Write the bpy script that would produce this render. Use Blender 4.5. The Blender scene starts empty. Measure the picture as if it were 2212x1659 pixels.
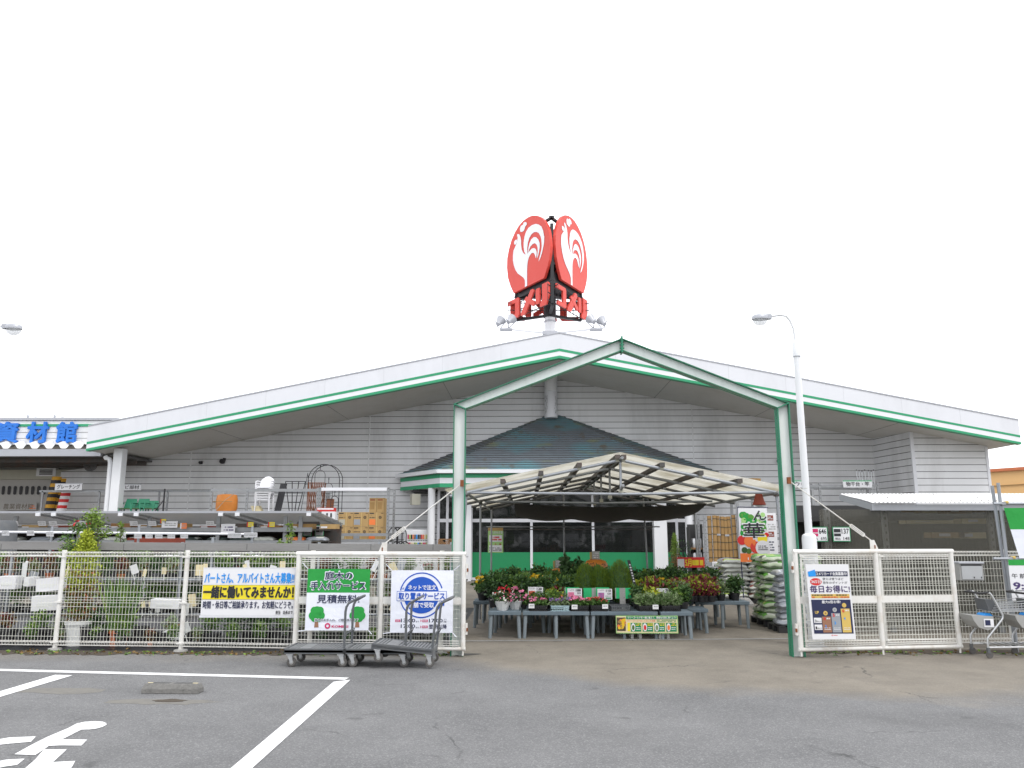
import bpy, bmesh, math, random
import numpy as np
from mathutils import Vector, Matrix
R = math.radians
SC = bpy.context.scene
COL = SC.collection
rnd = random.Random(7)

# ---------------------------------------------------------------- camera
EYE, FPX, PITCH, YAW = 1.75, 1721.0, R(10.7), R(1.0)
cam = bpy.data.cameras.new('camera')
cam.sensor_width = 36.0
cam.lens = 36.0 * FPX / 2212.0
cam.clip_start, cam.clip_end = 0.1, 2000
co = bpy.data.objects.new('camera', cam)
COL.objects.link(co)
co.location = (0, 0, EYE)
co.rotation_euler = (R(90) + PITCH, 0, YAW)
SC.camera = co

# ---------------------------------------------------------------- sky, sun, exposure
SUN_EL, SUN_AZ = R(56), R(145)      # high, thin overcast, from behind and beside the camera
w = bpy.data.worlds.new("World")
SC.world = w
w.use_nodes = True
nt = w.node_tree
bg = nt.nodes['Background']
sky = nt.nodes.new('ShaderNodeTexSky')
sky.sky_type = 'NISHITA'
sky.sun_disc = False
sky.sun_elevation = SUN_EL
sky.sun_rotation = SUN_AZ
sky.air_density, sky.dust_density = 1.0, 3.0
mx = nt.nodes.new('ShaderNodeMix')
mx.data_type = 'RGBA'
mx.inputs['Factor'].default_value = 0.86
mx.inputs['B'].default_value = (18.0, 18.25, 18.9, 1)      # the even white cloud layer
nt.links.new(sky.outputs['Color'], mx.inputs['A'])
nt.links.new(mx.outputs['Result'], bg.inputs['Color'])
bg.inputs['Strength'].default_value = 0.115
sl = bpy.data.lights.new('sun', 'SUN')
sl.energy = 1.2
sl.angle = R(16)
sl.color = (1.0, 0.97, 0.92)
so = bpy.data.objects.new('sun', sl)
COL.objects.link(so)
_d = Vector((math.sin(SUN_AZ) * math.cos(SUN_EL), math.cos(SUN_AZ) * math.cos(SUN_EL), math.sin(SUN_EL)))
so.rotation_euler = _d.to_track_quat('Z', 'Y').to_euler()
so.location = (0, 0, 60)
SC.view_settings.view_transform = 'Standard'
SC.view_settings.look = 'None'
SC.view_settings.exposure = 0.0
SC.view_settings.gamma = 1.0
SC.view_settings.use_curve_mapping = False
try:
    SC.cycles.use_denoising = True
    SC.cycles.max_bounces = 8
    SC.cycles.transparent_max_bounces = 24
except Exception:
    pass

# ---------------------------------------------------------------- survey helpers (photo measurements -> metres)
def ray(u, v):
    x, y = (u - 1106) / FPX, (829.5 - v) / FPX
    cp, sp = math.cos(PITCH), math.sin(PITCH)
    d = (x, cp - y * sp, sp + y * cp)
    c, s = math.cos(YAW), math.sin(YAW)
    return (d[0] * c - d[1] * s, d[0] * s + d[1] * c, d[2])
def at(u, v, Y):
    d = ray(u, v); t = Y / d[1]
    return Vector((d[0] * t, Y, EYE + d[2] * t))
def gr(u, v):
    d = ray(u, v); t = -EYE / d[2]
    return Vector((d[0] * t, d[1] * t, 0))

# ---------------------------------------------------------------- materials
MATS = {}
def mat(name, col, rough=0.55, metal=0.0, var=0.12, scale=4.0, bump=0.0, bscale=40.0, spec=0.4, dirt=None, dirt_amt=0.0, dirt_scale=1.5, stretch=(1, 1, 1)):
    m = bpy.data.materials.new(name); m.use_nodes = True
    n, l = m.node_tree.nodes, m.node_tree.links
    p = n['Principled BSDF']
    p.inputs['Roughness'].default_value = rough
    p.inputs['Metallic'].default_value = metal
    p.inputs['Specular IOR Level'].default_value = spec
    tc = n.new('ShaderNodeTexCoord')
    mp = n.new('ShaderNodeMapping'); mp.inputs['Scale'].default_value = stretch
    l.new(tc.outputs['Object'], mp.inputs['Vector'])
    no = n.new('ShaderNodeTexNoise'); no.inputs['Scale'].default_value = scale; no.inputs['Detail'].default_value = 6; no.inputs['Roughness'].default_value = 0.62
    l.new(mp.outputs[0], no.inputs['Vector'])
    r = n.new('ShaderNodeMix'); r.data_type = 'RGBA'
    r.inputs['A'].default_value = (*[c * (1 - var) for c in col], 1)
    r.inputs['B'].default_value = (*[min(1, c * (1 + var * 0.7)) for c in col], 1)
    l.new(no.outputs['Fac'], r.inputs['Factor'])
    out = r.outputs['Result']
    if dirt is not None:
        n2 = n.new('ShaderNodeTexNoise'); n2.inputs['Scale'].default_value = dirt_scale; n2.inputs['Detail'].default_value = 8; n2.inputs['Roughness'].default_value = 0.7
        l.new(mp.outputs[0], n2.inputs['Vector'])
        cr = n.new('ShaderNodeValToRGB'); cr.color_ramp.elements[0].position = 0.48; cr.color_ramp.elements[1].position = 0.78
        l.new(n2.outputs['Fac'], cr.inputs['Fac'])
        mu = n.new('ShaderNodeMath'); mu.operation = 'MULTIPLY'; mu.inputs[1].default_value = dirt_amt
        l.new(cr.outputs['Color'], mu.inputs[0])
        r2 = n.new('ShaderNodeMix'); r2.data_type = 'RGBA'; r2.inputs['B'].default_value = (*dirt, 1)
        l.new(out, r2.inputs['A']); l.new(mu.outputs[0], r2.inputs['Factor'])
        out = r2.outputs['Result']
    l.new(out, p.inputs['Base Color'])
    if bump > 0:
        n3 = n.new('ShaderNodeTexNoise'); n3.inputs['Scale'].default_value = bscale; n3.inputs['Detail'].default_value = 4
        l.new(mp.outputs[0], n3.inputs['Vector'])
        b = n.new('ShaderNodeBump'); b.inputs['Strength'].default_value = bump; b.inputs['Distance'].default_value = 0.02
        l.new(n3.outputs['Fac'], b.inputs['Height']); l.new(b.outputs['Normal'], p.inputs['Normal'])
    MATS[name] = m
    return m

GRIME = (0.16, 0.145, 0.12)
RUST = (0.22, 0.075, 0.03)
mat('white_panel', (0.68, 0.69, 0.725), 0.4, var=0.05, scale=.6, dirt=(.42, .42, .44), dirt_amt=.35, dirt_scale=.5, stretch=(1, 1, .3))
mat('white_bright', (0.74, 0.75, 0.78), 0.4, var=0.05)
mat('siding', (0.71, 0.715, 0.73), 0.5, var=0.07, scale=1.2, dirt=(.30, .30, .29), dirt_amt=.55, dirt_scale=.5, stretch=(1, 1, .22))
mat('siding_joint', (0.12, 0.12, 0.12), 0.8)
mat('soffit', (0.56, 0.55, 0.52), 0.6, var=0.08, dirt=(.38, .36, .3), dirt_amt=.5, dirt_scale=.3)
mat('sign_green', (0.025, 0.30, 0.14), 0.4, var=0.06)
mat('beam_green', (0.025, 0.21, 0.115), 0.45, var=0.14, dirt=(.07, .24, .19), dirt_amt=.5, dirt_scale=2)
mat('beam_white', (0.78, 0.79, 0.78), 0.5, var=0.05, dirt=(.42, .43, .4), dirt_amt=.35, dirt_scale=1.5, stretch=(3, 3, .5))
mat('fence_white', (0.72, 0.71, 0.68), 0.5, var=0.06, dirt=(.45, .36, .26), dirt_amt=.6, dirt_scale=5)
mat('wire_white', (0.72, 0.72, 0.66), 0.5, var=0.1)
mat('rust', RUST, 0.9, var=.4, scale=20)
mat('steel', (0.30, 0.31, 0.32), 0.5, metal=.35, var=0.2, scale=9, dirt=(.2, .19, .17), dirt_amt=.5, dirt_scale=4)
mat('steel_dark', (0.10, 0.095, 0.09), 0.7, metal=.1, var=.35, scale=8, dirt=RUST, dirt_amt=.5, dirt_scale=3)
mat('pipe_grey', (0.34, 0.36, 0.39), 0.45, metal=.45, var=0.15, scale=6, dirt=(.2, .2, .2), dirt_amt=.5, dirt_scale=3)
mat('black_paint', (0.022, 0.022, 0.025), 0.5, var=.3)
mat('black_plastic', (0.03, 0.03, 0.032), 0.5, var=.3)
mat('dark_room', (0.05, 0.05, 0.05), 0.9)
mat('grey_plastic', (0.33, 0.33, 0.32), 0.5, var=.08)
mat('trolley_grey', (0.105, 0.112, 0.12), 0.5, var=.2, scale=10, dirt=(.2, .19, .17), dirt_amt=.4, dirt_scale=6)
mat('deck_grey', (0.20, 0.205, 0.21), 0.6, var=.2, scale=12, dirt=(.1, .1, .1), dirt_amt=.5, dirt_scale=6)
mat('rubber', (0.10, 0.095, 0.09), 0.8, var=.2)
mat('zinc', (0.55, 0.56, 0.57), 0.35, metal=.7, var=.12)
mat('table_blue', (0.125, 0.165, 0.195), 0.55, var=.15, scale=5, dirt=(.24, .27, .28), dirt_amt=.5, dirt_scale=3)
mat('table_grey', (0.21, 0.245, 0.265), 0.55, var=.15, scale=5)
mat('line_white', (0.74, 0.74, 0.74), 0.7, var=.08, scale=12, dirt=(.26, .26, .26), dirt_amt=.5, dirt_scale=14)
mat('patch', (0.17, 0.162, 0.145), 0.9, var=.25, scale=9, dirt=(.11, .11, .11), dirt_amt=.7, dirt_scale=7)
mat('concrete', (0.34, 0.335, 0.32), 0.85, var=.2, scale=10, bump=.4, dirt=(.16, .15, .14), dirt_amt=.6, dirt_scale=5)
mat('timber_grey', (0.26, 0.255, 0.25), 0.8, var=.22, scale=6, bump=.3, dirt=(.13, .12, .12), dirt_amt=.6, dirt_scale=3, stretch=(.25, 1, 2))
mat('wood', (0.30, 0.16, 0.07), 0.7, var=.25, scale=8)
mat('carton', (0.42, 0.275, 0.115), 0.75, var=.08, scale=3)
mat('carton_dark', (0.33, 0.20, 0.075), 0.75, var=.1, scale=3)
mat('tape', (0.62, 0.48, 0.2), 0.4)
mat('orange_wrap', (0.62, 0.22, 0.04), 0.4, var=.2, scale=6, bump=.3, bscale=12)
mat('terracotta', (0.46, 0.14, 0.06), 0.7, var=.2, scale=8)
mat('red_brown', (0.30, 0.06, 0.035), 0.65, var=.2, scale=8)
mat('brick_red', (0.24, 0.05, 0.03), 0.7, var=.25, scale=8)
mat('sign_red', (0.62, 0.062, 0.045), 0.45, var=.05, scale=1, dirt=(.62, .11, .09), dirt_amt=.6, dirt_scale=.6, spec=.25)
mat('red', (0.62, 0.03, 0.03), 0.5, var=.08)
mat('crimson', (0.55, 0.02, 0.12), 0.5, var=.05)
mat('orange', (0.80, 0.20, 0.05), 0.5, var=.08)
mat('paper', (0.72, 0.72, 0.74), 0.55, var=.03)
mat('cloth_white', (0.74, 0.76, 0.84), 0.7, var=.05, bump=1.0, bscale=5, dirt=(.60, .60, .62), dirt_amt=.4, dirt_scale=2)
mat('cloth_green', (0.02, 0.30, 0.05), 0.7, var=.12, scale=2, bump=1.0, bscale=5)
mat('pipe_shade', (0.15, 0.15, 0.15), 0.6, metal=.2, var=.3, scale=7, dirt=(.09, .075, .06), dirt_amt=.6, dirt_scale=4)  # darker pipe colour for the inner rafters, shade painted in
mat('ink', (0.025, 0.025, 0.03), 0.6)
mat('navy', (0.02, 0.025, 0.075), 0.5)
mat('purple_ink', (0.06, 0.035, 0.13), 0.5)
mat('blue_ink', (0.012, 0.085, 0.46), 0.5)
mat('sky_blue', (0.02, 0.28, 0.75), 0.5)
mat('letter_blue', (0.02, 0.17, 0.62), 0.45)
mat('yellow', (0.80, 0.66, 0.03), 0.5)
mat('card_green', (0.02, 0.46, 0.16), 0.5)
mat('wall_green', (0.012, 0.225, 0.085), 0.5, var=.05)
mat('pale_green', (0.36, 0.60, 0.22), 0.5)
mat('cream', (0.72, 0.62, 0.38), 0.6)
mat('gold', (0.62, 0.44, 0.12), 0.45)
mat('bronze', (0.30, 0.15, 0.09), 0.45)
mat('silver', (0.30, 0.32, 0.35), 0.45)
mat('pink', (0.75, 0.2, 0.32), 0.5)
mat('lamp_grey', (0.40, 0.41, 0.44), 0.4, metal=.3)
mat('lamp_white', (0.74, 0.75, 0.77), 0.4, var=.04)
mat('beige', (0.42, 0.41, 0.34), 0.5)
mat('orange_wall', (0.60, 0.37, 0.16), 0.6, var=.05, scale=.6)
mat('roof_metal', (0.50, 0.51, 0.53), 0.4, metal=.2, var=.08)
mat('corrugated_white', (0.74, 0.74, 0.72), 0.5, var=.05, dirt=(.5, .49, .46), dirt_amt=.5, dirt_scale=2)
mat('wing_wall', (0.40, 0.39, 0.375), 0.7, var=.06, scale=1)
mat('reed', (0.36, 0.22, 0.085), 0.75, var=.3, scale=10, stretch=(6, 6, .4))
mat('wheelstop', (0.19, 0.185, 0.175), 0.9, var=.3, scale=14, bump=.5, dirt=(.08, .08, .075), dirt_amt=.7, dirt_scale=9)
mat('damp_shade', (.055, .053, .05), .6, var=.3, scale=5)
mat('net', (0.075, 0.073, 0.068), 0.9, var=.3, scale=20)
mat('soil', (0.07, 0.055, 0.04), 0.95, var=.4, scale=20)
mat('bag_white', (0.54, 0.56, 0.51), 0.35, var=.2, scale=5, dirt=(.3, .31, .28), dirt_amt=.5, dirt_scale=5)
mat('bag_leaf', (0.30, 0.37, 0.24), 0.35, var=.5, scale=7, dirt=(.62, .64, .58), dirt_amt=.8, dirt_scale=5)
mat('bag_grey', (0.25, 0.27, 0.30), 0.35, var=.15, scale=4)
mat('bag_green', (0.10, 0.30, 0.045), 0.35, var=.2, scale=5)
mat('bag_dark', (0.045, 0.06, 0.055), 0.35, var=.25, scale=5)
mat('bag_lime', (0.40, 0.52, 0.10), 0.35, var=.2, scale=5)
mat('pot_white', (0.70, 0.71, 0.70), 0.45, var=.05)
mat('trellis_brown', (0.20, 0.07, 0.03), 0.6, var=.2)
mat('bark', (0.10, 0.075, 0.05), 0.9, var=.3)
def leafmat(name, col, var=.45):
    m = mat(name, col, 0.55, var=var, scale=9, spec=.3)
    p = m.node_tree.nodes['Principled BSDF']
    p.inputs['Subsurface Weight'].default_value = 0.0
leafmat('leaf_dark', (0.045, 0.098, 0.032))
leafmat('leaf_mid', (0.088, 0.175, 0.04))
leafmat('leaf_light', (0.18, 0.28, 0.045))
leafmat('leaf_lime', (0.34, 0.40, 0.035))
leafmat('leaf_pale', (0.20, 0.27, 0.13))
leafmat('leaf_red', (0.20, 0.04, 0.045))
leafmat('leaf_brown', (0.19, 0.12, 0.04))
leafmat('kochia', (0.12, 0.19, 0.014), .35)
leafmat('fl_pink', (0.72, 0.20, 0.35), .2)
leafmat('fl_red', (0.58, 0.02, 0.04), .2)
leafmat('fl_white', (0.75, 0.75, 0.70), .08)
leafmat('fl_yellow', (0.75, 0.48, 0.02), .15)
leafmat('fl_purple', (0.22, 0.12, 0.35), .2)
leafmat('fl_coral', (0.66, 0.12, 0.10), .2)

def glassmat(name, tint, alpha, rough=0.03, spec=0.5):
    """thin pane: part see-through, part reflecting"""
    m = bpy.data.materials.new(name); m.use_nodes = True
    n, l = m.node_tree.nodes, m.node_tree.links
    p = n['Principled BSDF']
    p.inputs['Base Color'].default_value = (*tint, 1)
    p.inputs['Roughness'].default_value = rough
    p.inputs['Specular IOR Level'].default_value = spec
    t = n.new('ShaderNodeBsdfTransparent'); t.inputs['Color'].default_value = (*[min(1, .55 + c) for c in tint], 1)
    ms = n.new('ShaderNodeMixShader'); ms.inputs['Fac'].default_value = alpha
    l.new(t.outputs[0], ms.inputs[1]); l.new(p.outputs[0], ms.inputs[2])
    l.new(ms.outputs[0], n['Material Output'].inputs['Surface'])
    MATS[name] = m
glassmat('shop_glass', (0.02, 0.022, 0.022), .55)
glassmat('smoked_sheet', (0.14, 0.135, 0.115), .52, .25, .3)
glassmat('awning_sheet', (0.30, 0.30, 0.295), .62, .3, .3)
glassmat('lamp_glass', (0.7, 0.72, 0.74), .45, .05)

def canopymat():
    m = bpy.data.materials.new('canopy_sheet'); m.use_nodes = True
    n, l = m.node_tree.nodes, m.node_tree.links
    p = n['Principled BSDF']
    tc = n.new('ShaderNodeTexCoord'); no = n.new('ShaderNodeTexNoise'); no.inputs['Scale'].default_value = 1.3; no.inputs['Detail'].default_value = 7
    l.new(tc.outputs['Object'], no.inputs['Vector'])
    cr = n.new('ShaderNodeValToRGB')
    cr.color_ramp.elements[0].color = (0.38, 0.345, 0.255, 1); cr.color_ramp.elements[0].position = .33
    cr.color_ramp.elements[1].color = (0.66, 0.64, 0.565, 1); cr.color_ramp.elements[1].position = .56
    l.new(no.outputs['Fac'], cr.inputs['Fac'])
    l.new(cr.outputs['Color'], p.inputs['Base Color']); p.inputs['Roughness'].default_value = .6
    t = n.new('ShaderNodeBsdfTranslucent'); l.new(cr.outputs['Color'], t.inputs['Color'])
    ms = n.new('ShaderNodeMixShader'); ms.inputs['Fac'].default_value = .55
    l.new(p.outputs[0], ms.inputs[1]); l.new(t.outputs[0], ms.inputs[2])
    l.new(ms.outputs[0], n['Material Output'].inputs['Surface'])
    MATS['canopy_sheet'] = m
canopymat()

def roof_tile_mat():
    m = mat('porch_tile', (0.155, 0.18, 0.205), 0.7, var=.3, scale=3, bump=.2)
    n, l = m.node_tree.nodes, m.node_tree.links
    p = n['Principled BSDF']; src = p.inputs['Base Color'].links[0].from_socket
    tc = n.new('ShaderNodeTexCoord')
    for sc, lo, hi, col, stretch in ((.55, .45, .62, (.12, .255, .29), (1, 1, 2.2)), (.8, .58, .72, (.21, .235, .12), (1, 1, 3.5)), (2.5, .60, .74, (.13, .11, .085), (1, 1, .4))):
        mp = n.new('ShaderNodeMapping'); mp.inputs['Scale'].default_value = stretch; mp.inputs['Location'].default_value = (sc * 7, 3, 1)
        l.new(tc.outputs['Object'], mp.inputs['Vector'])
        no = n.new('ShaderNodeTexNoise'); no.inputs['Scale'].default_value = sc; no.inputs['Detail'].default_value = 6
        l.new(mp.outputs[0], no.inputs['Vector'])
        cr = n.new('ShaderNodeValToRGB'); cr.color_ramp.elements[0].position = lo; cr.color_ramp.elements[1].position = hi
        l.new(no.outputs['Fac'], cr.inputs['Fac'])
        r2 = n.new('ShaderNodeMix'); r2.data_type = 'RGBA'; r2.inputs['B'].default_value = (*col, 1)
        l.new(src, r2.inputs['A']); l.new(cr.outputs['Color'], r2.inputs['Factor']); src = r2.outputs['Result']
    l.new(src, p.inputs['Base Color'])
roof_tile_mat()

def asphalt_mat():
    m = bpy.data.materials.new('asphalt'); m.use_nodes = True
    n, l = m.node_tree.nodes, m.node_tree.links
    p = n['Principled BSDF']; p.inputs['Roughness'].default_value = .85; p.inputs['Specular IOR Level'].default_value = .25
    tc = n.new('ShaderNodeTexCoord')
    def noise(sc, det=6, rough=.6):
        a = n.new('ShaderNodeTexNoise'); a.inputs['Scale'].default_value = sc; a.inputs['Detail'].default_value = det; a.inputs['Roughness'].default_value = rough
        l.new(tc.outputs['Object'], a.inputs['Vector']); return a
    def ramp(src, a, b):
        c = n.new('ShaderNodeMapRange'); c.inputs['From Min'].default_value = a; c.inputs['From Max'].default_value = b
        l.new(src, c.inputs['Value']); return c.outputs[0]
    def mixc(A, B, f):
        x = n.new('ShaderNodeMix'); x.data_type = 'RGBA'
        for k, v in (('A', A), ('B', B)):
            if isinstance(v, tuple): x.inputs[k].default_value = (*v, 1)
            else: l.new(v, x.inputs[k])
        if isinstance(f, float): x.inputs['Factor'].default_value = f
        else: l.new(f, x.inputs['Factor'])
        return x.outputs['Result']
    def math_(op, a, b=None):
        x = n.new('ShaderNodeMath'); x.operation = op
        for i, v in enumerate((a, b)):
            if v is None: continue
            if isinstance(v, (int, float)): x.inputs[i].default_value = v
            else: l.new(v, x.inputs[i])
        return x.outputs[0]
    base = mixc((.120, .120, .122), (.182, .182, .183), ramp(noise(.7, 9, .68).outputs['Fac'], .3, .7))
    vo = n.new('ShaderNodeTexVoronoi'); vo.inputs['Scale'].default_value = 74; l.new(tc.outputs['Object'], vo.inputs['Vector'])
    stone = ramp(vo.outputs['Color'], .55, .95)
    base = mixc(base, (.30, .30, .295), math_('MULTIPLY', stone, .55))
    vo2 = n.new('ShaderNodeTexVoronoi'); vo2.inputs['Scale'].default_value = 21; l.new(tc.outputs['Object'], vo2.inputs['Vector'])
    big = ramp(vo2.outputs['Distance'], .16, .05)
    base = mixc(base, (.38, .375, .36), math_('MULTIPLY', big, .35))
    base = mixc(base, (.05, .05, .052), math_('MULTIPLY', ramp(noise(90, 2).outputs['Fac'], .5, .68), .5))
    # trodden, dusty brown apron before and through the entrance
    sx = n.new('ShaderNodeSeparateXYZ'); l.new(tc.outputs['Object'], sx.inputs[0])
    no = noise(.55, 5).outputs['Fac']
    edge = math_('ADD', math_('MULTIPLY', no, 2.2), -1.1)
    yy = math_('ADD', sx.outputs['Y'], edge)
    # ellipse around (4.2, 13)
    ex = math_('DIVIDE', math_('SUBTRACT', sx.outputs['X'], 5.0), 7.4)
    ey = math_('DIVIDE', math_('SUBTRACT', yy, 14.2), 5.3)
    q = math_('ADD', math_('MULTIPLY', ex, ex), math_('MULTIPLY', ey, ey))
    inside = ramp(q, 1.0, .72)
    inside2 = math_('MAXIMUM', inside, ramp(yy, .0, 1.0))
    yramp = n.new('ShaderNodeMapRange'); yramp.inputs['From Min'].default_value = 11.6; yramp.inputs['From Max'].default_value = 13.2
    l.new(yy, yramp.inputs['Value'])
    f = math_('MAXIMUM', inside, yramp.outputs[0])
    dusty = mixc((.165, .145, .117), (.240, .211, .168), ramp(noise(1.4, 8, .7).outputs['Fac'], .3, .7))
    dusty = mixc(dusty, (.30, .27, .22), math_('MULTIPLY', stone, .3))
    dusty = mixc(dusty, (.13, .11, .085), math_('MULTIPLY', ramp(noise(.9, 6).outputs['Fac'], .52, .70), .55))
    base = mixc(base, dusty, math_('MULTIPLY', f, .80))
    base = mixc(base, (.085, .085, .085), math_('MULTIPLY', ramp(noise(.38, 6).outputs['Fac'], .57, .70), .35))
    vc = n.new('ShaderNodeTexVoronoi'); vc.feature = 'DISTANCE_TO_EDGE'; vc.inputs['Scale'].default_value = .45
    wv_ = n.new('ShaderNodeVectorMath'); wv_.operation = 'MULTIPLY_ADD'; l.new(noise(2.5, 5).outputs['Color'], wv_.inputs[0]); wv_.inputs[1].default_value = (.5, .5, 0); l.new(tc.outputs['Object'], wv_.inputs[2]); l.new(wv_.outputs[0], vc.inputs['Vector'])
    crack = math_('MULTIPLY', ramp(vc.outputs['Distance'], .006, .002), ramp(noise(.5, 3).outputs['Fac'], .52, .6))
    base = mixc(base, (.04, .04, .04), math_('MULTIPLY', crack, .6))
    spot = n.new('ShaderNodeTexVoronoi'); spot.inputs['Scale'].default_value = 1.1; l.new(wv_.outputs[0], spot.inputs['Vector'])
    base = mixc(base, (.05, .05, .05), math_('MULTIPLY', ramp(spot.outputs['Distance'], .10, .04), .45))
    l.new(base, p.inputs['Base Color'])
    b = n.new('ShaderNodeBump'); b.inputs['Strength'].default_value = .5; b.inputs['Distance'].default_value = .008
    l.new(vo.outputs['Distance'], b.inputs['Height']); l.new(b.outputs['Normal'], p.inputs['Normal'])
    MATS['asphalt'] = m
asphalt_mat()

# ---------------------------------------------------------------- mesh builder
WORLD = {}
_txt = {}
def text_mesh(s, bold):
    key = (s, bold)
    if key not in _txt:
        c = bpy.data.curves.new('t', 'FONT'); c.body = s; c.resolution_u = 2; c.offset = bold; c.size = 1
        o = bpy.data.objects.new('t', c); COL.objects.link(o)
        dg = bpy.context.evaluated_depsgraph_get(); dg.update()
        me = bpy.data.meshes.new_from_object(o.evaluated_get(dg))
        V = [(v.co.x, v.co.y) for v in me.vertices]; F = [tuple(p.vertices) for p in me.polygons]
        bpy.data.objects.remove(o); bpy.data.curves.remove(c); bpy.data.meshes.remove(me)
        if V:
            x0, x1 = min(a for a, b in V), max(a for a, b in V); y0, y1 = min(b for a, b in V), max(b for a, b in V)
            V = [((a - x0) / max(1e-6, x1 - x0), (b - y0) / max(1e-6, y1 - y0)) for a, b in V]
        _txt[key] = (V, F)
    return _txt[key]

class MB:
    def __init__(s): s.v = []; s.f = []; s.m = []; s.slots = []
    def slot(s, name):
        if name not in s.slots: s.slots.append(name)
        return s.slots.index(name)
    def add(s, V, F, m):
        b = len(s.v); s.v += [tuple(p) for p in V]; k = s.slot(m)
        for f in F: s.f.append(tuple(b + i for i in f)); s.m.append(k)
    def box(s, x0, y0, z0, x1, y1, z1, m):
        x0, x1 = min(x0, x1), max(x0, x1); y0, y1 = min(y0, y1), max(y0, y1); z0, z1 = min(z0, z1), max(z0, z1)
        s.add([(x0, y0, z0), (x1, y0, z0), (x1, y1, z0), (x0, y1, z0), (x0, y0, z1), (x1, y0, z1), (x1, y1, z1), (x0, y1, z1)],
              [(0, 3, 2, 1), (4, 5, 6, 7), (0, 1, 5, 4), (1, 2, 6, 5), (2, 3, 7, 6), (3, 0, 4, 7)], m)
    def obox(s, c, size, M, m):
        hx, hy, hz = [a / 2 for a in size]; c = Vector(c)
        P = [c + M @ Vector(p) for p in ((-hx, -hy, -hz), (hx, -hy, -hz), (hx, hy, -hz), (-hx, hy, -hz), (-hx, -hy, hz), (hx, -hy, hz), (hx, hy, hz), (-hx, hy, hz))]
        s.add(P, [(0, 3, 2, 1), (4, 5, 6, 7), (0, 1, 5, 4), (1, 2, 6, 5), (2, 3, 7, 6), (3, 0, 4, 7)], m)
    def bar(s, a, b, w, h, m, up=(0, 0, 1)):
        """rectangular bar from a to b"""
        a, b = Vector(a), Vector(b); d = b - a; L = d.length; d.normalize(); up = Vector(up)
        x = d.cross(up)
        if x.length < 1e-4: x = d.cross(Vector((0, 1, 0)))
        x.normalize(); z = x.cross(d)
        s.obox((a + b) / 2, (w, L, h), Matrix((x, d, z)).transposed(), m)
    def tube(s, a, b, r, m, n=8, r2=None, caps=True):
        s.path([a, b], r, m, n, r2=r2, caps=caps)
    def path(s, pts, r, m, n=6, r2=None, caps=True, closed=False):
        P = [Vector(p) for p in pts]; k = len(P); V = []; prev = None
        for i in range(k):
            if closed: d = P[(i + 1) % k] - P[i - 1]
            else: d = P[min(i + 1, k - 1)] - P[max(i - 1, 0)]
            if d.length < 1e-9: d = Vector((0, 0, 1))
            d.normalize()
            if prev is None:
                a = Vector((0, 0, 1)) if abs(d.z) < .9 else Vector((0, 1, 0))
                x = d.cross(a).normalized()
            else:
                x = prev - d * prev.dot(d)
                x = x.normalized() if x.length > 1e-6 else d.cross(Vector((0, 0, 1))).normalized()
            prev = x; y = d.cross(x)
            rr = r if r2 is None else r + (r2 - r) * i / (k - 1)
            for j in range(n):
                t = 2 * math.pi * (j + .5) / n
                V.append(P[i] + (x * math.cos(t) + y * math.sin(t)) * rr)
        F = []
        for i in range(k if closed else k - 1):
            for j in range(n):
                a, b = i * n + j, i * n + (j + 1) % n; c, d_ = ((i + 1) % k) * n + (j + 1) % n, ((i + 1) % k) * n + j
                F.append((a, b, c, d_))
        if caps and not closed:
            F.append(tuple(reversed(range(n)))); F.append(tuple((k - 1) * n + j for j in range(n)))
        s.add(V, F, m)
    def lathe(s, prof, c, m, n=14, sx=1, sy=1, close=True):
        V = []; F = []; c = Vector(c)
        for r, z in prof:
            for j in range(n):
                t = 2 * math.pi * j / n
                V.append((c.x + r * sx * math.cos(t), c.y + r * sy * math.sin(t), c.z + z))
        for i in range(len(prof) - 1):
            for j in range(n):
                F.append((i * n + j, i * n + (j + 1) % n, (i + 1) * n + (j + 1) % n, (i + 1) * n + j))
        if close:
            F.append(tuple(reversed(range(n)))); F.append(tuple((len(prof) - 1) * n + j for j in range(n)))
        s.add(V, F, m)
    def prism(s, pts, d, m):
        """closed polygon of 3D points pushed along d"""
        k = len(pts); d = Vector(d)
        V = [Vector(p) for p in pts] + [Vector(p) + d for p in pts]
        F = [tuple(range(k)), tuple(reversed(range(k, 2 * k)))] + [(i, k + i, k + (i + 1) % k, (i + 1) % k) for i in range(k)]
        s.add(V, F, m)
    def quad(s, p, m): s.add(p, [tuple(range(len(p)))], m)
    def sheet(s, fn, nu, nv, m):
        V = [fn(i / nu, j / nv) for j in range(nv + 1) for i in range(nu + 1)]
        F = [(j * (nu + 1) + i, j * (nu + 1) + i + 1, (j + 1) * (nu + 1) + i + 1, (j + 1) * (nu + 1) + i) for j in range(nv) for i in range(nu)]
        s.add(V, F, m)
    def leaves(s, c, rad, n, size, m, seed=0, shell=.35, flat=0.0, asp=.5):
        """n small leaf blades spread through an ellipsoid"""
        g = np.random.default_rng(seed); d = g.normal(size=(n, 3)); d /= np.linalg.norm(d, axis=1)[:, None]
        rr = (shell + (1 - shell) * g.random(n) ** .6)[:, None]
        lump = (1 + .22 * np.sin(d[:, :1] * 5 + seed) * np.cos(d[:, 2:] * 6 + seed * 2) + .12 * g.normal(size=(n, 1)))
        P = np.array(c) + d * rr * lump * np.array(rad)
        a = d + g.normal(size=(n, 3)) * .7; a[:, 2] *= (1 - flat); a /= np.linalg.norm(a, axis=1)[:, None]
        b = np.cross(a, g.normal(size=(n, 3))); b /= np.linalg.norm(b, axis=1)[:, None] + 1e-9
        L = size * (.6 + .8 * g.random((n, 1)))
        V = np.stack([P - a * L * .5, P + b * L * asp * .5, P + a * L * .5, P - b * L * asp * .5], 1).reshape(-1, 3)
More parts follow.
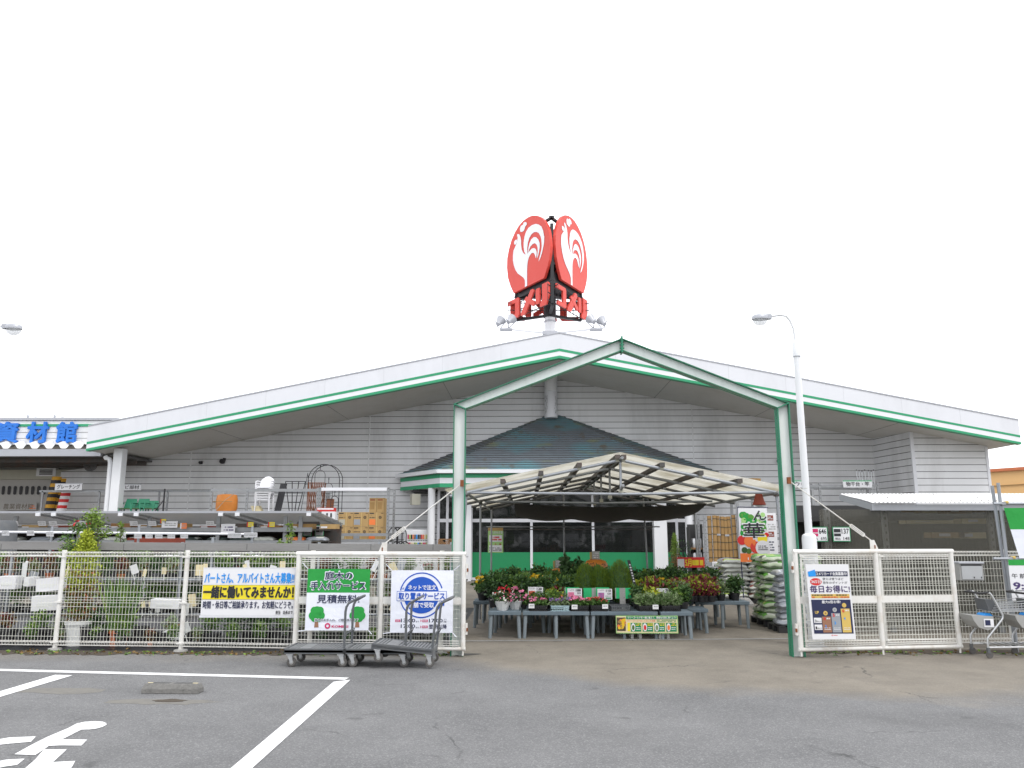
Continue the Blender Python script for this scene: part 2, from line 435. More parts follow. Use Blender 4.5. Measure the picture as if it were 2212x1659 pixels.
        s.add(V.tolist(), [(4 * i, 4 * i + 1, 4 * i + 2, 4 * i + 3) for i in range(n)], m)
    def build(s, name, parent=None, smooth=None, bevel=0, loc=None):
        off = Vector((0, 0, 0))
        if parent is not None:
            q = parent
            while q.parent: q = q.parent
            off = WORLD.get(q.name, off)
        me = bpy.data.meshes.new(name)
        me.from_pydata([(p[0] - off.x, p[1] - off.y, p[2] - off.z) for p in s.v], [], s.f)
        for k in s.slots: me.materials.append(MATS[k])
        me.polygons.foreach_set('material_index', s.m)
        if smooth is not None:
            me.polygons.foreach_set('use_smooth', [True] * len(me.polygons))
            try: me.set_sharp_from_angle(angle=R(smooth))
            except Exception: pass
        me.update()
        o = bpy.data.objects.new(name, me); COL.objects.link(o)
        if parent is not None: o.parent = parent
        if loc is not None: o.location = loc
        if bevel:
            b = o.modifiers.new('bevel', 'BEVEL'); b.width = bevel; b.segments = 1; b.limit_method = 'ANGLE'
        return o

def tag(o, label, cat, group=None):
    o['label'] = label; o['category'] = cat
    if group: o['group'] = group
    return o
def thing(name, label, cat, loc=(0, 0, 0), rz=0, group=None, world=True):
    """Empty at a thing's base. world=True: its parts are written in world metres; else in the thing's own frame"""
    o = bpy.data.objects.new(name, None); COL.objects.link(o)
    o.empty_display_size = .2
    o.location = loc; o.rotation_euler = (0, 0, rz)
    WORLD[o.name] = Vector(loc) if world else Vector((0, 0, 0))
    return tag(o, label, cat, group)
def single(mb, name, label, cat, loc, group=None, smooth=None, bevel=0):
    """a thing that is one mesh, written in world metres, origin at its base"""
    L = Vector(loc); mb.v = [(p[0] - L.x, p[1] - L.y, p[2] - L.z) for p in mb.v]
    return tag(mb.build(name, None, smooth, bevel, loc=L), label, cat, group)
KIDS = {}
def dup(root, loc, rz=None, label=None, group=None, scale=None):
    r = root.copy(); COL.objects.link(r); r.location = loc
    if rz is not None: r.rotation_euler = (0, 0, rz)
    if scale: r.scale = (scale, scale, scale) if not isinstance(scale, tuple) else scale
    if label: r['label'] = label
    if group: r['group'] = group
    if root.name not in KIDS: KIDS[root.name] = [(c, list(c.children)) for c in root.children]
    for ch, gs in KIDS[root.name]:
        c = ch.copy(); COL.objects.link(c); c.parent = r
        for g in gs:
            d = g.copy(); COL.objects.link(d); d.parent = c
    return r
def structure(mb, name, kind='structure', smooth=None):
    o = mb.build(name, None, smooth); o['kind'] = kind; return o

class Board(MB):
    """flat or slightly waving printed sheet: o = lower corner, ax = along, az = up; layers lie 2 mm apart towards the reader"""
    def __init__(s, o, ax=(1, 0, 0), az=(0, 0, 1), step=.003, wave=None):
        super().__init__(); s.o = Vector(o); s.ax = Vector(ax).normalized(); s.az = Vector(az).normalized(); s.n = s.ax.cross(s.az); s.step = step; s.wave = wave
    def P(s, x, z, k):
        d = s.step * k + (s.wave(x, z) if s.wave else 0)
        return s.o + s.ax * x + s.az * z + s.n * d
    def rect(s, x0, z0, x1, z1, m, k=0):
        if s.wave:
            nx = max(1, int((x1 - x0) / .06)); nz = max(1, int((z1 - z0) / .06))
            s.sheet(lambda a, b: s.P(x0 + (x1 - x0) * a, z0 + (z1 - z0) * b, k), nx, nz, m)
        else: s.quad([s.P(x0, z0, k), s.P(x1, z0, k), s.P(x1, z1, k), s.P(x0, z1, k)], m)
    def slab(s, x0, z0, x1, z1, t, m):
        s.prism([s.P(x0, z0, 0), s.P(x1, z0, 0), s.P(x1, z1, 0), s.P(x0, z1, 0)], -s.n * t, m)
    def poly(s, pts, m, k=1): s.quad([s.P(x, z, k) for x, z in pts], m)
    def disc(s, cx, cz, r, m, k=1, n=28, rz=None):
        rz = rz or r
        s.add([s.P(cx, cz, k)] + [s.P(cx + r * math.cos(2 * math.pi * i / n), cz + rz * math.sin(2 * math.pi * i / n), k) for i in range(n)], [(0, 1 + i, 1 + (i + 1) % n) for i in range(n)], m)
    def ring(s, cx, cz, r0, r1, m, k=1, a0=0, a1=360, n=32):
        V = []
        for i in range(n + 1):
            t = R(a0 + (a1 - a0) * i / n)
            V += [s.P(cx + r0 * math.cos(t), cz + r0 * math.sin(t), k), s.P(cx + r1 * math.cos(t), cz + r1 * math.sin(t), k)]
        s.add(V, [(2 * i, 2 * i + 1, 2 * i + 3, 2 * i + 2) for i in range(n)], m)
    def txt(s, t, x0, z0, x1, z1, m, k=1, bold=.02, slant=0):
        kanji = any(ord(c) > 0x3040 for c in t)
        sh = 0.0
        if kanji and bold > .0145: sh = bold * (z1 - z0) * .85; bold = 0.0
        V, F = text_mesh(t, bold)
        for i, (dx, dz) in enumerate(((0, 0), (1, 0), (-1, 0), (0, 1), (0, -1), (.7, .7), (-.7, .7), (.7, -.7), (-.7, -.7)) if sh else ((0, 0),)):
            s.add([s.P(x0 + (x1 - x0) * a + slant * b * (z1 - z0) + dx * sh, z0 + (z1 - z0) * b + dz * sh, k + i * .07) for a, b in V], F, m)
    def fuzz(s, x0, z0, x1, z1, m, rows, k=1, seed=0, fill=.6):
        """rows of small marks: print too fine to read"""
        g = random.Random(seed); h = (z1 - z0) / rows
        for r in range(rows):
            x = x0
            while x < x1:
                wd = (x1 - x0) * g.uniform(.03, .09)
                if g.random() < .85: s.rect(x, z0 + r * h + h * (1 - fill) / 2, min(x1, x + wd), z0 + r * h + h * (1 + fill) / 2, m, k)
                x += wd + (x1 - x0) * .015
# ================================================================ ground
m = MB()
m.quad([(-300, -60, 0), (300, -60, 0), (300, 400, 0), (-300, 400, 0)], 'asphalt')
structure(m, 'ground')

def flat_strip(mb, pts, z, mt):
    mb.quad([(p[0], p[1], z) for p in pts], mt)
m = MB()                                   # painted stall lines
a, b = gr(0, 1450), gr(745, 1469)
d = (b - a).normalized()
q = Vector((-d.y, d.x, 0))
flat_strip(m, [a - d * 9, b, b + q * .15, a - d * 9 + q * .15], .004, 'line_white')
e0 = gr(757, 1469); e1 = gr(490, 1659); e2 = gr(620, 1659); e3 = gr(721, 1473)
def ext(p, r, k): return p + (r - p) * k
flat_strip(m, [e3 + Vector((0, -.004, 0)), ext(e3, gr(500, 1659), 2.6), ext(e0, gr(546, 1659), 2.5), e0 + Vector((0, -.004, 0))], .004, 'line_white')
f0, f1, f2, f3 = gr(120, 1458), gr(0, 1494), gr(0, 1506), gr(158, 1459)
flat_strip(m, [f0 + Vector((0, -.01, 0)), ext(f0, f1, 4), ext(f3, f2, 4), f3 + Vector((0, -.01, 0))], .004, 'line_white')
structure(m, 'stall_lines')
# wheelchair mark painted in the stall (far half lies inside the frame)
m = MB()
def gp(s): return [gr(*[float(c) for c in t.split(',')]) for t in s.split()]
Z1 = .004
K = 2212 / 2212
def zz(s):   # measured in an enlargement of the photo's lower corner
    out = []
    for t in s.split():
        x, y = [float(c) for c in t.split(',')]
        out.append(gr(x / 2.458 * .864, (1640 + y / 2.458) * .864))
    return out
for pts in ("88,607 200,545 290,500 420,445 470,418 520,407 580,404 630,406 652,415 655,425 630,438 590,449 550,454 500,455 460,475 420,496 380,515 535,517 500,553 375,552 300,555 270,577 215,612",
            "270,577 410,577 380,605 325,655 462,648 440,688 350,740 60,780 160,688 215,640",
            "-40,520 60,503 220,497 190,530 60,541 -40,552",
            "-60,660 40,640 152,634 105,672 20,684 -60,705"):
    flat_strip(m, zz(pts), Z1, 'line_white')
structure(m, 'wheelchair_marking')
# worn bare patches left by lifted wheel stops, with scraps of old mortar
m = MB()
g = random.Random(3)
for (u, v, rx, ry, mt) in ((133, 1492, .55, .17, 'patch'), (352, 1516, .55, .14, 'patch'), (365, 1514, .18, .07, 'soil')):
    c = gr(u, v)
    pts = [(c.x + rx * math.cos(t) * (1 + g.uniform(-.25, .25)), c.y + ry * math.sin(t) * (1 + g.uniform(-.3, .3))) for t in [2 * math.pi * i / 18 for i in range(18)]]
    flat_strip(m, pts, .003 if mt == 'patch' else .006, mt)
c = gr(1008, 1416); flat_strip(m, [(c.x - .25 + .42 * math.cos(t) * (1 + .2 * math.sin(3 * t)), c.y + .10 + .13 * math.sin(t) * (1 + .3 * math.cos(2 * t)), 0) for t in [2 * math.pi * i / 22 for i in range(22)]], .005, 'damp_shade')  # damp stain at the gate corner, doubling as painted contact shadow
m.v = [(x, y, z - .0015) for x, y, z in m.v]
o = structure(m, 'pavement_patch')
# sliding-gate groove across the entrance
m = MB()
a, b = gr(1000, 1386), gr(1716, 1381)
dd = (b - a).normalized(); qq = Vector((-dd.y, dd.x, 0))
for k0, k1, mt in ((0, .05, 'concrete'), (.05, .075, 'black_paint'), (.075, .12, 'concrete')):
    flat_strip(m, [a + qq * k0, b + qq * k0, b + qq * k1, a + qq * k1], .005, mt)
structure(m, 'gate_groove')
# dirt that gathers along the foot of the fence
m = MB(); g = random.Random(5)
def dirt_band(x0, x1, y, wd, k):
    n = int((x1 - x0) / .12); lo, hi = [], []
    for i in range(n + 1):
        x = x0 + (x1 - x0) * i / n
        lo.append((x, y - wd * (.25 + .75 * g.random()), .004)); hi.append((x, y + wd * .8, .004))
    for i in range(n): m.quad([lo[i], lo[i + 1], hi[i + 1], hi[i]], 'soil')
dirt_band(-11, -1.0, 12.42, .28, 0); dirt_band(4.1, 9.5, 12.75, .3, 1)
structure(m, 'dirt_strip', 'stuff')
m = MB()
for i in range(420):
    x = g.uniform(-10, -.9) if i < 300 else g.uniform(4.2, 9)
    y = (12.28 if x < 2 else 12.6) + g.gauss(0, .12) - .02 * x * (x < 0)
    m.leaves((x, y, .012), (.05, .05, .012), 3, .05, g.choice(['leaf_brown', 'leaf_brown', 'leaf_mid', 'leaf_light']), i, flat=.7)
structure(m, 'fallen_leaves', 'stuff')

# ================================================================ main store
YF, YW, YB = 29.0, 33.2, 30.5
store = thing('garden_store', 'wide white gabled garden store with green striped fascia and lapped siding', 'store', (1.2, YW, 0))
FA = dict(top=(1208, 720), s1a=(1208, 753), s1b=(1208, 758.5), s2a=(1208, 768), s2b=(1208, 773.7))
FL = dict(top=(191, 921), s1a=(193, 954.7), s1b=(193, 960), s2a=(194, 969.3), s2b=(194, 974.5))
FR = dict(top=(2200, 908), s1a=(2199.5, 940.5), s1b=(2199, 945), s2a=(2198, 955.3), s2b=(2198, 960))
A_ = {k: at(*v, YF) for k, v in FA.items()}; L_ = {k: at(*v, YF) for k, v in FL.items()}; R_ = {k: at(*v, YF) for k, v in FR.items()}
xa = A_['top'].x
for D in (A_, ): 
    for k in D: D[k].x = xa
for D, x in ((L_, L_['top'].x), (R_, R_['top'].x)):
    for k in D: D[k].x = x
m = MB()
def slab_pair(lo, hi, y0, y1, mt):
    for E_ in (L_, R_):
        P = [E_[lo], A_[lo], A_[hi], E_[hi]]
        if E_ is R_: P = P[::-1]
        m.prism([(p.x, y0, p.z) for p in P], (0, y1 - y0, 0), mt)
slab_pair('s1a', 'top', YF, YF + .25, 'white_panel')
slab_pair('s1b', 's1a', YF - .012, YF + .25, 'sign_green')
slab_pair('s2a', 's1b', YF - .004, YF + .25, 'white_bright')
slab_pair('s2b', 's2a', YF - .012, YF + .25, 'sign_green')
for E_ in (L_, R_):                         # panel seams
    for k in range(1, 8):
        f = k / 8; x = xa + (E_['top'].x - xa) * f; zt0_ = A_['top'].z + (E_['top'].z - A_['top'].z) * f; zs0_ = A_['s1a'].z + (E_['s1a'].z - A_['s1a'].z) * f
        m.box(x - .004, YF - .002, zs0_ + .02, x + .004, YF + .05, zt0_ - .01, 'roof_metal')
m.build('fascia', store)
m = MB()                                    # thin dark flashing and the metal roof behind it
for E_ in (L_, R_):
    t, e = A_['top'], E_['top']
    P = [(e.x, YF - .02, e.z + .004), (t.x, YF - .02, t.z + .004), (t.x, YF - .02, t.z + .05), (e.x, YF - .02, e.z + .05)]
    m.prism(P if E_ is L_ else P[::-1], (0, .3, 0), 'lamp_grey')
    P = [(e.x, YF + .285, e.z - .25), (t.x, YF + .285, t.z - .25), (t.x, YF + .285, t.z + .02), (e.x, YF + .285, e.z + .02)]
    m.prism(P if E_ is L_ else P[::-1], (0, 30, 0), 'roof_metal')
m.build('roof', store)
m = MB()                                    # sloping soffit under the overhang
for E_ in (L_, R_):
    t, e = A_['s2b'], E_['s2b']
    P = [(e.x, YF + .02, e.z + .03), (t.x, YF + .02, t.z + .03), (t.x, YF + .02, t.z + .09), (e.x, YF + .02, e.z + .09)]
    m.prism(P if E_ is L_ else P[::-1], (0, 12, 0), 'soffit')
for i in range(1, 12):                      # panel seams
    for E_ in (L_, R_):
        t, e = A_['s2b'], E_['s2b']; k = i / 12
        x = t.x + (e.x - t.x) * k; z = t.z + (e.z - t.z) * k + .03
        m.box(x - .006, YF + .3, z - .006, x + .006, YW - .02, z + .02, 'siding_joint') if i % 3 == 0 else None
m.build('soffit', store)
def soff(x):
    E_ = L_ if x < xa else R_
    t, e = A_['s2b'], E_['s2b']
    return t.z + (e.z - t.z) * (x - t.x) / (e.x - t.x) + .03

def clip_band(poly, z0, z1):
    def cut(P, f):
        out = []
        for i in range(len(P)):
            p, q = P[i], P[(i + 1) % len(P)]; a, b = f(p), f(q)
            if a >= 0: out.append(p)
            if a * b < 0:
                t = a / (a - b); out.append((p[0] + (q[0] - p[0]) * t, p[1] + (q[1] - p[1]) * t))
        return out
    P = cut(poly, lambda p: p[1] - z0)
    return cut(P, lambda p: z1 - p[1]) if len(P) > 2 else P
def siding(mb, p0, p1, poly, h=.255, gap=.022, nrm=None):
    """lapped boards over a wall polygon given as (distance along p0-p1, z)"""
    p0, p1 = Vector((*p0, 0)), Vector((*p1, 0)); d = (p1 - p0).normalized(); n = Vector(nrm)
    zmax = max(z for _, z in poly); z = min(z_ for _, z_ in poly)
    while z < zmax:
        P = clip_band(poly, z, min(z + gap, zmax))
        if len(P) > 2: mb.quad([p0 + d * s_ + n * -.012 + Vector((0, 0, zz_)) for s_, zz_ in P], 'siding_joint')
        P = clip_band(poly, z + gap, min(z + h, zmax))
        if len(P) > 2: mb.quad([p0 + d * s_ + n * (.016 * (1 - (zz_ - z) / h)) + Vector((0, 0, zz_)) for s_, zz_ in P], 'siding')
        z += h
m = MB()
XI = at(1884, 951, YW).x; XL = -19.5
poly = [(0, 0), (XI - XL, 0), (XI - XL, soff(XI)), (xa - XL, soff(xa)), (at(334, 994, YW).x - XL, soff(at(334, 994, YW).x)), (0, 4.35)]
siding(m, (XL, YW), (XI, YW), poly, nrm=(0, -1, 0))
for u in (412, 796, 1499):                  # vertical cover strips
    x = at(u, 1000, YW).x
    m.box(x - .02, YW - .03, 0, x + .02, YW + .01, soff(x) - .02, 'siding')
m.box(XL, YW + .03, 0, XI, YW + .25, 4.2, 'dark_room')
m.build('wall', store)
m = MB()                                    # block that steps forward under the far eave
XB0, XB1 = at(1967, 933, YB).x, at(2131, 969, YB).x
siding(m, (XI, YW), (XB0, YB), [(0, 0), (YW - YB, 0), (YW - YB, soff(XB0)), (0, soff(XI))], nrm=(-1, 0, 0))
siding(m, (XB0, YB), (XB1, YB), [(0, 0), (XB1 - XB0, 0), (XB1 - XB0, soff(XB1)), (0, soff(XB0))], nrm=(0, -1, 0))
siding(m, (XB1, YB), (XB1, YB + 14), [(0, 0), (14, 0), (14, soff(XB1)), (0, soff(XB1))], nrm=(1, 0, 0))
m.box(XB0 - .05, YB - .03, 0, XB0 + .07, YB + .05, soff(XB0) - .01, 'white_panel')
m.box(XB1 - .07, YB - .03, 0, XB1 + .03, YB + .05, soff(XB1) - .01, 'white_panel')
m.build('wall', store)
m = MB()                                    # eave column with its downpipe
c0, c1 = at(245, 980, 29.6), at(264, 980, 29.6)
m.box(c0.x, 29.6, 0, c1.x, 29.6 + .40, soff(c0.x) - .005, 'lamp_white')
m.build('column', store, bevel=.01)
m = MB()
p = [at(229, 986, 29.8), at(231, 990, 29.8), at(238, 992, 29.8), at(240, 1000, 29.8)]
p.append(Vector((p[-1].x, 29.8, 0)))
m.path([Vector((q.x, 29.75, q.z)) for q in p], .085, 'lamp_white', 8)
m.build('downpipe', store, smooth=40)
m = MB()                                    # round casing of the sign mast between porch roof and soffit
cx = at(1190, 860, 32.75).x
m.lathe([(.27, 6.5), (.27, soff(cx) + .1)], (cx, 32.75, 0), 'white_panel', 20)
g = random.Random(4)
for i in range(70):
    t = R(g.choice([g.uniform(200, 235), g.uniform(300, 345)])); z = g.uniform(6.6, 7.35); h = g.uniform(.04, .16); r = .2725
    dt = g.uniform(.02, .07)
    m.quad([(cx + r * math.cos(t), 32.75 + r * math.sin(t), z), (cx + r * math.cos(t + dt), 32.75 + r * math.sin(t + dt), z + .01), (cx + r * math.cos(t + dt * .8), 32.75 + r * math.sin(t + dt * .8), z + h), (cx + r * math.cos(t + .01), 32.75 + r * math.sin(t + .01), z + h)], 'siding_joint')
m.build('mast_casing', store, smooth=40)

# ---- entrance porch: hipped roof with chamfered corners, fascia, glass front
YP = 30.4
PL, PR = at(865, 1059, 32.9), at(1561, 1050, 32.9)
BL_, BR_ = at(950, 1052.6, YP), at(1460, 1052, YP)
zb = BL_.z; zt = zb + .52
plan = [(PL.x, 32.9), (BL_.x, YP), (BR_.x, YP), (PR.x, 32.9)]
def offs(pl, k):
    (a, b, c, d) = pl
    return [(a[0] - k * 1.2, a[1]), (b[0] - k * .6, b[1] - k), (c[0] + k * .6, c[1] - k), (d[0] + k * 1.2, d[1])]
m = MB()
for (z0, z1, mt, k) in ((zb, zb + .15, 'sign_green', .012), (zb + .15, zb + .36, 'white_bright', 0), (zb + .36, zt, 'sign_green', .012)):
    pl = offs(plan, k)
    for i in range(3):
        (x0, y0), (x1, y1) = pl[i], pl[i + 1]
        m.quad([(x0, y0, z0), (x1, y1, z0), (x1, y1, z1), (x0, y0, z1)], mt)
m.quad([(x, y, zb + .002) for x, y in reversed(plan)], 'soffit')
m.build('porch_fascia', store)
m = MB()
pl = offs(plan, .14)
for i in range(3):
    (x0, y0), (x1, y1) = pl[i], pl[i + 1]
    m.bar((x0, y0, zt + .075), (x1, y1, zt + .075), .13, .14, 'white_bright')
m.build('gutter', store)
m = MB()
T0, T1 = at(1184, 897, YW - .03), at(1208, 897, YW - .03)
zr = zt + .13
EL = [Vector((x, y, zr)) for x, y in offs(plan, .12)]
def tiled(a, b, c, d, n):
    """rows of slates on the face a-b (eave) to d-c (top)"""
    nn = (b - a).cross(d - a).normalized()
    for i in range(n):
        t0, t1 = i / n, (i + 1) / n
        p, q = a + (d - a) * t0, b + (c - b) * t0; r_, s_ = b + (c - b) * t1, a + (d - a) * t1
        m.quad([p + nn * .03, q + nn * .03, r_, s_], 'porch_tile')
        m.quad([p - nn * .03, q - nn * .03, q + nn * .03, p + nn * .03], 'siding_joint')
tiled(EL[1], EL[2], Vector(T1), Vector(T0), 25)
tiled(EL[0], EL[1], Vector(T0), Vector(T0) + Vector((-.01, .0, 0)), 25)
tiled(EL[2], EL[3], Vector(T1) + Vector((.01, 0, 0)), Vector(T1), 25)
m.build('porch_roof', store)
for (u, sq) in ((931, 0), (1011, 1), (1427, 1), (1489, 0)):
    m = MB(); Yc = 31.0 if not sq else 31.1
    c = at(u, 1150, Yc)
    if sq:
        wd = .25 if u < 1200 else .5
        m.box(c.x - wd / 2, Yc - .02, 0, c.x + wd / 2, Yc + wd * .7, zb, 'lamp_white')
        m.build('porch_column', store, bevel=.01)
    else:
        m.lathe([(.145, 0), (.145, zb)], (c.x, Yc, 0), 'lamp_white', 18)
        m.build('porch_column', store, smooth=40)
# shop window: mullions, header, panes, green lower panel
YG = 31.6
def winbay(u0, u1, muls, zlow, zhead, ztop, green):
    x0, x1 = at(u0, 1150, YG).x, at(u1, 1150, YG).x
    wf = MB()
    wf.box(x0, YG - .04, zhead, x1, YG + .04, zhead + .13, 'white_bright')
    wf.box(x0, YG - .03, ztop - .08, x1, YG + .03, ztop, 'white_panel')
    for u in muls:
        x = at(u, 1150, YG).x; wf.box(x - .05, YG - .05, 0.02, x + .05, YG + .05, ztop - .08, 'white_panel')
    wf.box(x0, YG - .035, .02, x1, YG + .035, .12, 'white_panel')
    f = wf.build('window', store)
    gl = MB(); gl.box(x0, YG - .006, zlow, x1, YG + .006, ztop - .08, 'shop_glass'); gl.build('pane', f)
    if green:
        gp_ = MB(); gp_.box(x0, YG - .022, .12, x1, YG + .012, zlow, 'wall_green'); gp_.build('lower_panel', f)
zhead = at(1148, 1128, YG).z; zlow = at(1148, 1193, YG).z
winbay(1018, 1412, (1018, 1148, 1281, 1412), zlow, zhead, zb, True)
winbay(945, 1006, (947, 966), .3, zhead, zb, False)
winbay(1441, 1484, (1462, ), zlow, zhead, zb, True)
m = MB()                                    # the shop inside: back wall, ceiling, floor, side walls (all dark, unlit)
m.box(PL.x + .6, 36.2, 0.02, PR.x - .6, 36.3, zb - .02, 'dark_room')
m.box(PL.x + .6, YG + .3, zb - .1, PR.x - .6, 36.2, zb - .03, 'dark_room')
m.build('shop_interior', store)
ins = random.Random(9)
for i, u in enumerate((1045, 1100, 1175, 1215, 1250)):       # goods standing inside behind the glass
    m = MB(); c = at(u, 1190, 33.0)
    h = ins.uniform(.5, 1.1); z0 = zlow - .35
    m.lathe([(.16, 0), (.2, .28), (.19, .3)], (c.x, 33.0, z0), 'pot_white', 12)
    m.leaves((c.x, 33.0, z0 + .5), (.3, .25, .3), 160, .13, ins.choice(['leaf_pale', 'leaf_mid', 'leaf_light']), i)
    single(m, 'potted_plant', 'leafy plant in a white pot standing inside the dark shop window', 'plant', (c.x, 33.0, z0), 'potted plants inside the shop window')
# pale cooler cabinets behind the last pane
cab = thing('display_cabinet', 'white display cabinet with wire shelves behind the shop window', 'cabinet', (at(1350, 1190, 32.3).x, 32.3, 0))
x0, x1 = at(1303, 1150, 32.3).x, at(1409, 1150, 32.3).x; zc = at(1350, 1148, 32.3).z; zd = at(1350, 1172, 32.3).z
m = MB(); m.box(x0, 32.3, zd, x1, 32.9, zc, 'paper'); m.box(x0, 32.3, .05, x1, 32.9, .6, 'white_panel')
m.build('cabinet_body', cab)
for k in range(2):
    m = MB(); q0 = x0 + (x1 - x0) * k / 2; q1 = x0 + (x1 - x0) * (k + 1) / 2
    for z in (zd - .06, zd - .3, zd - .55): m.box(q0 + .03, 32.3, z - .02, q1 - .03, 32.36, z + .02, 'white_panel')
    for x in (q0 + .02, q1 - .02): m.box(x - .02, 32.3, .6, x + .02, 32.36, zd, 'white_panel')
    for j in range(24): m.box(q0 + .05 + j * (q1 - q0 - .1) / 24, 32.34, zd - .55, q0 + .07 + j * (q1 - q0 - .1) / 24, 32.37, zd - .08, 'grey_plastic')
    m.build('shelf_front', cab)

# ---- materials wing at the side with blue lettering
YWG = 31.0
wing = thing('materials_wing', 'low side wing with white sign band and big blue kanji lettering', 'building', (-20, 34, 0))
m = MB()
xr = at(250, 940, YWG).x; xl = -32
ztp, zlt = at(60, 908, YWG).z, at(60, 960, YWG).z
siding(m, (xl, YWG), (xr, YWG), [(0, zlt), (xr - xl, zlt), (xr - xl, ztp), (0, ztp)], h=.235, gap=.014, nrm=(0, -1, 0))
z = at(60, 919, YWG).z; m.box(xl, YWG - .03, z - .05, xr, YWG + .01, z + .05, 'sign_green')
m.box(xl, YWG - .06, ztp, xr, YWG + .3, ztp + .10, 'lamp_grey')
m.box(xl, YWG + .3, ztp - .3, xr, YWG + 22, ztp + .06, 'roof_metal')
for p in (60, 118):
    q = at(p, 900, YWG + .6); m.box(q.x - .03, YWG + .57, ztp, q.x + .03, YWG + .63, ztp + .3, 'lamp_grey'); m.tube((q.x, YWG + .6, ztp + .26), (q.x + 1.3, YWG + .6, ztp + .05), .012, 'lamp_grey', 4)
m.build('sign_band', wing)
for ch, u0, u1 in (('資', -16, 38), ('材', 55, 102), ('館', 119, 164)):
    b = Board((at(u0, 956, YWG - .09).x, YWG - .12, at(u0, 957, YWG - .09).z))
    W, Hh = at(u1, 956, YWG - .09).x - at(u0, 956, YWG - .09).x, at(u0, 911, YWG - .09).z - at(u0, 957, YWG - .09).z
    b.step = .03; b.txt(ch, .03, .03, W - .03, Hh - .03, 'letter_blue', 0, .045)
    k = len(b.v); F0 = list(b.f)
    b.add([(x, y + .09, z_) for x, y, z_ in b.v[:k]], [tuple(reversed(f)) for f in F0], 'letter_blue')
    ed = {}
    for f in F0:
        for i in range(len(f)):
            e = (f[i], f[(i + 1) % len(f)]); ed[e] = 1
    for (p, q) in list(ed):
        if (q, p) not in ed: b.f.append((p, p + k, q + k, q)); b.m.append(0)
    b.build('letter', wing)
m = MB()                                    # corrugated eave strip and gutter
N = 34; x0 = xl
zA, zB = at(60, 959, 30.7).z, at(60, 968, 30.3).z
pitch = (at(96, 960, 30.6).x - at(65, 960, 30.6).x)
nw = int((xr - xl) / pitch)
def wav(s_): 
    t = s_ % 1.0
    return .16 * min(1, max(0, 1.6 - abs(t - .5) * 5.2))
def fn(a_, b_):
    x = xl + (xr - xl) * a_
    return (x, YWG - .02 - .55 * b_, zA - (zA - zB) * b_ + wav((x - xl) / pitch))
m.sheet(fn, nw * 12, 2, 'corrugated_white')
m.box(xl, 30.2, zB - .32, xr - .1, 30.34, zB - .05, 'lamp_grey')
m.build('eave', wing)
m = MB()
m.box(xl, 30.4, zB - .30, xr + .5, 34.0, zB - .22, 'siding_joint')            # underside of the wing roof
for k in range(4): m.box(xl, 31 + k * .8, zB - .48, xr + .5, 31.12 + k * .8, zB - .3, 'steel_dark')
m.build('ceiling', wing)
m = MB()
xs = at(340, 1050, 34.0).x
m.box(xl, 34.0, 0, xs, 34.15, zB - .3, 'wing_wall')
m.box(at(222, 1050, 33.9).x - .6, 33.96, 0, at(222, 1050, 33.9).x - .57, 34.0, 4, 'siding_joint')
m.box(xl, 33.8, zB - .95, at(415, 1010, 33.8).x, 34.0, zB - .55, 'beige')
m.build('wall', wing)
m = MB()                                    # board with long rounded slots
zs0, zs1 = at(0, 1068, 33.9).z, at(0, 1050, 33.9).z
for i in range(27):
    u = -8 + i * 12.7
    c = at(u, 1059, 33.9)
    if u > 330: break
    pts = []
    for t in range(12):
        aa = 2 * math.pi * t / 12; pts.append((c.x + .075 * math.cos(aa), 33.97, (zs1 - .06 if math.sin(aa) >= 0 else zs0 + .06) + .07 * math.sin(aa)))
    m.quad(pts, 'black_paint')
m.build('slotted_board', wing)
o = MB(); c = at(100, 1020, 33.8)           # louvred vent
o.box(c.x - .42, 33.78, c.z - .17, c.x + .42, 34.0, c.z + .17, 'lamp_white')
for k in range(4): o.box(c.x - .28, 33.765, c.z - .11 + k * .06, c.x + .28, 33.79, c.z - .07 + k * .06, 'siding_joint')
single(o, 'wall_vent', 'cream louvred vent box high on the wing wall', 'vent', (c.x, 34.0, c.z))
o = MB(); c = at(229 * .864 / .864 - 33, 1005, 32.6)
o.lathe([(.26, -.02), (.25, .05), (.1, .12)], (0, 0, 0), 'steel_dark', 18)
for k in range(6): o.path([(.26 * math.cos(t) * (k + 1) / 6, .26 * math.sin(t) * (k + 1) / 6, -.05) for t in [2 * math.pi * i / 18 for i in range(18)]], .008, 'steel', 4, closed=True)
o.v = [(c.x + x, c.y + z, c.z + y) for x, y, z in o.v]
single(o, 'wall_fan', 'round grey caged fan hanging under the wing roof', 'fan', (c.x, c.y, c.z))
o = MB(); o.lathe([(.10, 0), (.11, .12), (.09, .2), (.03, .25)], (0, 0, 0), 'black_paint', 12)
c = at(478, 996, YW - .25); o.v = [(c.x + x, c.y - z + .2, c.z + y) for x, y, z in o.v]; o.box(c.x + .02, c.y + .1, c.z + .02, c.x + .1, YW - .02, c.z + .14, 'black_paint')
single(o, 'security_light', 'dark floodlight fixed to the siding beneath the long eave', 'light', (c.x, YW, c.z))
o = MB(); c = at(1686, 995, YW - .25); o.lathe([(.10, 0), (.11, .12), (.09, .2), (.03, .25)], (0, 0, 0), 'black_paint', 12)
o.v = [(c.x + x, c.y - z + .2, c.z + y) for x, y, z in o.v]; o.box(c.x - .05, c.y + .1, c.z - .05, c.x + .05, YW - .02, c.z + .1, 'black_paint')
single(o, 'security_light', 'dark floodlight on the siding beside the green portal post', 'light', (c.x, YW, c.z))
o = MB(); c = at(433, 999, YW - .1); o.box(c.x - .06, c.y, c.z - .06, c.x + .06, YW, c.z + .06, 'black_paint'); o.tube((c.x, c.y - .1, c.z), (c.x, c.y, c.z), .05, 'black_paint', 10)
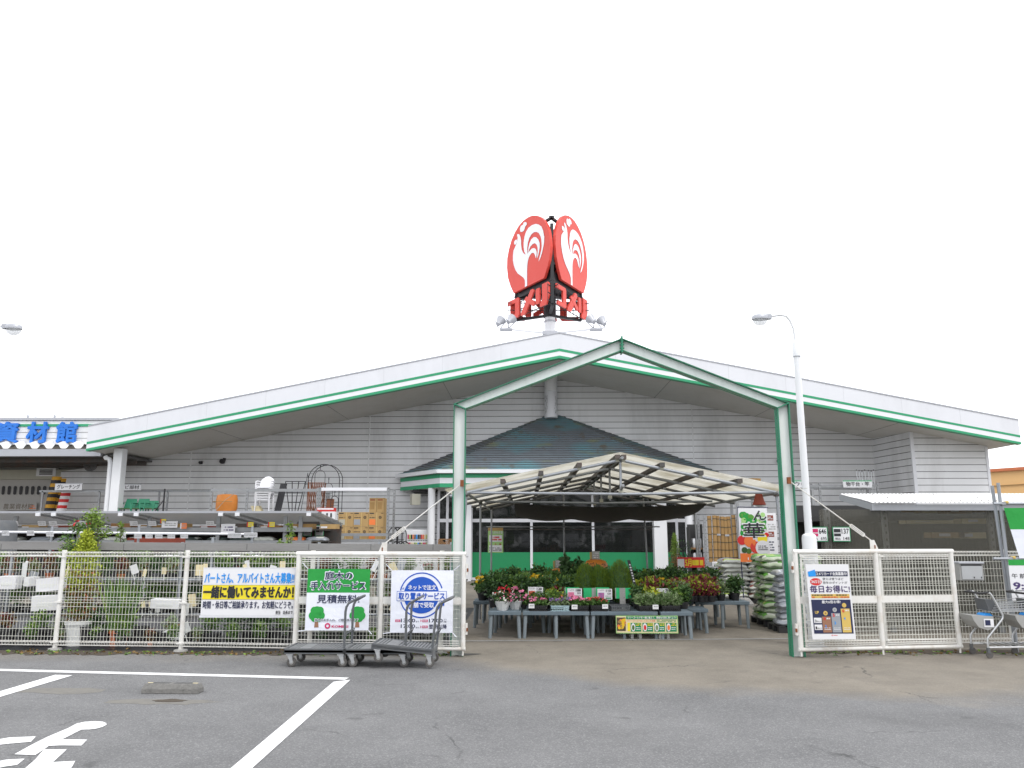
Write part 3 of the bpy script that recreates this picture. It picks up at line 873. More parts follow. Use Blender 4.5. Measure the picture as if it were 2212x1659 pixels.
single(o, 'camera_box', 'tiny black camera on the siding near the wing', 'camera', (c.x, YW, c.z))
o = MB(); c = at(897, 1079, 31.4)            # hanging lamp under the porch corner
o.obox((c.x, c.y, c.z), (.34, .3, .42), Matrix.Rotation(.4, 3, 'Z'), 'beige')
for s_ in (-1, 1): o.path([(c.x + s_ * .14, c.y, c.z + .2), (c.x + s_ * .1, c.y, c.z + .36), (c.x, c.y, zb + .01)], .008, 'black_paint', 4)
single(o, 'porch_lantern', 'beige box speaker hanging by wires under the porch corner', 'speaker', (c.x, c.y, c.z - .2))

# ================================================================ rooftop sign
XP, YPL = 1.035, 32.6
sg = thing('rooftop_sign', 'three sided red rooftop sign with white rooster emblem and red katakana', 'sign', (XP, YPL, 8))
m = MB()
m.lathe([(.225, 7.6), (.225, 10.75)], (XP, YPL, 0), 'lamp_white', 20); m.lathe([(.25, 10.55), (.25, 10.62)], (XP, YPL, 0), 'lamp_grey', 20)
m.build('mast', sg, smooth=40)
EGG = [(.48,12.02),(.21,12.39),(-.03,12.85),(-.12,13.34),(-.10,13.76),(.05,14.14),(.28,14.49),(.59,14.77),(.94,14.96),(1.32,15.06),(1.69,15.08),(2.05,15.04),(2.41,14.92),(2.76,14.72),(3.03,14.48),(3.23,14.21),(3.37,13.91),(3.45,13.57),(3.48,13.24),(3.44,12.95),(3.35,12.66),(3.24,12.45),(3.10,12.23),(2.96,12.03)]
ROO = [(.90,14.59),(1.01,14.52),(1.10,14.38),(1.15,14.20),(1.15,14.00),(1.20,13.79),(1.31,13.61),(1.46,13.49),(1.53,13.46),(1.42,13.62),(1.36,13.84),(1.36,14.05),(1.43,14.28),(1.55,14.46),(1.76,14.58),(2.05,14.61),(2.37,14.56),(2.61,14.45),(2.82,14.29),(2.95,14.07),(3.03,13.78),(3.02,13.55),(2.94,13.34),(2.84,13.13),(2.70,12.94),(2.58,12.85),(2.60,12.93),(2.70,13.10),(2.79,13.27),(2.83,13.45),(2.81,13.70),(2.75,13.88),(2.61,14.07),(2.44,14.18),(2.22,14.24),(2.01,14.21),(1.83,14.10),(1.72,13.94),(1.66,13.71),(1.68,13.44),(1.72,13.49),(1.76,13.68),(1.84,13.85),(1.99,13.99),(2.19,14.03),(2.40,13.96),(2.57,13.80),(2.66,13.63),(2.67,13.43),(2.61,13.25),(2.53,13.09),(2.44,13.01),(2.47,13.13),(2.52,13.32),(2.50,13.48),(2.43,13.62),(2.29,13.73),(2.11,13.75),(1.93,13.70),(1.82,13.60),(1.75,13.47),(1.86,13.52),(2.04,13.57),(2.22,13.54),(2.36,13.45),(2.43,13.30),(2.42,13.17),(2.35,13.04),(2.32,13.14),(2.26,13.26),(2.18,13.34),(2.04,13.38),(1.89,13.33),(1.78,13.24),(1.71,13.12),(1.66,12.94),(1.64,12.66),(1.64,12.38),(1.64,12.04),(1.45,12.04),(1.47,12.18),(1.45,12.35),(1.34,12.48),(1.12,12.63),(.86,12.80),(.67,13.00),(.52,13.26),(.44,13.51),(.44,13.76),(.49,13.95),(.63,14.08),(.75,14.19),(.82,14.31),(.86,14.42),(.80,14.53),(.82,14.60)]
COMB = [(1.09,14.62),(1.05,14.78),(1.13,14.88),(1.32,14.88),(1.35,14.95),(1.47,14.95),(1.61,14.88),(1.64,14.78),(1.50,14.73),(1.46,14.66),(1.39,14.58),(1.24,14.57)]
WAT = [(.55,14.23),(.54,14.34),(.65,14.39),(.79,14.36),(.80,14.28),(.71,14.18),(.62,14.18)]
SS = 3.5; rr = SS / math.sqrt(3)
CN = [(XP + rr * math.sin(R(a)), YPL - rr * math.cos(R(a))) for a in (2, 122, 242)]     # front, far right, far left corner
fr = MB()
for (i0, i1) in ((2, 0), (0, 1), (1, 2)):
    a, b = CN[i0], CN[i1]
    ax = Vector((b[0] - a[0], b[1] - a[1], 0)).normalized()
    bd = Board((a[0], a[1], 0), ax)
    o_, q_ = {2: (-.12, .962), 0: (.28, .895), 1: (.35, .78)}[i0]
    mp = lambda P_: [(o_ + (x + .12) * q_, z) for x, z in P_]
    bd.step = .006
    bd.prism([bd.P(x, z, 0) for x, z in mp(EGG)], -bd.n * .12, 'sign_red')
    bd.poly(mp(ROO), 'white_bright', 2); bd.poly(mp(COMB), 'white_bright', 2); bd.poly(mp(WAT), 'white_bright', 2)
    bd.build('logo_panel', sg)
    lt = Board((a[0], a[1], 0), ax)
    KO = [[(-.02, 11.74), (.86, 11.74), (.95, 11.66), (.95, 10.98), (.86, 10.88), (.03, 10.88), (.03, 11.06), (.60, 11.06), (.60, 11.56), (-.06, 11.56), (-.06, 11.68)]]
    ME = [[(1.93, 11.80), (2.12, 11.80), (2.22, 11.70), (1.52, 10.92), (1.42, 10.86), (1.10, 10.86), (1.10, 10.96)], [(1.40, 11.48), (1.58, 11.60), (2.26, 11.22), (2.26, 11.10), (2.10, 11.06)]]
    RI = [[(2.40, 11.72), (2.62, 11.72), (2.66, 11.66), (2.66, 11.12), (2.60, 11.06), (2.38, 11.06), (2.34, 11.12), (2.34, 11.66)], [(2.88, 11.80), (3.30, 11.80), (3.38, 11.72), (3.38, 11.22), (3.18, 10.88), (2.68, 10.88), (2.68, 11.0), (2.86, 11.16), (2.86, 11.74)]]
    for polys in (KO, ME, RI):
        q = Board((a[0], a[1], 0), ax)
        for kk, P_ in enumerate(polys):
            P_ = [(-.06 + (x + .06) * .945, z) for x, z in P_] if i0 == 2 else [(.36 + (x + .05) * .89, z) for x, z in P_]
            q.prism([q.P(x, z, kk * 2) for x, z in P_], -q.n * .07, 'sign_red')
        q.build('letter', sg)
    n = bd.n
    # black framing behind panel and letters
    for z in (10.98, 11.3, 11.62): fr.tube(Vector((a[0], a[1], z)) - n * .24, Vector((b[0], b[1], z)) - n * .24, .02, 'black_paint', 5)
    for s_ in range(0, 11): 
        p_ = Vector((a[0], a[1], 0)) + ax * (SS * s_ / 10) - n * .24
        fr.tube(p_ + Vector((0, 0, 10.93)), p_ + Vector((0, 0, 11.68)), .012, 'black_paint', 4)
    fr.prism([Vector((a[0], a[1], 11.86)) - n * .2 + ax * .25, Vector((a[0], a[1], 11.86)) - n * .2 + ax * 3.25, Vector((a[0], a[1], 12.3)) - n * .2 + ax * 3.1, Vector((a[0], a[1], 12.3)) - n * .2 + ax * .4], -n * .06, 'black_paint')
    for z in (12.6, 13.6, 14.6): fr.bar(Vector((a[0], a[1], z)) - n * .25 + ax * .3, Vector((a[0], a[1], z)) - n * .25 + ax * 3.2, .1, .1, 'black_paint')
    q_ = Vector((b[0], b[1], 0)); c_ = Vector((XP, YPL, 0)); e_ = c_ + (q_ - c_) * .80
    fr.bar(e_ + Vector((0, 0, 10.9)), e_ + Vector((0, 0, 14.3)), .13, .13, 'black_paint', (0, 1, 0))
    for z in (11.8, 13.0, 14.2): fr.bar(e_ + Vector((0, 0, z)), c_ + Vector((0, 0, z)), .12, .12, 'black_paint')
    fr.prism([e_ + Vector((0, 0, 11.82)), Vector((XP + (a[0] - XP) * .8, YPL + (a[1] - YPL) * .8, 11.82)), Vector((XP, YPL, 11.82))], (0, 0, .05), 'black_paint')
    for z in (10.86, ): fr.bar(e_ + Vector((0, 0, z)), c_ + Vector((0, 0, z)), .12, .1, 'black_paint')
fr.lathe([(.26, 10.75), (.26, 14.25)], (XP, YPL, 0), 'black_paint', 16)
fr.build('frame', sg)
# pairs of floodlights on arms
for sgn, (ue, ve) in ((-1, (1093, 706)), (1, (1288, 706))):
    arm = thing('floodlight_pair', 'grey floodlights on a pipe arm ' + ('nearer the lettered wing' if sgn < 0 else 'on the street lamp side') + ' of the rooftop sign', 'floodlight', (XP, 31.0, 9.0), group='floodlights of the rooftop sign')
    e = at(ue, ve + 4, 30.6); s0 = at(1188 + sgn * 8, 719, 31.6)
    m = MB(); m.tube(s0, e, .05, 'lamp_white', 8); m.obox(s0 + Vector((0, 0, -.02)), (.3, .3, .14), Matrix.Identity(3), 'lamp_grey'); m.box(e.x - .24, e.y - .15, e.z - .06, e.x + .24, e.y + .2, e.z - .01, 'lamp_grey')
    m.build('arm', arm)
    for k, (du, dv) in enumerate(((-14, -13), (9, -17)) if sgn < 0 else ((14, -13), (-9, -17))):
        h = at(ue + du, ve + dv + 3, 30.5); m = MB()
        m.lathe([(.02, -.17), (.09, -.145), (.11, -.04), (.20, .14), (.21, .16)], (0, 0, 0), 'lamp_grey', 14)
        tgt = (Vector((XP, YPL, 13.2)) - h).normalized() if k == 0 else (Vector((XP - sgn * .5, YPL, 12.5)) - h).normalized()
        M3 = Vector((0, 0, 1)).rotation_difference(tgt).to_matrix()
        m.v = [tuple(h + M3 @ Vector(p)) for p in m.v]
        m.path([h + M3 @ Vector((.2, 0, 0)), (h.x + .06, h.y, h.z - .22), (e.x + (h.x - e.x) * .6, e.y, e.z)], .022, 'lamp_grey', 5)
        m.path([h + M3 @ Vector((-.2, 0, 0)), (h.x - .06, h.y, h.z - .22), (e.x + (h.x - e.x) * .5, e.y, e.z)], .022, 'lamp_grey', 5)
        m.build('floodlight_head', arm, smooth=40)

# ================================================================ neighbours
m = MB()
YO = 44.0
p = [at(2138, 1021, YO), at(2290, 1001, YO - 5)]
bo = thing('orange_building', 'orange walled neighbouring building past the store corner', 'building', (p[0].x, YO, 0))
x0, x1 = p[0].x - 2, p[0].x + 16
zt0 = p[0].z; sl = .055
m.prism([(x0, YO, 0), (x1, YO - 4, 0), (x1, YO - 4, zt0 + .9), (x0, YO, zt0 - .1)], (0, 12, 0), 'orange_wall')
m.build('wall', bo)
m = MB(); m.bar((x0, YO - .05, zt0 - .02), (x1, YO - 4.05, zt0 + .98), .2, .16, 'terracotta'); m.bar((x0, YO - .04, zt0 - .85), (x1, YO - 4.04, zt0 + .15), .06, .03, 'carton_dark')
m.build('parapet', bo)

# ================================================================ street lamps
def street_lamp(u_top, u_bot, sgn, label, dv=0):
    Yl = 13.2
    b = at(u_bot, 1180, Yl); x = b.x
    t = thing('street_lamp', label, 'street lamp', (x, Yl, 0), group='street lamps of the car park')
    m = MB()
    z1 = at(u_bot, 1163, Yl).z; zt_ = at(u_top, 770 + dv, Yl).z; z2 = at(u_top, 738 + dv, Yl).z
    m.lathe([(.115, .03), (.115, z1), (.105, z1 + .05), (.06, z1 + .08), (.052, zt_)], (x, Yl, 0), 'lamp_white', 16)
    m.lathe([(.16, 0), (.16, .03)], (x, Yl, 0), 'lamp_grey', 12)
    m.build('pole', t, smooth=40)
    m = MB(); m.lathe([(.062, zt_), (.062, z2 - .02), (.05, z2)], (x, Yl, 0), 'lamp_white', 14); m.lathe([(.064, zt_ - .01), (.064, zt_ + .006)], (x, Yl, 0), 'lamp_grey', 14)
    m.build('collar', t, smooth=40)
    m = MB()
    za = at(u_top, 680 + dv, Yl).z
    m.path([(x, Yl, z2 - .05), (x - sgn * .02, Yl, z2 + .22), (x - sgn * .07, Yl, za - .1), (x - sgn * .13, Yl, za - .02), (x - sgn * .24, Yl, za), (x - sgn * .46, Yl, za - .035)], .02, 'lamp_white', 8)
    m.build('arm', t, smooth=60)
    hx = x - sgn * .57; hz = za - .045
    m = MB()
    m.lathe([(.05, .055), (.10, .045), (.125, .02), (.13, -.02), (.128, -.035)], (hx, Yl, hz), 'lamp_grey', 18, sx=1.15, sy=.8)
    m.box(hx + sgn * .09, Yl - .045, hz - .03, hx + sgn * .18, Yl + .045, hz + .05, 'lamp_grey')
    h = m.build('lamp_head', t, smooth=40)
    m = MB(); m.lathe([(.12, -.035), (.115, -.07), (.09, -.11), (.05, -.135), (.01, -.142)], (hx - sgn * .01, Yl, hz), 'lamp_glass', 18, sx=1.05, sy=.8)
    m.build('lamp_glass', h, smooth=60)
street_lamp(1727, 1749, 1, 'tall white street lamp with a bent arm beside the green portal')
street_lamp(-91, -102, -1, 'street lamp of which only the grey head shows over the wing', 22)
# ================================================================ green portal over the entrance
YPT = 12.25
pt = thing('entrance_portal', 'green and white steel beam portal over the garden yard entrance', 'portal', (1.6, YPT, 0))
OL, OR_ = at(977, 1180, YPT).x, at(1729, 1300, YPT).x
zeL, zeR = at(984, 874, YPT).z, at(1712, 872, YPT).z
ze = (zeL + zeR) / 2; pk = at(1342, 733, YPT)
BW = .185                                   # beam depth in the plane of the frame
def hbeam(a, b, a2, b2, name, sgn):
    """outer edge a-b, inner edge a2-b2 (x, z); white web between green flanges"""
    m = MB(); t = .012
    def P(p, y): return (p[0], y, p[1])
    for k in (0, 1):
        y = YPT - .006 + k * .012
    m.prism([P(a, YPT + .006), P(b, YPT + .006), P(b2, YPT + .006), P(a2, YPT + .006)], (0, -.012, 0), 'beam_white')
    for (p, q, r_, s_) in ((a, b, a2, b2), (a2, b2, a, b)):
        p, q, r_, s_ = [Vector((c[0], 0, c[1])) for c in (p, q, r_, s_)]
        i0 = (r_ - p).normalized() * t; i1 = (s_ - q).normalized() * t
        V = [p, q, q + i1, p + i0]
        m.prism([v + Vector((0, YPT - .09, 0)) for v in V], (0, .18, 0), 'beam_green')
    o = m.build(name, pt)
    return o
dx = pk.x - OL; sl = math.atan2(pk.z - ze, dx)
# mitre at the eaves
mi = BW / math.tan((math.pi / 2 + sl) / 2)
inL = (OL + BW, ze - mi * .62); inR = (OR_ - BW, ze - mi * .62)
pkin = (pk.x, pk.z - BW / math.cos(sl))
hbeam((OL, 0), (OL, ze), (OL + BW, 0), inL, 'post', 1)
hbeam((OR_, 0), (OR_, ze), (OR_ - BW, 0), inR, 'post', -1)
hbeam((OL, ze), (pk.x, pk.z), inL, pkin, 'rafter', 1)
hbeam((OR_, ze), (pk.x, pk.z), inR, pkin, 'rafter', -1)
m = MB()
m.box(pk.x - .012, YPT - .1, pkin[1] - .03, pk.x + .012, YPT + .1, pk.z + .03, 'beam_green')
for z in (.2, .5, .8):
    zz_ = pkin[1] + (pk.z - pkin[1]) * z
    m.box(pk.x - .035, YPT - .07, zz_ - .012, pk.x + .035, YPT - .045, zz_ + .012, 'beam_green')
for (o, i) in (((OL, ze), inL), ((OR_, ze), inR)):
    m.bar((o[0], YPT - .001, o[1]), (i[0], YPT - .001, i[1]), .19, .016, 'beam_green', (0, 0, 1))
m.build('joint_plate', pt)

# ================================================================ wire mesh fences
def mesh_panel(mb, a, b, z0, z1, dx, zs, r=.0027, m_='wire_white', beam=True):
    a, b = Vector((a[0], a[1], 0)), Vector((b[0], b[1], 0)); L = (b - a).length; d = (b - a) / L; n = Vector((d.y, -d.x, 0))
    k = max(1, round(L / dx))
    for i in range(k + 1):
        p = a + d * (L * i / k); mb.tube(p + Vector((0, 0, z0)), p + Vector((0, 0, z1)), r, m_, 4, caps=False)
    for z in zs:
        mb.tube(a + n * .006 + Vector((0, 0, z)), b + n * .006 + Vector((0, 0, z)), r * 1.4, m_, 4, caps=False)
    if beam:                                # folded triangular edges
        for z, s_ in ((z0, 1), (z1, -1)):
            for dy, dz in ((.0, 0), (.045, .012 * s_), (.045, .055 * s_), (0, .065 * s_)):
                mb.tube(a + n * dy + Vector((0, 0, z + dz)), b + n * dy + Vector((0, 0, z + dz)), r * 2.3, 'fence_white', 4, caps=False)
            for i in range(k + 1):
                p = a + d * (L * i / k); mb.path([p + Vector((0, 0, z)), p + n * .05 + Vector((0, 0, z + .02 * s_)), p + n * .045 + Vector((0, 0, z + .055 * s_)), p + Vector((0, 0, z + .065 * s_))], r, m_, 4, caps=False)
def fence(name, label, posts, htop):
    t = thing('mesh_fence', label, 'fence', (posts[0].x, posts[0].y, 0))
    for p in posts:
        m = MB(); m.tube((p.x, p.y, 0), (p.x, p.y, htop + .01), .036, 'fence_white', 10); m.lathe([(.11, 0), (.10, .025), (.05, .035)], (p.x, p.y, 0), 'concrete', 10)
        for z in (.12, .72, htop - .09): m.box(p.x - .06, p.y - .05, z - .012, p.x + .06, p.y - .03, z + .012, 'fence_white')
        m.build('post', t, smooth=50)
    zs = [.20, .31, .42, .53, .64, .70, .74, .78, .86, .97, 1.08, 1.19, 1.30, 1.39]
    for p, q in zip(posts, posts[1:]):
        d = (q - p).normalized()
        m = MB(); mesh_panel(m, (p + d * .03)[:2], (q - d * .03)[:2], .07, htop - .02, .052, [z * (htop / 1.48) for z in zs])
        m.build('mesh_panel', t)
    return t
HF = at(403, 1190, 12.58).z
base_l = gr(390, 1407); dir_l = (gr(118, 1404) - base_l)
fl = [base_l + dir_l * k for k in (3, 2, 1, 0)] + [Vector((-3.26, 12.42, 0)), Vector((-1.28, 12.38, 0))]
fence('mesh_fence', 'white wire mesh fence running past the shelves beneath the lettered wing', fl, HF)
p0, p1 = gr(1914, 1400), gr(2189, 1397)
fr_ = [p0 + (p0 - p1) * .62, p0, p1, p1 + (p1 - p0) * 1.0]
fence('mesh_fence', 'white wire mesh fence carrying the grey mailbox', fr_, at(2157, 1188, p1.y).z)

# ================================================================ swing gates folded back on both sides
def gate(label, a, b, zt, brk, rodtop, hinge_at_b):
    """a, b: ground points of the two ends"""
    a, b = Vector(a), Vector(b); d = (b - a).normalized(); L = (b - a).length; n = Vector((d.y, -d.x, 0))
    t = thing('swing_gate', label, 'gate', (a.x, a.y, 0))
    z0 = .115; mid = (a + b) / 2 + d * (.02)
    m = MB(); r = .036
    U = Vector((0, 0, 1))
    m.path([a + U * z0, a + U * zt], r, 'fence_white', 10); m.path([b + U * z0, b + U * zt], r, 'fence_white', 10)
    m.path([a - d * r + U * zt, b + d * r + U * zt], r, 'fence_white', 10); m.path([a - d * r + U * z0, b + d * r + U * z0], r * .8, 'fence_white', 10)
    m.path([mid + U * z0, mid + U * zt], r, 'fence_white', 10)
    zm = z0 + (zt - z0) * .50
    for p, q in ((a, mid), (mid, b)):
        m.obox((p + q) / 2 + U * zm, ((q - p).length - .07, .022, .10), Matrix((d, -n, U)).transposed(), 'fence_white')
    m.build('frame', t, smooth=50)
    for p, q in ((a, mid), (mid, b)):
        for zz0, zz1 in ((z0 + .05, zm - .06), (zm + .06, zt - .05)):
            m = MB(); k = 9; zs = [zz0 + (zz1 - zz0) * i / k for i in range(k + 1)]
            mesh_panel(m, (p + d * .05)[:2], (q - d * .05)[:2], zz0, zz1, .05, zs, .0022, beam=False)
            ze_ = zz1 - .03 if zz1 > zm + .2 else zz0 + .03
            for dz in (-.03, 0, .03): m.tube(p + d * .06 + n * .03 + U * (ze_ + dz), q - d * .06 + n * .03 + U * (ze_ + dz), .006, 'fence_white', 5)
            m.build('mesh_panel', t)
    h = b if hinge_at_b else a; s_ = 1 if hinge_at_b else -1
    for z in (zt - .22, z0 + .28):
        m = MB(); m.obox(h + d * s_ * .05 + U * z, (.03, .04, .16), Matrix((d, -n, U)).transposed(), 'fence_white'); m.obox(h + d * s_ * .06 + U * (z - .01) + n * .012, (.022, .03, .05), Matrix((d, -n, U)).transposed(), 'rust')
        m.build('hinge', t)
    m = MB(); c = mid + U * zt                # bracket, turnbuckle and stay rod up to the portal
    e = -1 if not hinge_at_b else 1
    m.prism([c + d * -.07 - n * .006, c + d * .07 - n * .006, c + d * (.07 if e > 0 else .0) + U * .17 - n * .006, c + d * (.0 if e > 0 else -.07) + U * .17 - n * .006], n * .012, 'fence_white')
    m.obox(c + U * .07 + n * .012, (.016, .008, .05), Matrix((d, -n, U)).transposed(), 'rust')
    A = c + U * .15 + d * .03 * e; Bp = Vector(rodtop); dd = (Bp - A)
    m.tube(A, Bp, .009, 'fence_white', 6)
    for k in (-1, 1):
        w_ = dd.normalized().cross(n).normalized() * .022 * k
        m.tube(A + dd * .10 + w_, A + dd * .26 + w_, .008, 'fence_white', 5)
    for kk in (.10, .26): m.tube(A + dd * kk - dd.normalized().cross(n).normalized() * .022, A + dd * kk + dd.normalized().cross(n).normalized() * .022, .01, 'fence_white', 5)
    m.obox(Bp, (.05, .05, .1), Matrix.Identity(3), 'rust')
    m.build('stay_rod', t)
    m = MB(); lo = a if hinge_at_b else b
    for p in ((a, b) if hinge_at_b else (a, mid, b)): m.tube(p + U * .02, p + U * z0, .014, 'fence_white', 6)
    m.build('drop_bolt', t)
    return t
YGL = 12.10
gate('white pipe framed gate carrying the two cloth banners', (at(641, 1300, 12.22).x, 12.22, 0), (at(1001, 1300, YGL).x, YGL, 0), at(1003, 1197, YGL).z, None, at(998, 1044, YPT - .1), True)
gate('white pipe framed gate carrying the loyalty card poster', (at(1724, 1300, YGL).x, YGL, 0), (at(2063, 1292, 12.5).x, 12.5, 0), at(1722, 1192, YGL).z, None, at(1704, 1038, YPT - .1), False)

# ================================================================ signs on fence and gates
def sign_at(name, label, cat, tl, br, Y, base='paper', wave=None, t=.012, group=None, ax=(1, 0, 0)):
    A = at(*tl, Y); Bq = at(*br, Y)
    W, Hh = Bq.x - A.x, A.z - Bq.z
    b = Board((A.x, Y, Bq.z), ax, (0, 0, 1), wave=wave)
    return b, W, Hh
def done(b, name, label, cat, group=None):
    o = b.o
    return single(b, name, label, cat, (o.x, o.y, o.z), group)
# recruiting board
b, W, Hh = sign_at('', '', '', (440, 1226), (636, 1330), 12.30)
b.slab(0, 0, W, Hh, .01, 'paper'); b.rect(-.005, Hh - .012, W + .02, Hh, 'white_panel', 1)
b.rect(.01, Hh * .335, W - .01, Hh * .635, 'yellow', 1)
for z in (.335, .635): b.rect(0, Hh * z - .004, W, Hh * z + .001, 'grey_plastic', 1)
b.txt('パートさん、アルバイトさん大募集!!', .03, Hh * .67, W - .03, Hh * .89, 'sky_blue', 2, .028)
b.txt('一緒に働いてみませんか！', .03, Hh * .365, W - .03, Hh * .61, 'ink', 3, .05)
b.txt('時間・休日等ご相談承ります。お気軽にどうぞ。', .03, Hh * .145, W - .03, Hh * .30, 'navy', 2, .02)
b.txt('担当　店長まで', W * .80, Hh * .03, W - .03, Hh * .105, 'ink', 2, .02)
b.rect(-.02, -.03, W, 0, 'white_panel', -1)
done(b, 'recruiting_board', 'white and yellow recruiting board wired to the mesh fence', 'sign')
# green gardening banner
def ties(b, W, Hh):
    for (x, z, dx, dz) in ((0, Hh, -.08, .09), (W, Hh, .09, .07), (W * .5, Hh, -.02, .08), (0, 0, -.1, -.01), (W, 0, .05, -.05)):
        b.tube(b.P(x, z, 1), b.P(x + dx, z + dz, 8), .006, 'cloth_white', 5)
wv = lambda s_: (lambda x, z: .012 * math.sin(x * 2.6 + s_) * math.cos(z * 2.4 + s_) + .004 * math.sin((x + z) * 4 + s_))
b, W, Hh = sign_at('', '', '', (665, 1229), (796, 1362), 12.0, wave=wv(1))
b.rect(0, 0, W, Hh * .61, 'cloth_white', 0); b.rect(0, Hh * .61, W, Hh, 'cloth_green', 0)
b.txt('庭木の', W * .27, Hh * .815, W * .73, Hh * .965, 'cloth_white', 1.5, .075); b.txt('庭木の', W * .28, Hh * .825, W * .72, Hh * .955, 'navy', 3, .022)
b.txt('手入れサービス', W * .05, Hh * .655, W * .94, Hh * .80, 'cloth_white', 1.5, .075); b.txt('手入れサービス', W * .06, Hh * .665, W * .93, Hh * .79, 'navy', 3, .022)
b.txt('見積無料!', W * .17, Hh * .44, W * .84, Hh * .575, 'navy', 2, .022)
for cx in (.175, .815):
    b.poly([(W * (cx - .03), Hh * .05), (W * (cx + .04), Hh * .05), (W * (cx + .025), Hh * .17), (W * (cx - .02), Hh * .17)], 'bronze', 1.5)
    for (ox, oz, r_) in ((0, .30, .085), (-.06, .24, .065), (.065, .24, .065), (-.03, .20, .06), (.035, .20, .06), (-.04, .32, .06), (.05, .32, .06)):
        b.disc(W * (cx + ox), Hh * oz, W * r_, 'cloth_green', 2, 18)
b.txt('庭木のお手入れ、ご相談承ります', W * .145, Hh * .145, W * .84, Hh * .195, 'cloth_white', 3, .07); b.txt('庭木のお手入れ、ご相談承ります', W * .15, Hh * .15, W * .835, Hh * .19, 'ink', 4, .01)
b.ring(W * .355, Hh * .075, W * .022, W * .044, 'crimson', 2); b.txt('KOMERI', W * .42, Hh * .045, W * .68, Hh * .085, 'crimson', 2, .03)
ties(b, W, Hh)
done(b, 'cloth_banner', 'green and white tree care banner tied to the pipe gate', 'banner', )
# blue pick-up service banner
b, W, Hh = sign_at('', '', '', (846, 1232), (978, 1367), 12.0, wave=wv(3))
b.rect(0, 0, W, Hh, 'cloth_white', 0)
c = (W * .49, Hh * .60)
b.disc(*c, W * .285, 'blue_ink', 1, 40); b.ring(*c, W * .335, W * .355, 'blue_ink', 1, 18, 168, 40); b.ring(*c, W * .335, W * .355, 'blue_ink', 1, 198, 348, 40)
b.poly([(W * .13, Hh * .735), (W * .20, Hh * .69), (W * .21, Hh * .73), (W * .18, Hh * .70)], 'blue_ink', 2); b.poly([(W * .79, Hh * .44), (W * .86, Hh * .50), (W * .86, Hh * .43)], 'blue_ink', 2)
b.rect(W * .095, Hh * .505, W * .895, Hh * .665, 'blue_ink', 2); b.rect(W * .103, Hh * .513, W * .887, Hh * .657, 'cloth_white', 3)
b.txt('取り置きサービス', W * .125, Hh * .53, W * .865, Hh * .64, 'blue_ink', 4, .04)
b.txt('ネットで注文', W * .275, Hh * .685, W * .725, Hh * .765, 'cloth_white', 2, .03); b.txt('店舗で受取', W * .285, Hh * .40, W * .695, Hh * .485, 'cloth_white', 2, .03)
for (s_, z0, x0, x1) in (('13:00', .165, .17, .40), ('17:00', .165, .62, .84), ('17:00', .075, .17, .40)): b.txt(s_, W * x0, Hh * z0, W * x1, Hh * (z0 + .06), 'navy', 1, .02)
b.txt('翌朝以降', W * .62, Hh * .065, W * .905, Hh * .135, 'navy', 1, .02)
for z0 in (.165, .07):
    b.txt('まで', W * .41, Hh * z0, W * .46, Hh * (z0 + .025), 'navy', 1, .01)
    b.rect(W * .515, Hh * (z0 + .005), W * .60, Hh * (z0 + .045), 'crimson', 1); b.txt('受取', W * .525, Hh * (z0 + .01), W * .59, Hh * (z0 + .04), 'cloth_white', 2, .01)
    b.poly([(W * .485, Hh * (z0 + .005)), (W * .505, Hh * (z0 + .025)), (W * .485, Hh * (z0 + .045))], 'crimson', 1)
b.rect(W * .08, Hh * .17, W * .16, Hh * .21, 'crimson', 1); b.txt('注文', W * .09, Hh * .175, W * .15, Hh * .205, 'cloth_white', 2, .01)
b.txt('より', W * .855, Hh * .20, W * .90, Hh * .225, 'navy', 1, .01); b.txt('可能', W * .855, Hh * .165, W * .90, Hh * .19, 'navy', 1, .01)
ties(b, W, Hh)
done(b, 'cloth_banner', 'white banner with a round blue pick-up service mark', 'banner')
# tag of paper at the foot of the gate
A = at(916, 1345, 12.03); b = Board(A - Vector((0, 0, .16)), (1, 0, 0), (-.35, 0, .94)); b.rect(0, 0, .085, .27, 'paper', 0); b.fuzz(.01, .02, .075, .25, 'grey_plastic', 5, 1, 4)
done(b, 'paper_tag', 'small crumpled paper tag hanging low on the pipe gate', 'tag')
# loyalty card poster
b, W, Hh = sign_at('', '', '', (1739, 1219), (1846, 1381), 12.0)
b.ax = Vector((1, .06, 0)).normalized(); b.n = b.ax.cross(b.az); b.az = Vector((-.028, 0, 1)).normalized(); b.o.x += .03; b.o.y = 11.98
b.slab(0, 0, W, Hh, .006, 'paper')
b.rect(W * .04, Hh * .838, W * .96, Hh * .905, 'navy', 1); b.poly([(W * .04, Hh * .835), (W * .22, Hh * .84), (W * .20, Hh * .93), (W * .03, Hh * .90)], 'sky_blue', 2)
b.txt('コメリカード会員募集中!', W * .21, Hh * .85, W * .94, Hh * .895, 'paper', 3, .03)
b.disc(W * .20, Hh * .765, W * .135, 'red', 1, 24, Hh * .05); b.txt('365日', W * .09, Hh * .745, W * .31, Hh * .79, 'paper', 2, .02)
b.txt('使えば使うほど', W * .36, Hh * .785, W * .85, Hh * .82, 'ink', 1, .005); b.txt('翌年のポイントが', W * .36, Hh * .735, W * .93, Hh * .77, 'ink', 1, .005)
b.txt('毎日お得に!', W * .05, Hh * .62, W * .97, Hh * .715, 'purple_ink', 1, .025)
b.rect(W * .06, Hh * .545, W * .95, Hh * .60, 'gold', 1); b.fuzz(W * .08, Hh * .575, W * .90, Hh * .598, 'ink', 1, 2, 3, .6); b.fuzz(W * .08, Hh * .548, W * .93, Hh * .57, 'red', 1, 2, 5, .6)
b.rect(W * .05, Hh * .075, W * .96, Hh * .525, 'navy', 1); b.txt('最大6倍お得!', W * .29, Hh * .475, W * .72, Hh * .515, 'paper', 2, .025)
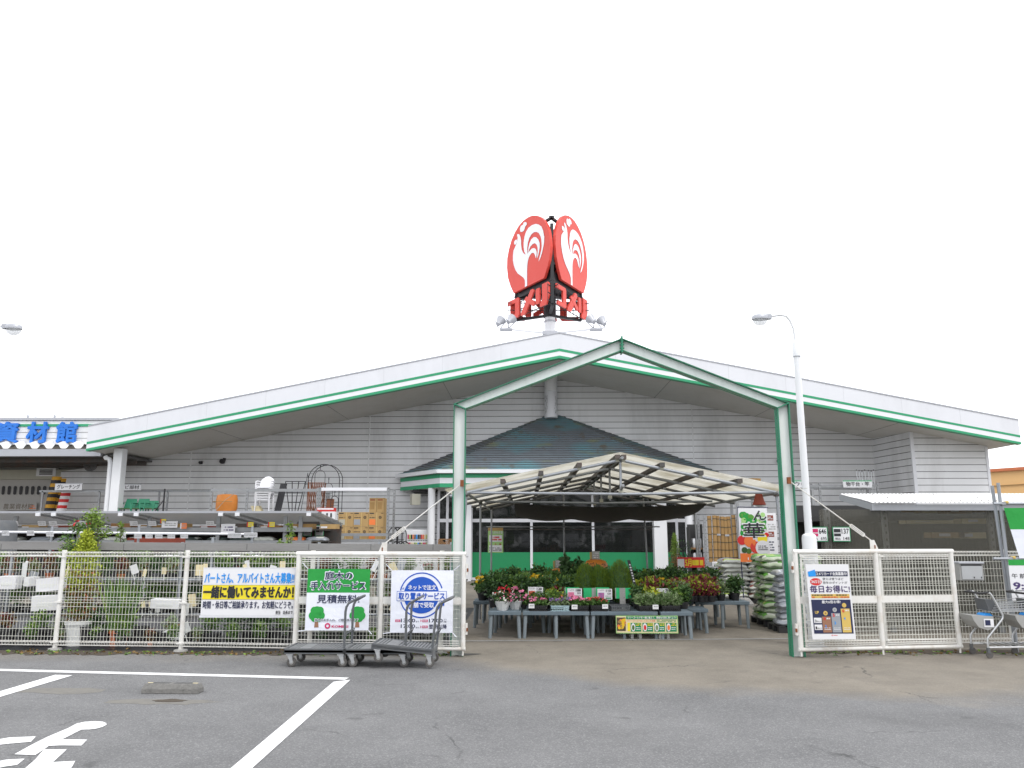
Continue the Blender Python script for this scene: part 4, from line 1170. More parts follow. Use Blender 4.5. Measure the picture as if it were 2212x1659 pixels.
for x, h, mt, n_ in ((.26, .30, 'bronze', '4'), (.48, .345, 'silver', '5'), (.71, .405, 'gold', '6')):
    b.rect(W * x, Hh * .09, W * (x + .205), Hh * h, mt, 2); b.txt(n_, W * (x + .03), Hh * (h - .05), W * (x + .08), Hh * (h - .005), 'red', 3, .03); b.fuzz(W * (x + .09), Hh * (h - .04), W * (x + .19), Hh * (h - .01), 'paper', 1, 3, 2)
    b.fuzz(W * (x + .03), Hh * .12, W * (x + .18), Hh * .16, 'paper', 2, 3, 6, .4); b.disc(W * (x + .09), Hh * (h + .045), W * .05, 'gold' if mt != 'silver' else 'zinc', 2, 18); b.disc(W * (x + .09), Hh * (h + .045), W * .02, mt, 3, 12)
    b.txt({'bronze': '2', 'silver': '3', 'gold': '4'}[mt], W * (x + .05), Hh * (h - .15), W * (x + .09), Hh * (h - .11), 'sky_blue', 3, .03)
b.txt('UP', W * .11, Hh * .335, W * .20, Hh * .375, 'gold', 2, .03)
for z, n_ in ((.215, '3'), (.125, '1')):
    b.rect(W * .07, Hh * z, W * .245, Hh * (z + .07), 'paper', 2); b.txt(n_, W * .09, Hh * (z + .01), W * .125, Hh * (z + .045), 'ink', 3); b.txt('ポイント', W * .135, Hh * (z + .012), W * .235, Hh * (z + .032), 'ink', 3)
b.ring(W * .46, Hh * .052, W * .008, W * .016, 'red', 1, n=12); b.fuzz(W * .49, Hh * .045, W * .58, Hh * .058, 'red', 1, 1, 1)
done(b, 'card_poster', 'tall white and navy loyalty card poster on the gate', 'poster')
# mailbox
mb_ = thing('mailbox', 'grey metal mailbox fixed to the mesh fence', 'mailbox', (at(2100, 1235, 12.9).x, 12.9, at(2100, 1250, 12.9).z))
x0, x1 = at(2070, 1230, 12.75).x, at(2122, 1230, 12.75).x; z0, z1 = at(2100, 1254, 12.75).z, at(2100, 1215, 12.75).z
m = MB(); m.box(x0, 12.72, z0, x1, 12.95, z1, 'grey_plastic'); m.box(x0 - .01, 12.69, z1 - .02, x1 + .01, 12.95, z1 + .01, 'lamp_grey'); m.build('box', mb_, bevel=.006)
m = MB(); m.box(x0 + .03, 12.708, z0 + .02, x1 - .03, 12.719, z1 - .05, 'zinc'); m.box(x0 + .03, 12.705, z1 - .05, x1 - .03, 12.719, z1 - .03, 'black_paint')
for k in (.55, .85): m.box(x0 + (x1 - x0) * k, 12.70, z0 + .035, x0 + (x1 - x0) * k + .012, 12.708, z0 + .06, 'black_paint')
m.build('door', mb_)

# ================================================================ flatbed trolleys
def trolley_parts(t):
    m = MB()                                # deck with slots, local frame: handle end at +x
    L, Wd, zt = .80, .56, .245
    m.box(-.40, -.28, .185, .40, .28, .225, 'trolley_grey')
    for i in range(17):
        x = -.36 + i * .0445
        if i in (3, 4, 5) : m.box(x, -.26, .225, x + .046, .26, .238, 'deck_grey'); continue
        m.box(x, -.26, .225, x + .028, .26, .238, 'deck_grey')
    for y in (-.28, .265): m.box(-.41, y, .17, .41, y + .015, .245, 'trolley_grey')
    for x in (-.41, .395): m.box(x, -.28, .17, x + .015, .28, .245, 'deck_grey')
    m.build('deck', t, bevel=.004)
    m = MB(); ry = .24
    for y in (-ry, ry):
        m.path([(.40, y, .13), (.40, y, .72), (.41, y, .78), (.44, y, .83), (.56, y * .96, .895)], .017, 'trolley_grey', 8)
    m.path([(.555, -ry * .96, .893), (.575, -ry * .7, .902), (.575, ry * .7, .902), (.555, ry * .96, .893)], .017, 'trolley_grey', 8)
    m.tube((.40, -ry, .42), (.40, ry, .42), .01, 'trolley_grey', 6); m.path([(.40, -ry, .36), (.44, -ry + .02, .46), (.44, ry - .02, .46), (.40, ry, .36)], .006, 'trolley_grey', 5)
    m.build('handle', t, smooth=50)
    for (x, y) in ((-.33, -.23), (-.33, .23), (.36, -.23), (.36, .23)):
        m = MB(); m.box(x - .045, y - .04, .155, x + .045, y + .04, .17, 'zinc')
        for s_ in (-1, 1):
            m.prism([(x - .035, y + s_ * .024, .155), (x + .035, y + s_ * .024, .155), (x + .045, y + s_ * .024, .06), (x + .015, y + s_ * .024, .05)], (0, .003 * s_, 0), 'zinc')
        c = m.build('caster', t)
        m = MB(); V = []
        m.lathe([(.018, -.018), (.055, -.018), (.062, -.012), (.062, .012), (.055, .018), (.018, .018)], (0, 0, 0), 'rubber', 18); m.lathe([(.03, -.0185), (.03, .0185)], (0, 0, 0), 'grey_plastic', 12)
        m.v = [(a + x + .025, c_ + y, b_ + .063) for a, b_, c_ in m.v]
        m.build('wheel', c, smooth=40)
gA = thing('flatbed_trolley', 'grey flatbed trolley parked alone in front of the recruiting board', 'trolley', (-2.86, 11.42, 0), world=False, group='flatbed trolleys by the gate')
trolley_parts(gA)
gB = dup(gA, (-2.03, 11.42, 0), 0, 'grey flatbed trolley whose deck lies under a tilted one')
gC = dup(gA, (-1.475, 11.36, .03), R(-2), 'grey flatbed trolley tilted with its deck end resting on another')
gC.rotation_euler = (0, R(5.2), R(-1)); gC.location = (-1.67, 11.30, .052)

# ================================================================ concrete wheel stop
p = gr(365, 1499); m = MB()
ws = Matrix.Rotation(R(-2), 3, 'Z')
def tr(x, y, z): return Vector((p.x, p.y + .09, 0)) + ws @ Vector((x, y, z))
V = []
for (hw, hd, z) in ((.325, .085, .004), (.32, .08, .05), (.30, .055, .095), (.295, .05, .10)):
    V += [tr(-hw, -hd, z), tr(hw, -hd, z), tr(hw, hd, z), tr(-hw, hd, z)]
F = [(3, 2, 1, 0), (12, 13, 14, 15)] + [(4 * r_ + i, 4 * r_ + (i + 1) % 4, 4 * r_ + 4 + (i + 1) % 4, 4 * r_ + 4 + i) for r_ in range(3) for i in range(4)]
m.add(V, F, 'wheelstop')
for x0 in (-.28, .01):
    for k in range(3): m.add([tr(x0 + dx, -.035 + k * .028 + dy, .1015 + k * .0003) for dx, dy in ((0, 0), (.25, 0), (.25, .014), (0, .014))], [(0, 1, 2, 3)], 'siding_joint')
for x in (-.26, .26): m.add([tr(x + dx, -.02 + dy, .103) for dx, dy in ((-.03, 0), (.03, 0), (.03, .03), (-.03, .03))], [(0, 1, 2, 3)], 'cream')
single(m, 'wheel_stop', 'worn grey concrete wheel stop on the asphalt of the stall', 'wheel stop', (p.x, p.y + .09, 0))

# ================================================================ shopping carts by the mailbox fence
def cart(label, ox):
    t = thing('shopping_cart', label, 'shopping cart', (gr(2137, 1422).x + ox, 12.2, 0), group='shopping carts parked along the mesh fence')
    Yn, Yf_ = 12.10, 12.52
    def Z(x, y, Y): v = at((x / 3.457 + 2260) * .864, (y / 3.457 + 1180) * .864, Y); v.x += ox; return v
    sh = at(2105, 1409, Yf_) - at(2137, 1422, Yn)
    def far(p): return Vector((p.x - .015, Yf_, p.z))
    near = [Z(718, 1042, Yn), Z(745, 1050, Yn), Z(762, 1075, Yn), Z(852, 1235, Yn), Z(855, 1258, Yn), Z(845, 1280, Yn), Z(728, 1430, Yn), Z(722, 1450, Yn), Z(732, 1560, Yn)]
    bx = near[3].x
    m = MB()
    m.path(near, .014, 'zinc', 8)
    m.path([far(q) for q in near], .014, 'zinc', 8)
    zb_ = Z(735, 1517, Yn).z
    for y in (Yn, Yf_): m.tube((near[-2].x + .01, y, zb_), (near[-2].x + .95, y, zb_ + .01), .013, 'zinc', 8)
    for k in range(7): m.tube((near[-2].x + .12 + k * .11, Yn, zb_ + .02), (near[-2].x + .12 + k * .11, Yf_, zb_ + .02), .007, 'zinc', 5)
    m.tube(near[4], far(near[4]), .012, 'zinc', 8)
    m.build('frame', t, smooth=50)
    m = MB(); q0 = near[0]
    m.path([q0 + Vector((.02, 0, .002)), q0 + Vector((-.09, .0, -.012)), Vector((q0.x - .09, Yf_, q0.z - .012)), far(q0) + Vector((.02, 0, 0))], .016, 'black_plastic', 8)
    m.build('handle', t, smooth=50)
    m = MB()                                # tapering basket of wire
    x0, x1 = bx - .02, bx + .62; zt0, zt1 = Z(850, 1140, Yn).z, Z(850, 1118, Yn).z; zbm = Z(850, 1215, Yn).z
    for y in (Yn + .02, Yf_ - .02):
        for k in range(5): m.tube((x0 - .08 * (1 - k / 4) - .05, y, zbm + (zt0 - zbm) * k / 4), (x1, y, zbm + .03 + (zt1 - zbm) * k / 4), .005, 'zinc', 5)
        for k in range(15): x = x0 + (x1 - x0) * k / 14; m.tube((x, y, zbm + .02), (x, y, zt0 + .01), .004, 'zinc', 4)
    for k in range(8): y = Yn + .02 + (Yf_ - Yn - .04) * k / 7; m.tube((x0 - .05, y, zbm), (x1, y, zbm + .03), .004, 'zinc', 4)
    m.build('basket', t)
    m = MB(); a, b_ = Z(700, 1100, Yn + .05), Z(735, 1200, Yn + .05); c_, d_ = Z(775, 1105, Yn + .05), Z(830, 1212, Yn + .05)
    m.prism([a, c_, d_, b_], (0, .3, 0), 'trolley_grey')
    m.build('back_flap', t)
    m = MB()                                # grey child seat tray
    V0 = [Z(585, 1240, Yn + .02), Z(775, 1250, Yn + .02), Z(778, 1345, Yn + .02), Z(730, 1370, Yn + .02), Z(650, 1345, Yn + .02), Z(608, 1290, Yn + .02)]
    m.prism(V0, (0, .36, 0), 'grey_plastic')
    c0 = Z(735, 1308, Yn + .012); m.box(c0.x - .07, Yn + .010, c0.z - .055, c0.x + .07, Yn + .018, c0.z + .06, 'paper'); m.box(c0.x - .055, Yn + .005, c0.z - .03, c0.x + .02, Yn + .009, c0.z + .045, 'navy')
    m.prism([Z(690, 1242, Yn + .1), Z(770, 1246, Yn + .1), Z(745, 1222, Yn + .1), Z(705, 1224, Yn + .1)], (0, .2, 0), 'sky_blue')
    m.build('child_seat', t, bevel=.012)
    for (x, y) in ((near[-1].x, Yn), (near[-1].x - .015, Yf_), (near[-2].x + .9, Yn), (near[-2].x + .9, Yf_)):
        m = MB(); m.box(x - .018, y - .02, .07, x + .018, y + .02, .15, 'trolley_grey'); m.lathe([(.012, -.012), (.048, -.012), (.048, .012), (.012, .012)], (0, 0, 0), 'rubber', 14)
        k = len(m.v) - 4 * 14
        m.v = m.v[:k] + [(a + x + .012, c_ + y, b_ + .05) for a, b_, c_ in m.v[k:]]
        m.build('wheel', t)
cart('grey shopping cart with child seat standing below the mailbox', 0)
cart('grey shopping cart nested behind the one below the mailbox', .62)

# ================================================================ pipe stand with green and white banners at the edge
YS = 12.72
st = thing('pipe_stand', 'galvanized pipe stand holding the opening hours banner', 'stand', (gr(2193, 1398).x, YS, 0))
def pole(u0, v0, u1, v1, Y, z_end=0, nm='pole'):
    m = MB(); a, b_ = at(u0, v0, Y), at(u1, v1, Y); d = (b_ - a).normalized()
    if z_end is not None: k = (a.z - z_end) / (a.z - b_.z); b_ = a + (b_ - a) * k
    m.tube(a, b_, .026, 'pipe_grey', 10); m.build(nm, st, smooth=50)
pole(2143, 1049, 2163, 1185, YS + .1); pole(2156, 1043, 2195, 1387, YS)
for v in (1088, 1207):
    m = MB(); a = at(2146, v, YS - .05); m.tube(a, a + Vector((1.9, 0, .0)), .022, 'pipe_grey', 10)
    m.build('rail', st, smooth=50)
    m = MB(); c = at(2165 if v < 1100 else 2180, v, YS - .02); m.obox(c, (.07, .1, .06), Matrix.Identity(3), 'steel'); m.obox(c + Vector((.05, -.02, .02)), (.04, .09, .04), Matrix.Identity(3), 'gold'); m.build('clamp', st, bevel=.008)
b = Board(at(2203, 1206, YS - .1), (1, 0, 0), (-.20, 0, 1), wave=wv(5)); W, Hh = 1.0, at(2178, 1095, YS - .1).z - at(2203, 1206, YS - .1).z
b.rect(0, 0, W, Hh * .57, 'cloth_white', 0); b.rect(0, Hh * .57, W, Hh, 'cloth_green', 0)
b.ring(W * .36, Hh * .35, .05, .17, 'card_green', 1)
done(b, 'cloth_banner', 'green over white cloth banner stretched between the stand pipes', 'banner')
b = Board(at(2187, 1297, YS - .08)); W, Hh = 1.0, at(2187, 1209, YS - .08).z - at(2187, 1297, YS - .08).z
b.slab(0, 0, W, Hh, .006, 'paper'); b.rect(0, Hh * .86, W, Hh, 'cloth_green', 1)
b.txt('午', .03, Hh * .54, .12, Hh * .66, 'ink', 1, .01); b.txt('前', .15, Hh * .54, .24, Hh * .66, 'ink', 1, .01)
b.txt('9:00', .035, Hh * .26, .44, Hh * .45, 'purple_ink', 1, .03); b.rect(.06, Hh * .23, .5, Hh * .245, 'ink', 1)
done(b, 'hours_board', 'white opening hours board under the green banner', 'sign')
# ================================================================ pipe canopy with corrugated sheets
CX0, CX1, CXR = -1.0, 4.22, 1.62
CY0, CY1, ZE, ZR = 13.7, 22.7, 2.455, 3.0
cn = thing('pipe_canopy', 'galvanized pipe canopy with cream corrugated sheets over the plant tables', 'canopy', (CXR, 18, 0))
for k in range(6):
    y = CY0 + k * (CY1 - CY0) / 5
    for xe, s_ in ((CX0, -1), (CX1, 1)):
        ov = .30 if s_ < 0 else .24; sl_ = (ZR - ZE) / abs(xe - CXR)
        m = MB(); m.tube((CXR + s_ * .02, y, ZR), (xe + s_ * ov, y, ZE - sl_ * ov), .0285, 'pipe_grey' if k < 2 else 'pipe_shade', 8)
        m.build('rafter', cn, smooth=50)
for s_, xe in ((-1, CX0), (1, CX1)):
    for t_ in (.02, .27, .52, .77):
        x = CXR + (xe - CXR) * t_ ; z = ZR + (ZE - ZR) * t_ + .065
        m = MB(); m.box(x - .04, CY0 - .10, z - .036, x + .04, CY1 + .1, z + .036, 'steel_dark')
        m.build('purlin', cn)
        for k in range(5):                   # clamps where purlins cross the near rafters
            m = MB(); y = CY0 + k * (CY1 - CY0) / 5; m.obox((x, y, z - .05), (.06, .075, .06), Matrix.Identity(3), 'zinc' if k else 'beige'); m.build('clamp', cn)
    sl_ = (ZR - ZE) / abs(xe - CXR); ov = .38 if s_ < 0 else .34
    def fn(a, b_):
        d = a * (abs(xe - CXR) + ov); y = CY0 - .05 + (CY1 - CY0 + .15) * b_
        return (CXR + s_ * d, y, ZR + .125 - sl_ * d + .016 * math.sin(y * 2 * math.pi / .13) - .03 * math.sin(a * math.pi) * 0)
    m = MB(); m.sheet(fn, 6, 520, 'canopy_sheet'); m.build('roof_sheet', cn, smooth=80)
m = MB(); m.tube((CXR, CY0 - .28, ZR + .02), (CXR, CY1, ZR + .02), .0255, 'steel', 8); m.build('ridge_pipe', cn, smooth=50)
for xe in (CX0, CX1):
    m = MB(); m.tube((xe, CY0 - .25, ZE - .02), (xe, CY1, ZE - .02), .0255, 'steel', 8); m.build('eave_pipe', cn, smooth=50)
for y, dz, x0, x1 in ((CY0, -.03, CX0 - .02, CX1 - .05), (17.45, -.04, CX0 + .1, CX1 - .2)):
    m = MB(); m.path([(x0, y, ZE), (CXR, y - .02, ZE + dz), (x1, y, ZE)], .0255, 'pipe_grey', 8); m.build('tie_pipe', cn, smooth=50)
for k in (0, 1, 2, 3):
    y = CY0 + .03 + k * (CY1 - CY0) / 5
    m = MB(); m.tube((CXR, y, ZE - .06), (CXR, y, ZR), .022, 'pipe_grey' if k == 0 else 'steel', 8); m.obox((CXR, y, ZE + .01), (.07, .09, .07), Matrix.Identity(3), 'beige'); m.build('king_post', cn, smooth=50)
m = MB(); m.tube((CXR, CY0 - .3, ZE + .1), (CXR, CY0 + .3, ZE - .0), .0255, 'steel', 8); m.build('stub_pipe', cn, smooth=50)
posts = [(CX0 - .02, 13.72, -.12), (CX1 + .03, 13.72, .10), (CX0 + .02, 17.35, 0), (CX0 + .1, 21.0, 0), (at(1501, 1120, 21.2).x, 21.2, .04), (at(1218, 1130, 22).x, 22.0, 0), (at(1391, 1130, 22).x, 22.0, .08)]
for x, y, dx_ in posts:
    m = MB(); m.tube((x + dx_, y, 0), (x, y, ZE + .02 if y < 21.8 else 2.9), .024, 'pipe_grey' if y < 15 else 'steel', 8); m.obox((x, y, ZE - .03), (.07, .08, .08), Matrix.Identity(3), 'steel_dark'); m.build('post', cn, smooth=50)
m = MB(); a = at(1051, 1138, 21.9); m.tube(a, (at(1425, 1136, 21.9).x, 21.9, a.z), .018, 'steel', 8); m.tube(a + Vector((0, .3, -.07)), (at(1408, 1145, 22.2).x, 22.2, a.z - .07), .014, 'steel_dark', 6)
m.build('cross_rail', cn, smooth=50)
m = MB()                                    # shade net slung under the sheets
nx0, nx1, ny0, ny1 = CX0 + .75, CX1 - .3, 17.5, 22.0
def net(a, b_):
    s_ = math.sin(b_ * math.pi) ** .8
    return (nx0 + (nx1 - nx0) * a, ny0 + (ny1 - ny0) * b_, ZE - .04 - .30 * s_ * (.75 + .25 * abs(math.sin(a * 3 * math.pi))) - .08 * math.sin(a * math.pi))
m.sheet(net, 40, 16, 'net')
L = (1.6, 19.5, 2.0); single(m, 'shade_net', 'dark grey shade net sagging below the canopy sheets', 'net', L, smooth=80)
o = MB()                                    # ropes to the portal
o.path([(CX0, 13.7, ZE), (CX0 + .02, 13.2, ZE - .03), (OL + .2, YPT + .1, ZE - .02), (OL, YPT + .05, ZE - .02)], .005, 'beige', 4)
o.path([(CX1, 13.7, ZE), (OR_ - .1, YPT + .1, ZE - .02), (OR_ + .3, YPT + .25, ZE - .0)], .005, 'beige', 4)
single(o, 'rope', 'thin pale rope tying the canopy to the portal posts', 'rope', (CX0, 13.7, ZE))
hb = MB(); c = at(1640, 1088, 14.2); hb.lathe([(.02, .22), (.05, .2), (.09, .05), (.12, -.02), (.0, -.03)], (c.x, c.y, c.z), 'red_brown', 14); hb.lathe([(.10, -.021), (.03, -.05)], (c.x + .02, c.y, c.z - .01), 'lamp_white', 12)  # small cone shaped hanging dish, not a lamp
single(hb, 'hanging_dish', 'rusty red and white dish hanging at the canopy corner', 'dish', (c.x, c.y, c.z))
A = at(1054, 1194, 21.8); Bq = at(1087, 1140, 21.8); b = Board(A); W, Hh = Bq.x - A.x, Bq.z - A.z
b.slab(0, 0, W, Hh, .01, 'pale_green'); b.rect(0, Hh * .88, W, Hh, 'carton', 1); b.rect(.03, Hh * .04, W - .03, Hh * .30, 'paper', 1); b.rect(.03, Hh * .44, W - .03, Hh * .70, 'paper', 1)
b.txt('たまねぎ苗', W * .25, Hh * .76, W * .96, Hh * .86, 'paper', 2, .03); b.fuzz(W * .2, Hh * .48, W * .9, Hh * .66, 'red', 2, 2, 3, .7); b.fuzz(W * .08, Hh * .07, W * .9, Hh * .22, 'ink', 3, 2, 5, .5)
for k, mt in enumerate(('orange', 'carton', 'red_brown')): b.disc(W * (.2 + .3 * k), Hh * .34, W * .06, mt, 2, 12)
done(b, 'hanging_sign', 'lime and white onion seedling sign hanging from the canopy rail', 'sign')

# ================================================================ sale tables
def sale_table(x0, x1, y0, y1, h, label, mt='table_blue'):
    t = thing('sale_table', label, 'table', ((x0 + x1) / 2, (y0 + y1) / 2, 0), group='blue grey plastic sale tables')
    m = MB(); n = max(4, int((y1 - y0) / .075))
    m.box(x0, y0, h - .065, x1, y0 + .03, h - .004, mt); m.box(x0, y1 - .03, h - .065, x1, y1, h - .004, mt)
    m.box(x0, y0 + .03, h - .065, x0 + .03, y1 - .03, h - .004, mt); m.box(x1 - .03, y0 + .03, h - .065, x1, y1 - .03, h - .004, mt)
    for i in range(n): ya = y0 + .03 + (y1 - y0 - .06) * i / n; m.box(x0 + .03, ya + .006, h - .03, x1 - .03, ya + (y1 - y0 - .06) / n - .006, h, mt)
    m.build('table_top', t, bevel=.006)
    xs = [x0 + .05, x1 - .05] + ([(x0 + x1) / 2] if x1 - x0 > .9 else [])
    for x in xs:
        for y in (y0 + .05, y1 - .05):
            m = MB(); s_ = -.02 if x < (x0 + x1) / 2 - .1 else .02 if x > (x0 + x1) / 2 + .1 else 0
            m.tube((x, y, h - .06), (x + s_, y, 0), .034, 'table_grey', 10, r2=.030); m.build('leg', t, smooth=50)
YT = 14.2
def ux(u, Y=YT): return at(u, 1320, Y).x
TH = .45
for u0, u1, y, lb in ((1054.5, 1126, YT, 'small blue grey plastic table holding the two white flower pots'), (1129, 1273.5, YT, 'long blue grey plastic table carrying the pale blue plant basket'), (1276, 1421, YT, 'long blue grey plastic table behind the marigold banner'), (1426, 1495, YT - .05, 'blue grey plastic table at the bag stack end of the front row')):
    sale_table(ux(u0), ux(u1), y, y + .62, TH, lb, 'table_blue')
for i in range(4):
    x0 = -.6 + i * .98; sale_table(x0, x0 + .95, 14.98, 15.6, TH - .02, 'blue grey plastic table between the front and second plant rows')
for i in range(4):
    x0 = -.9 + i * 1.0; sale_table(x0, x0 + .97, 16.6, 17.2, .50, 'blue grey plastic table between the second and rear plant rows')
for i in range(5):
    x0 = -1.02 + i * 1.06; sale_table(x0, x0 + 1.03, 15.75, 16.45, .50, 'blue grey plastic table in the second row of the plant sale')
for i in range(5):
    x0 = -.8 + i * 1.0; sale_table(x0, x0 + .97, 17.3, 17.95, .52, 'blue grey plastic table in the rear row of the plant sale')

# ================================================================ potted plants
def pot(m, r, h, mt): m.lathe([(r * .72, 0), (r * .96, h * .82), (r * 1.06, h * .83), (r * 1.06, h), (r * .9, h), (r * .88, h * .9)], (0, 0, 0), mt, 14, close=False); m.lathe([(r * .85, h * .88), (.001, h * .9)], (0, 0, 0), 'soil', 12, close=False)
PROTO = {}
def plant(kind, name, label, group, potm, pr, ph, fol, flw=None, smooth=None):
    t = thing(name, label, 'plant', (0, 0, -50), world=False, group=group)
    m = MB(); pot(m, pr, ph, potm); m.build('pot', t, smooth=40)
    m = MB(); 
    for f in fol: m.leaves(*f)
    m.build('foliage', t)
    if flw:
        m = MB()
        for f in flw: m.leaves(*f)
        m.build('flowers', t)
    PROTO[kind] = (t, [0])
def put(kind, x, y, z, rz=None, sc=None, label=None, group=None):
    t, used = PROTO[kind]; rz = rnd.uniform(0, 6.28) if rz is None else rz; s_ = sc or rnd.uniform(.88, 1.14)
    if not used[0]:
        used[0] = 1; t.location = (x, y, z); t.rotation_euler = (0, 0, rz); t.scale = (s_,) * 3
        if label: t['label'] = label
        return t
    return dup(t, (x, y, z), rz, label, group, s_)
GR = 'potted plants on the sale tables under the canopy'
plant('dark', 'potted_plant', 'dark green bushy pot plant on the sale tables', 'dark green bushy sale plants', 'black_plastic', .075, .11, [((0, 0, .24), (.15, .15, .14), 420, .055, 'leaf_dark', 1, .2), ((0, 0, .28), (.13, .13, .12), 190, .05, 'leaf_mid', 2)])
plant('mid', 'potted_plant', 'fresh green leafy pot plant on the sale tables', 'fresh green leafy sale plants', 'black_plastic', .07, .10, [((0, 0, .21), (.13, .13, .11), 260, .06, 'leaf_mid', 3, .2), ((0, 0, .24), (.12, .12, .09), 80, .055, 'leaf_light', 4)])
plant('lime', 'potted_plant', 'lime yellow leaved pot plant on the sale tables', 'lime leaved sale plants', 'black_plastic', .07, .10, [((0, 0, .22), (.15, .15, .11), 220, .07, 'leaf_lime', 5, .2), ((0, 0, .18), (.13, .13, .08), 90, .07, 'leaf_light', 6)])
plant('red', 'potted_plant', 'dark red leaved coleus pot on the sale tables', 'red leaved coleus pots', 'black_plastic', .07, .10, [((0, 0, .20), (.14, .14, .11), 280, .06, 'leaf_red', 7, .2, .3, .6), ((0, 0, .22), (.13, .13, .10), 120, .055, 'leaf_lime', 8)])
plant('pale', 'potted_plant', 'grey green narrow leaved pot plant on the sale tables', 'grey green narrow leaved sale plants', 'black_plastic', .07, .10, [((0, 0, .20), (.14, .14, .11), 320, .065, 'leaf_pale', 9, .2, 0, .25), ((0, 0, .19), (.12, .12, .09), 120, .06, 'leaf_mid', 10, .2, 0, .25)])
plant('yellow', 'potted_plant', 'yellow flowering pot plant on the sale tables', 'yellow flowering sale plants', 'black_plastic', .07, .10, [((0, 0, .20), (.14, .14, .10), 240, .055, 'leaf_mid', 11, .2)], [((0, 0, .27), (.13, .13, .05), 26, .05, 'fl_yellow', 12, .6, .3, .9)])
plant('pink', 'potted_plant', 'pink flowering seedling pot in a sale tray', 'pink flowering sale plants', 'black_plastic', .05, .075, [((0, 0, .13), (.085, .085, .06), 170, .045, 'leaf_mid', 13, .2)], [((0, 0, .18), (.075, .075, .03), 30, .035, 'fl_pink', 14, .5, .3, .9)])
plant('coral', 'potted_plant', 'coral red flowering seedling pot in a sale tray', 'coral flowering sale plants', 'black_plastic', .05, .075, [((0, 0, .13), (.085, .085, .06), 170, .045, 'leaf_mid', 15, .2)], [((0, 0, .17), (.08, .08, .03), 26, .035, 'fl_coral', 16, .5, .3, .9)])
plant('purple', 'potted_plant', 'purple flowering seedling pot in a sale tray', 'purple flowering sale plants', 'black_plastic', .05, .075, [((0, 0, .13), (.085, .085, .06), 170, .045, 'leaf_pale', 17, .2)], [((0, 0, .17), (.08, .08, .03), 22, .03, 'fl_purple', 18, .5, .3, .9)])
plant('herb', 'potted_plant', 'spreading grey green herb pot in a black basket', 'spreading herbs in black baskets', 'black_plastic', .05, .075, [((0, 0, .17), (.10, .10, .09), 210, .085, 'leaf_pale', 19, .15, 0, .2), ((0, 0, .17), (.10, .10, .08), 120, .07, 'leaf_mid', 20, .15, 0, .22)])
def kochia_bush(x, y, z, h, w_, label):
    t = thing('kochia_bush', label, 'plant', (x, y, z), world=False, group='round feathery green bushes on the plant tables')
    m = MB(); pot(m, .09, .12, 'black_plastic'); m.build('pot', t, smooth=40)
    m = MB(); g = np.random.default_rng(int(x * 100) % 97); n = 5200
    d = g.normal(size=(n, 3)); d /= np.linalg.norm(d, axis=1)[:, None]; d[:, 2] = d[:, 2]
    r_ = (.45 + .55 * g.random(n) ** .5)[:, None]
    P = d * r_ * np.array((w_ / 2, w_ / 2, h * .48)); P[:, 0] *= (1.0 - .12 * (P[:, 2] / (h * .5))); P[:, 1] *= (1.0 - .12 * (P[:, 2] / (h * .5)))
    P[:, 2] += .10 + h * .46
    up = d * .6 + np.array((0, 0, .9)) + g.normal(size=(n, 3)) * .25; up /= np.linalg.norm(up, axis=1)[:, None]
    sd = np.cross(up, g.normal(size=(n, 3))); sd /= np.linalg.norm(sd, axis=1)[:, None]
    L = .05 * (.6 + .8 * g.random((n, 1)))
    V = np.stack([P - sd * .0035, P + sd * .0035, P + up * L], 1).reshape(-1, 3)
    cut = int(n * .72)
    m.add(V[:cut * 3].tolist(), [(3 * i, 3 * i + 1, 3 * i + 2) for i in range(cut)], 'kochia'); m.add(V[cut * 3:].tolist(), [(3 * i, 3 * i + 1, 3 * i + 2) for i in range(n - cut)], 'leaf_mid')
    m.lathe([(w_ * .20, .10), (w_ * .36, .10 + h * .3), (w_ * .33, .10 + h * .6), (w_ * .12, .10 + h * .82)], (0, 0, 0), 'leaf_dark', 12)
    m.build('foliage', t)
for u, vt, wd, hh, lb in ((1265, 1222, 44, .74, 'feathery green kochia bush next to the first green board'), (1294, 1218, 34, .70, 'feathery green kochia bush, second from the first green board'), (1306, 1224, 30, .64, 'smaller feathery kochia bush squeezed between two bigger ones'), (1339, 1213, 52, .80, 'widest feathery green kochia bush beside the lime leaves')):
    p = at(u, 1280, 15.0); kochia_bush(p.x, 15.05 + rnd.uniform(-.08, .08), TH - .02, hh, wd / 1721 * 15.1, lb)
# trays on the front row
def tray(u0, u1, mt, label, kinds, n, depth=.36, group=None):
    x0, x1 = ux(u0, YT + .05), ux(u1, YT + .05); y0 = YT + .04; h = .085
    t = thing('plant_tray', label, 'tray', ((x0 + x1) / 2, y0, TH), group=group)
    m = MB(); s_ = .02
    def wall(a, b_):
        a, b_ = Vector(a), Vector(b_); nn = 9 if abs(b_.x - a.x) > .1 else 7
        for k in range(nn + 1): p = a + (b_ - a) * k / nn; m.box(p.x - .004, p.y - .004, TH + .012, p.x + .004, p.y + .004, TH + h, mt)
        for z in (.0, .035, .06, .078): m.bar((a.x, a.y, TH + z + .008), (b_.x, b_.y, TH + z + .008), .008, .011 if z < .07 else .014, mt)
    m.box(x0, y0, TH + .001, x1, y0 + depth, TH + .008, mt)
    wall((x0, y0, 0), (x1, y0, 0)); wall((x0, y0 + depth, 0), (x1, y0 + depth, 0)); wall((x0, y0, 0), (x0, y0 + depth, 0)); wall((x1, y0, 0), (x1, y0 + depth, 0))
    m.build('basket', t)
    for j in range(2):
        for i in range(n):
            put(rnd.choice(kinds), x0 + (x1 - x0) * (i + .5) / n, y0 + .09 + j * .17, TH + .012)
    return x0, x1
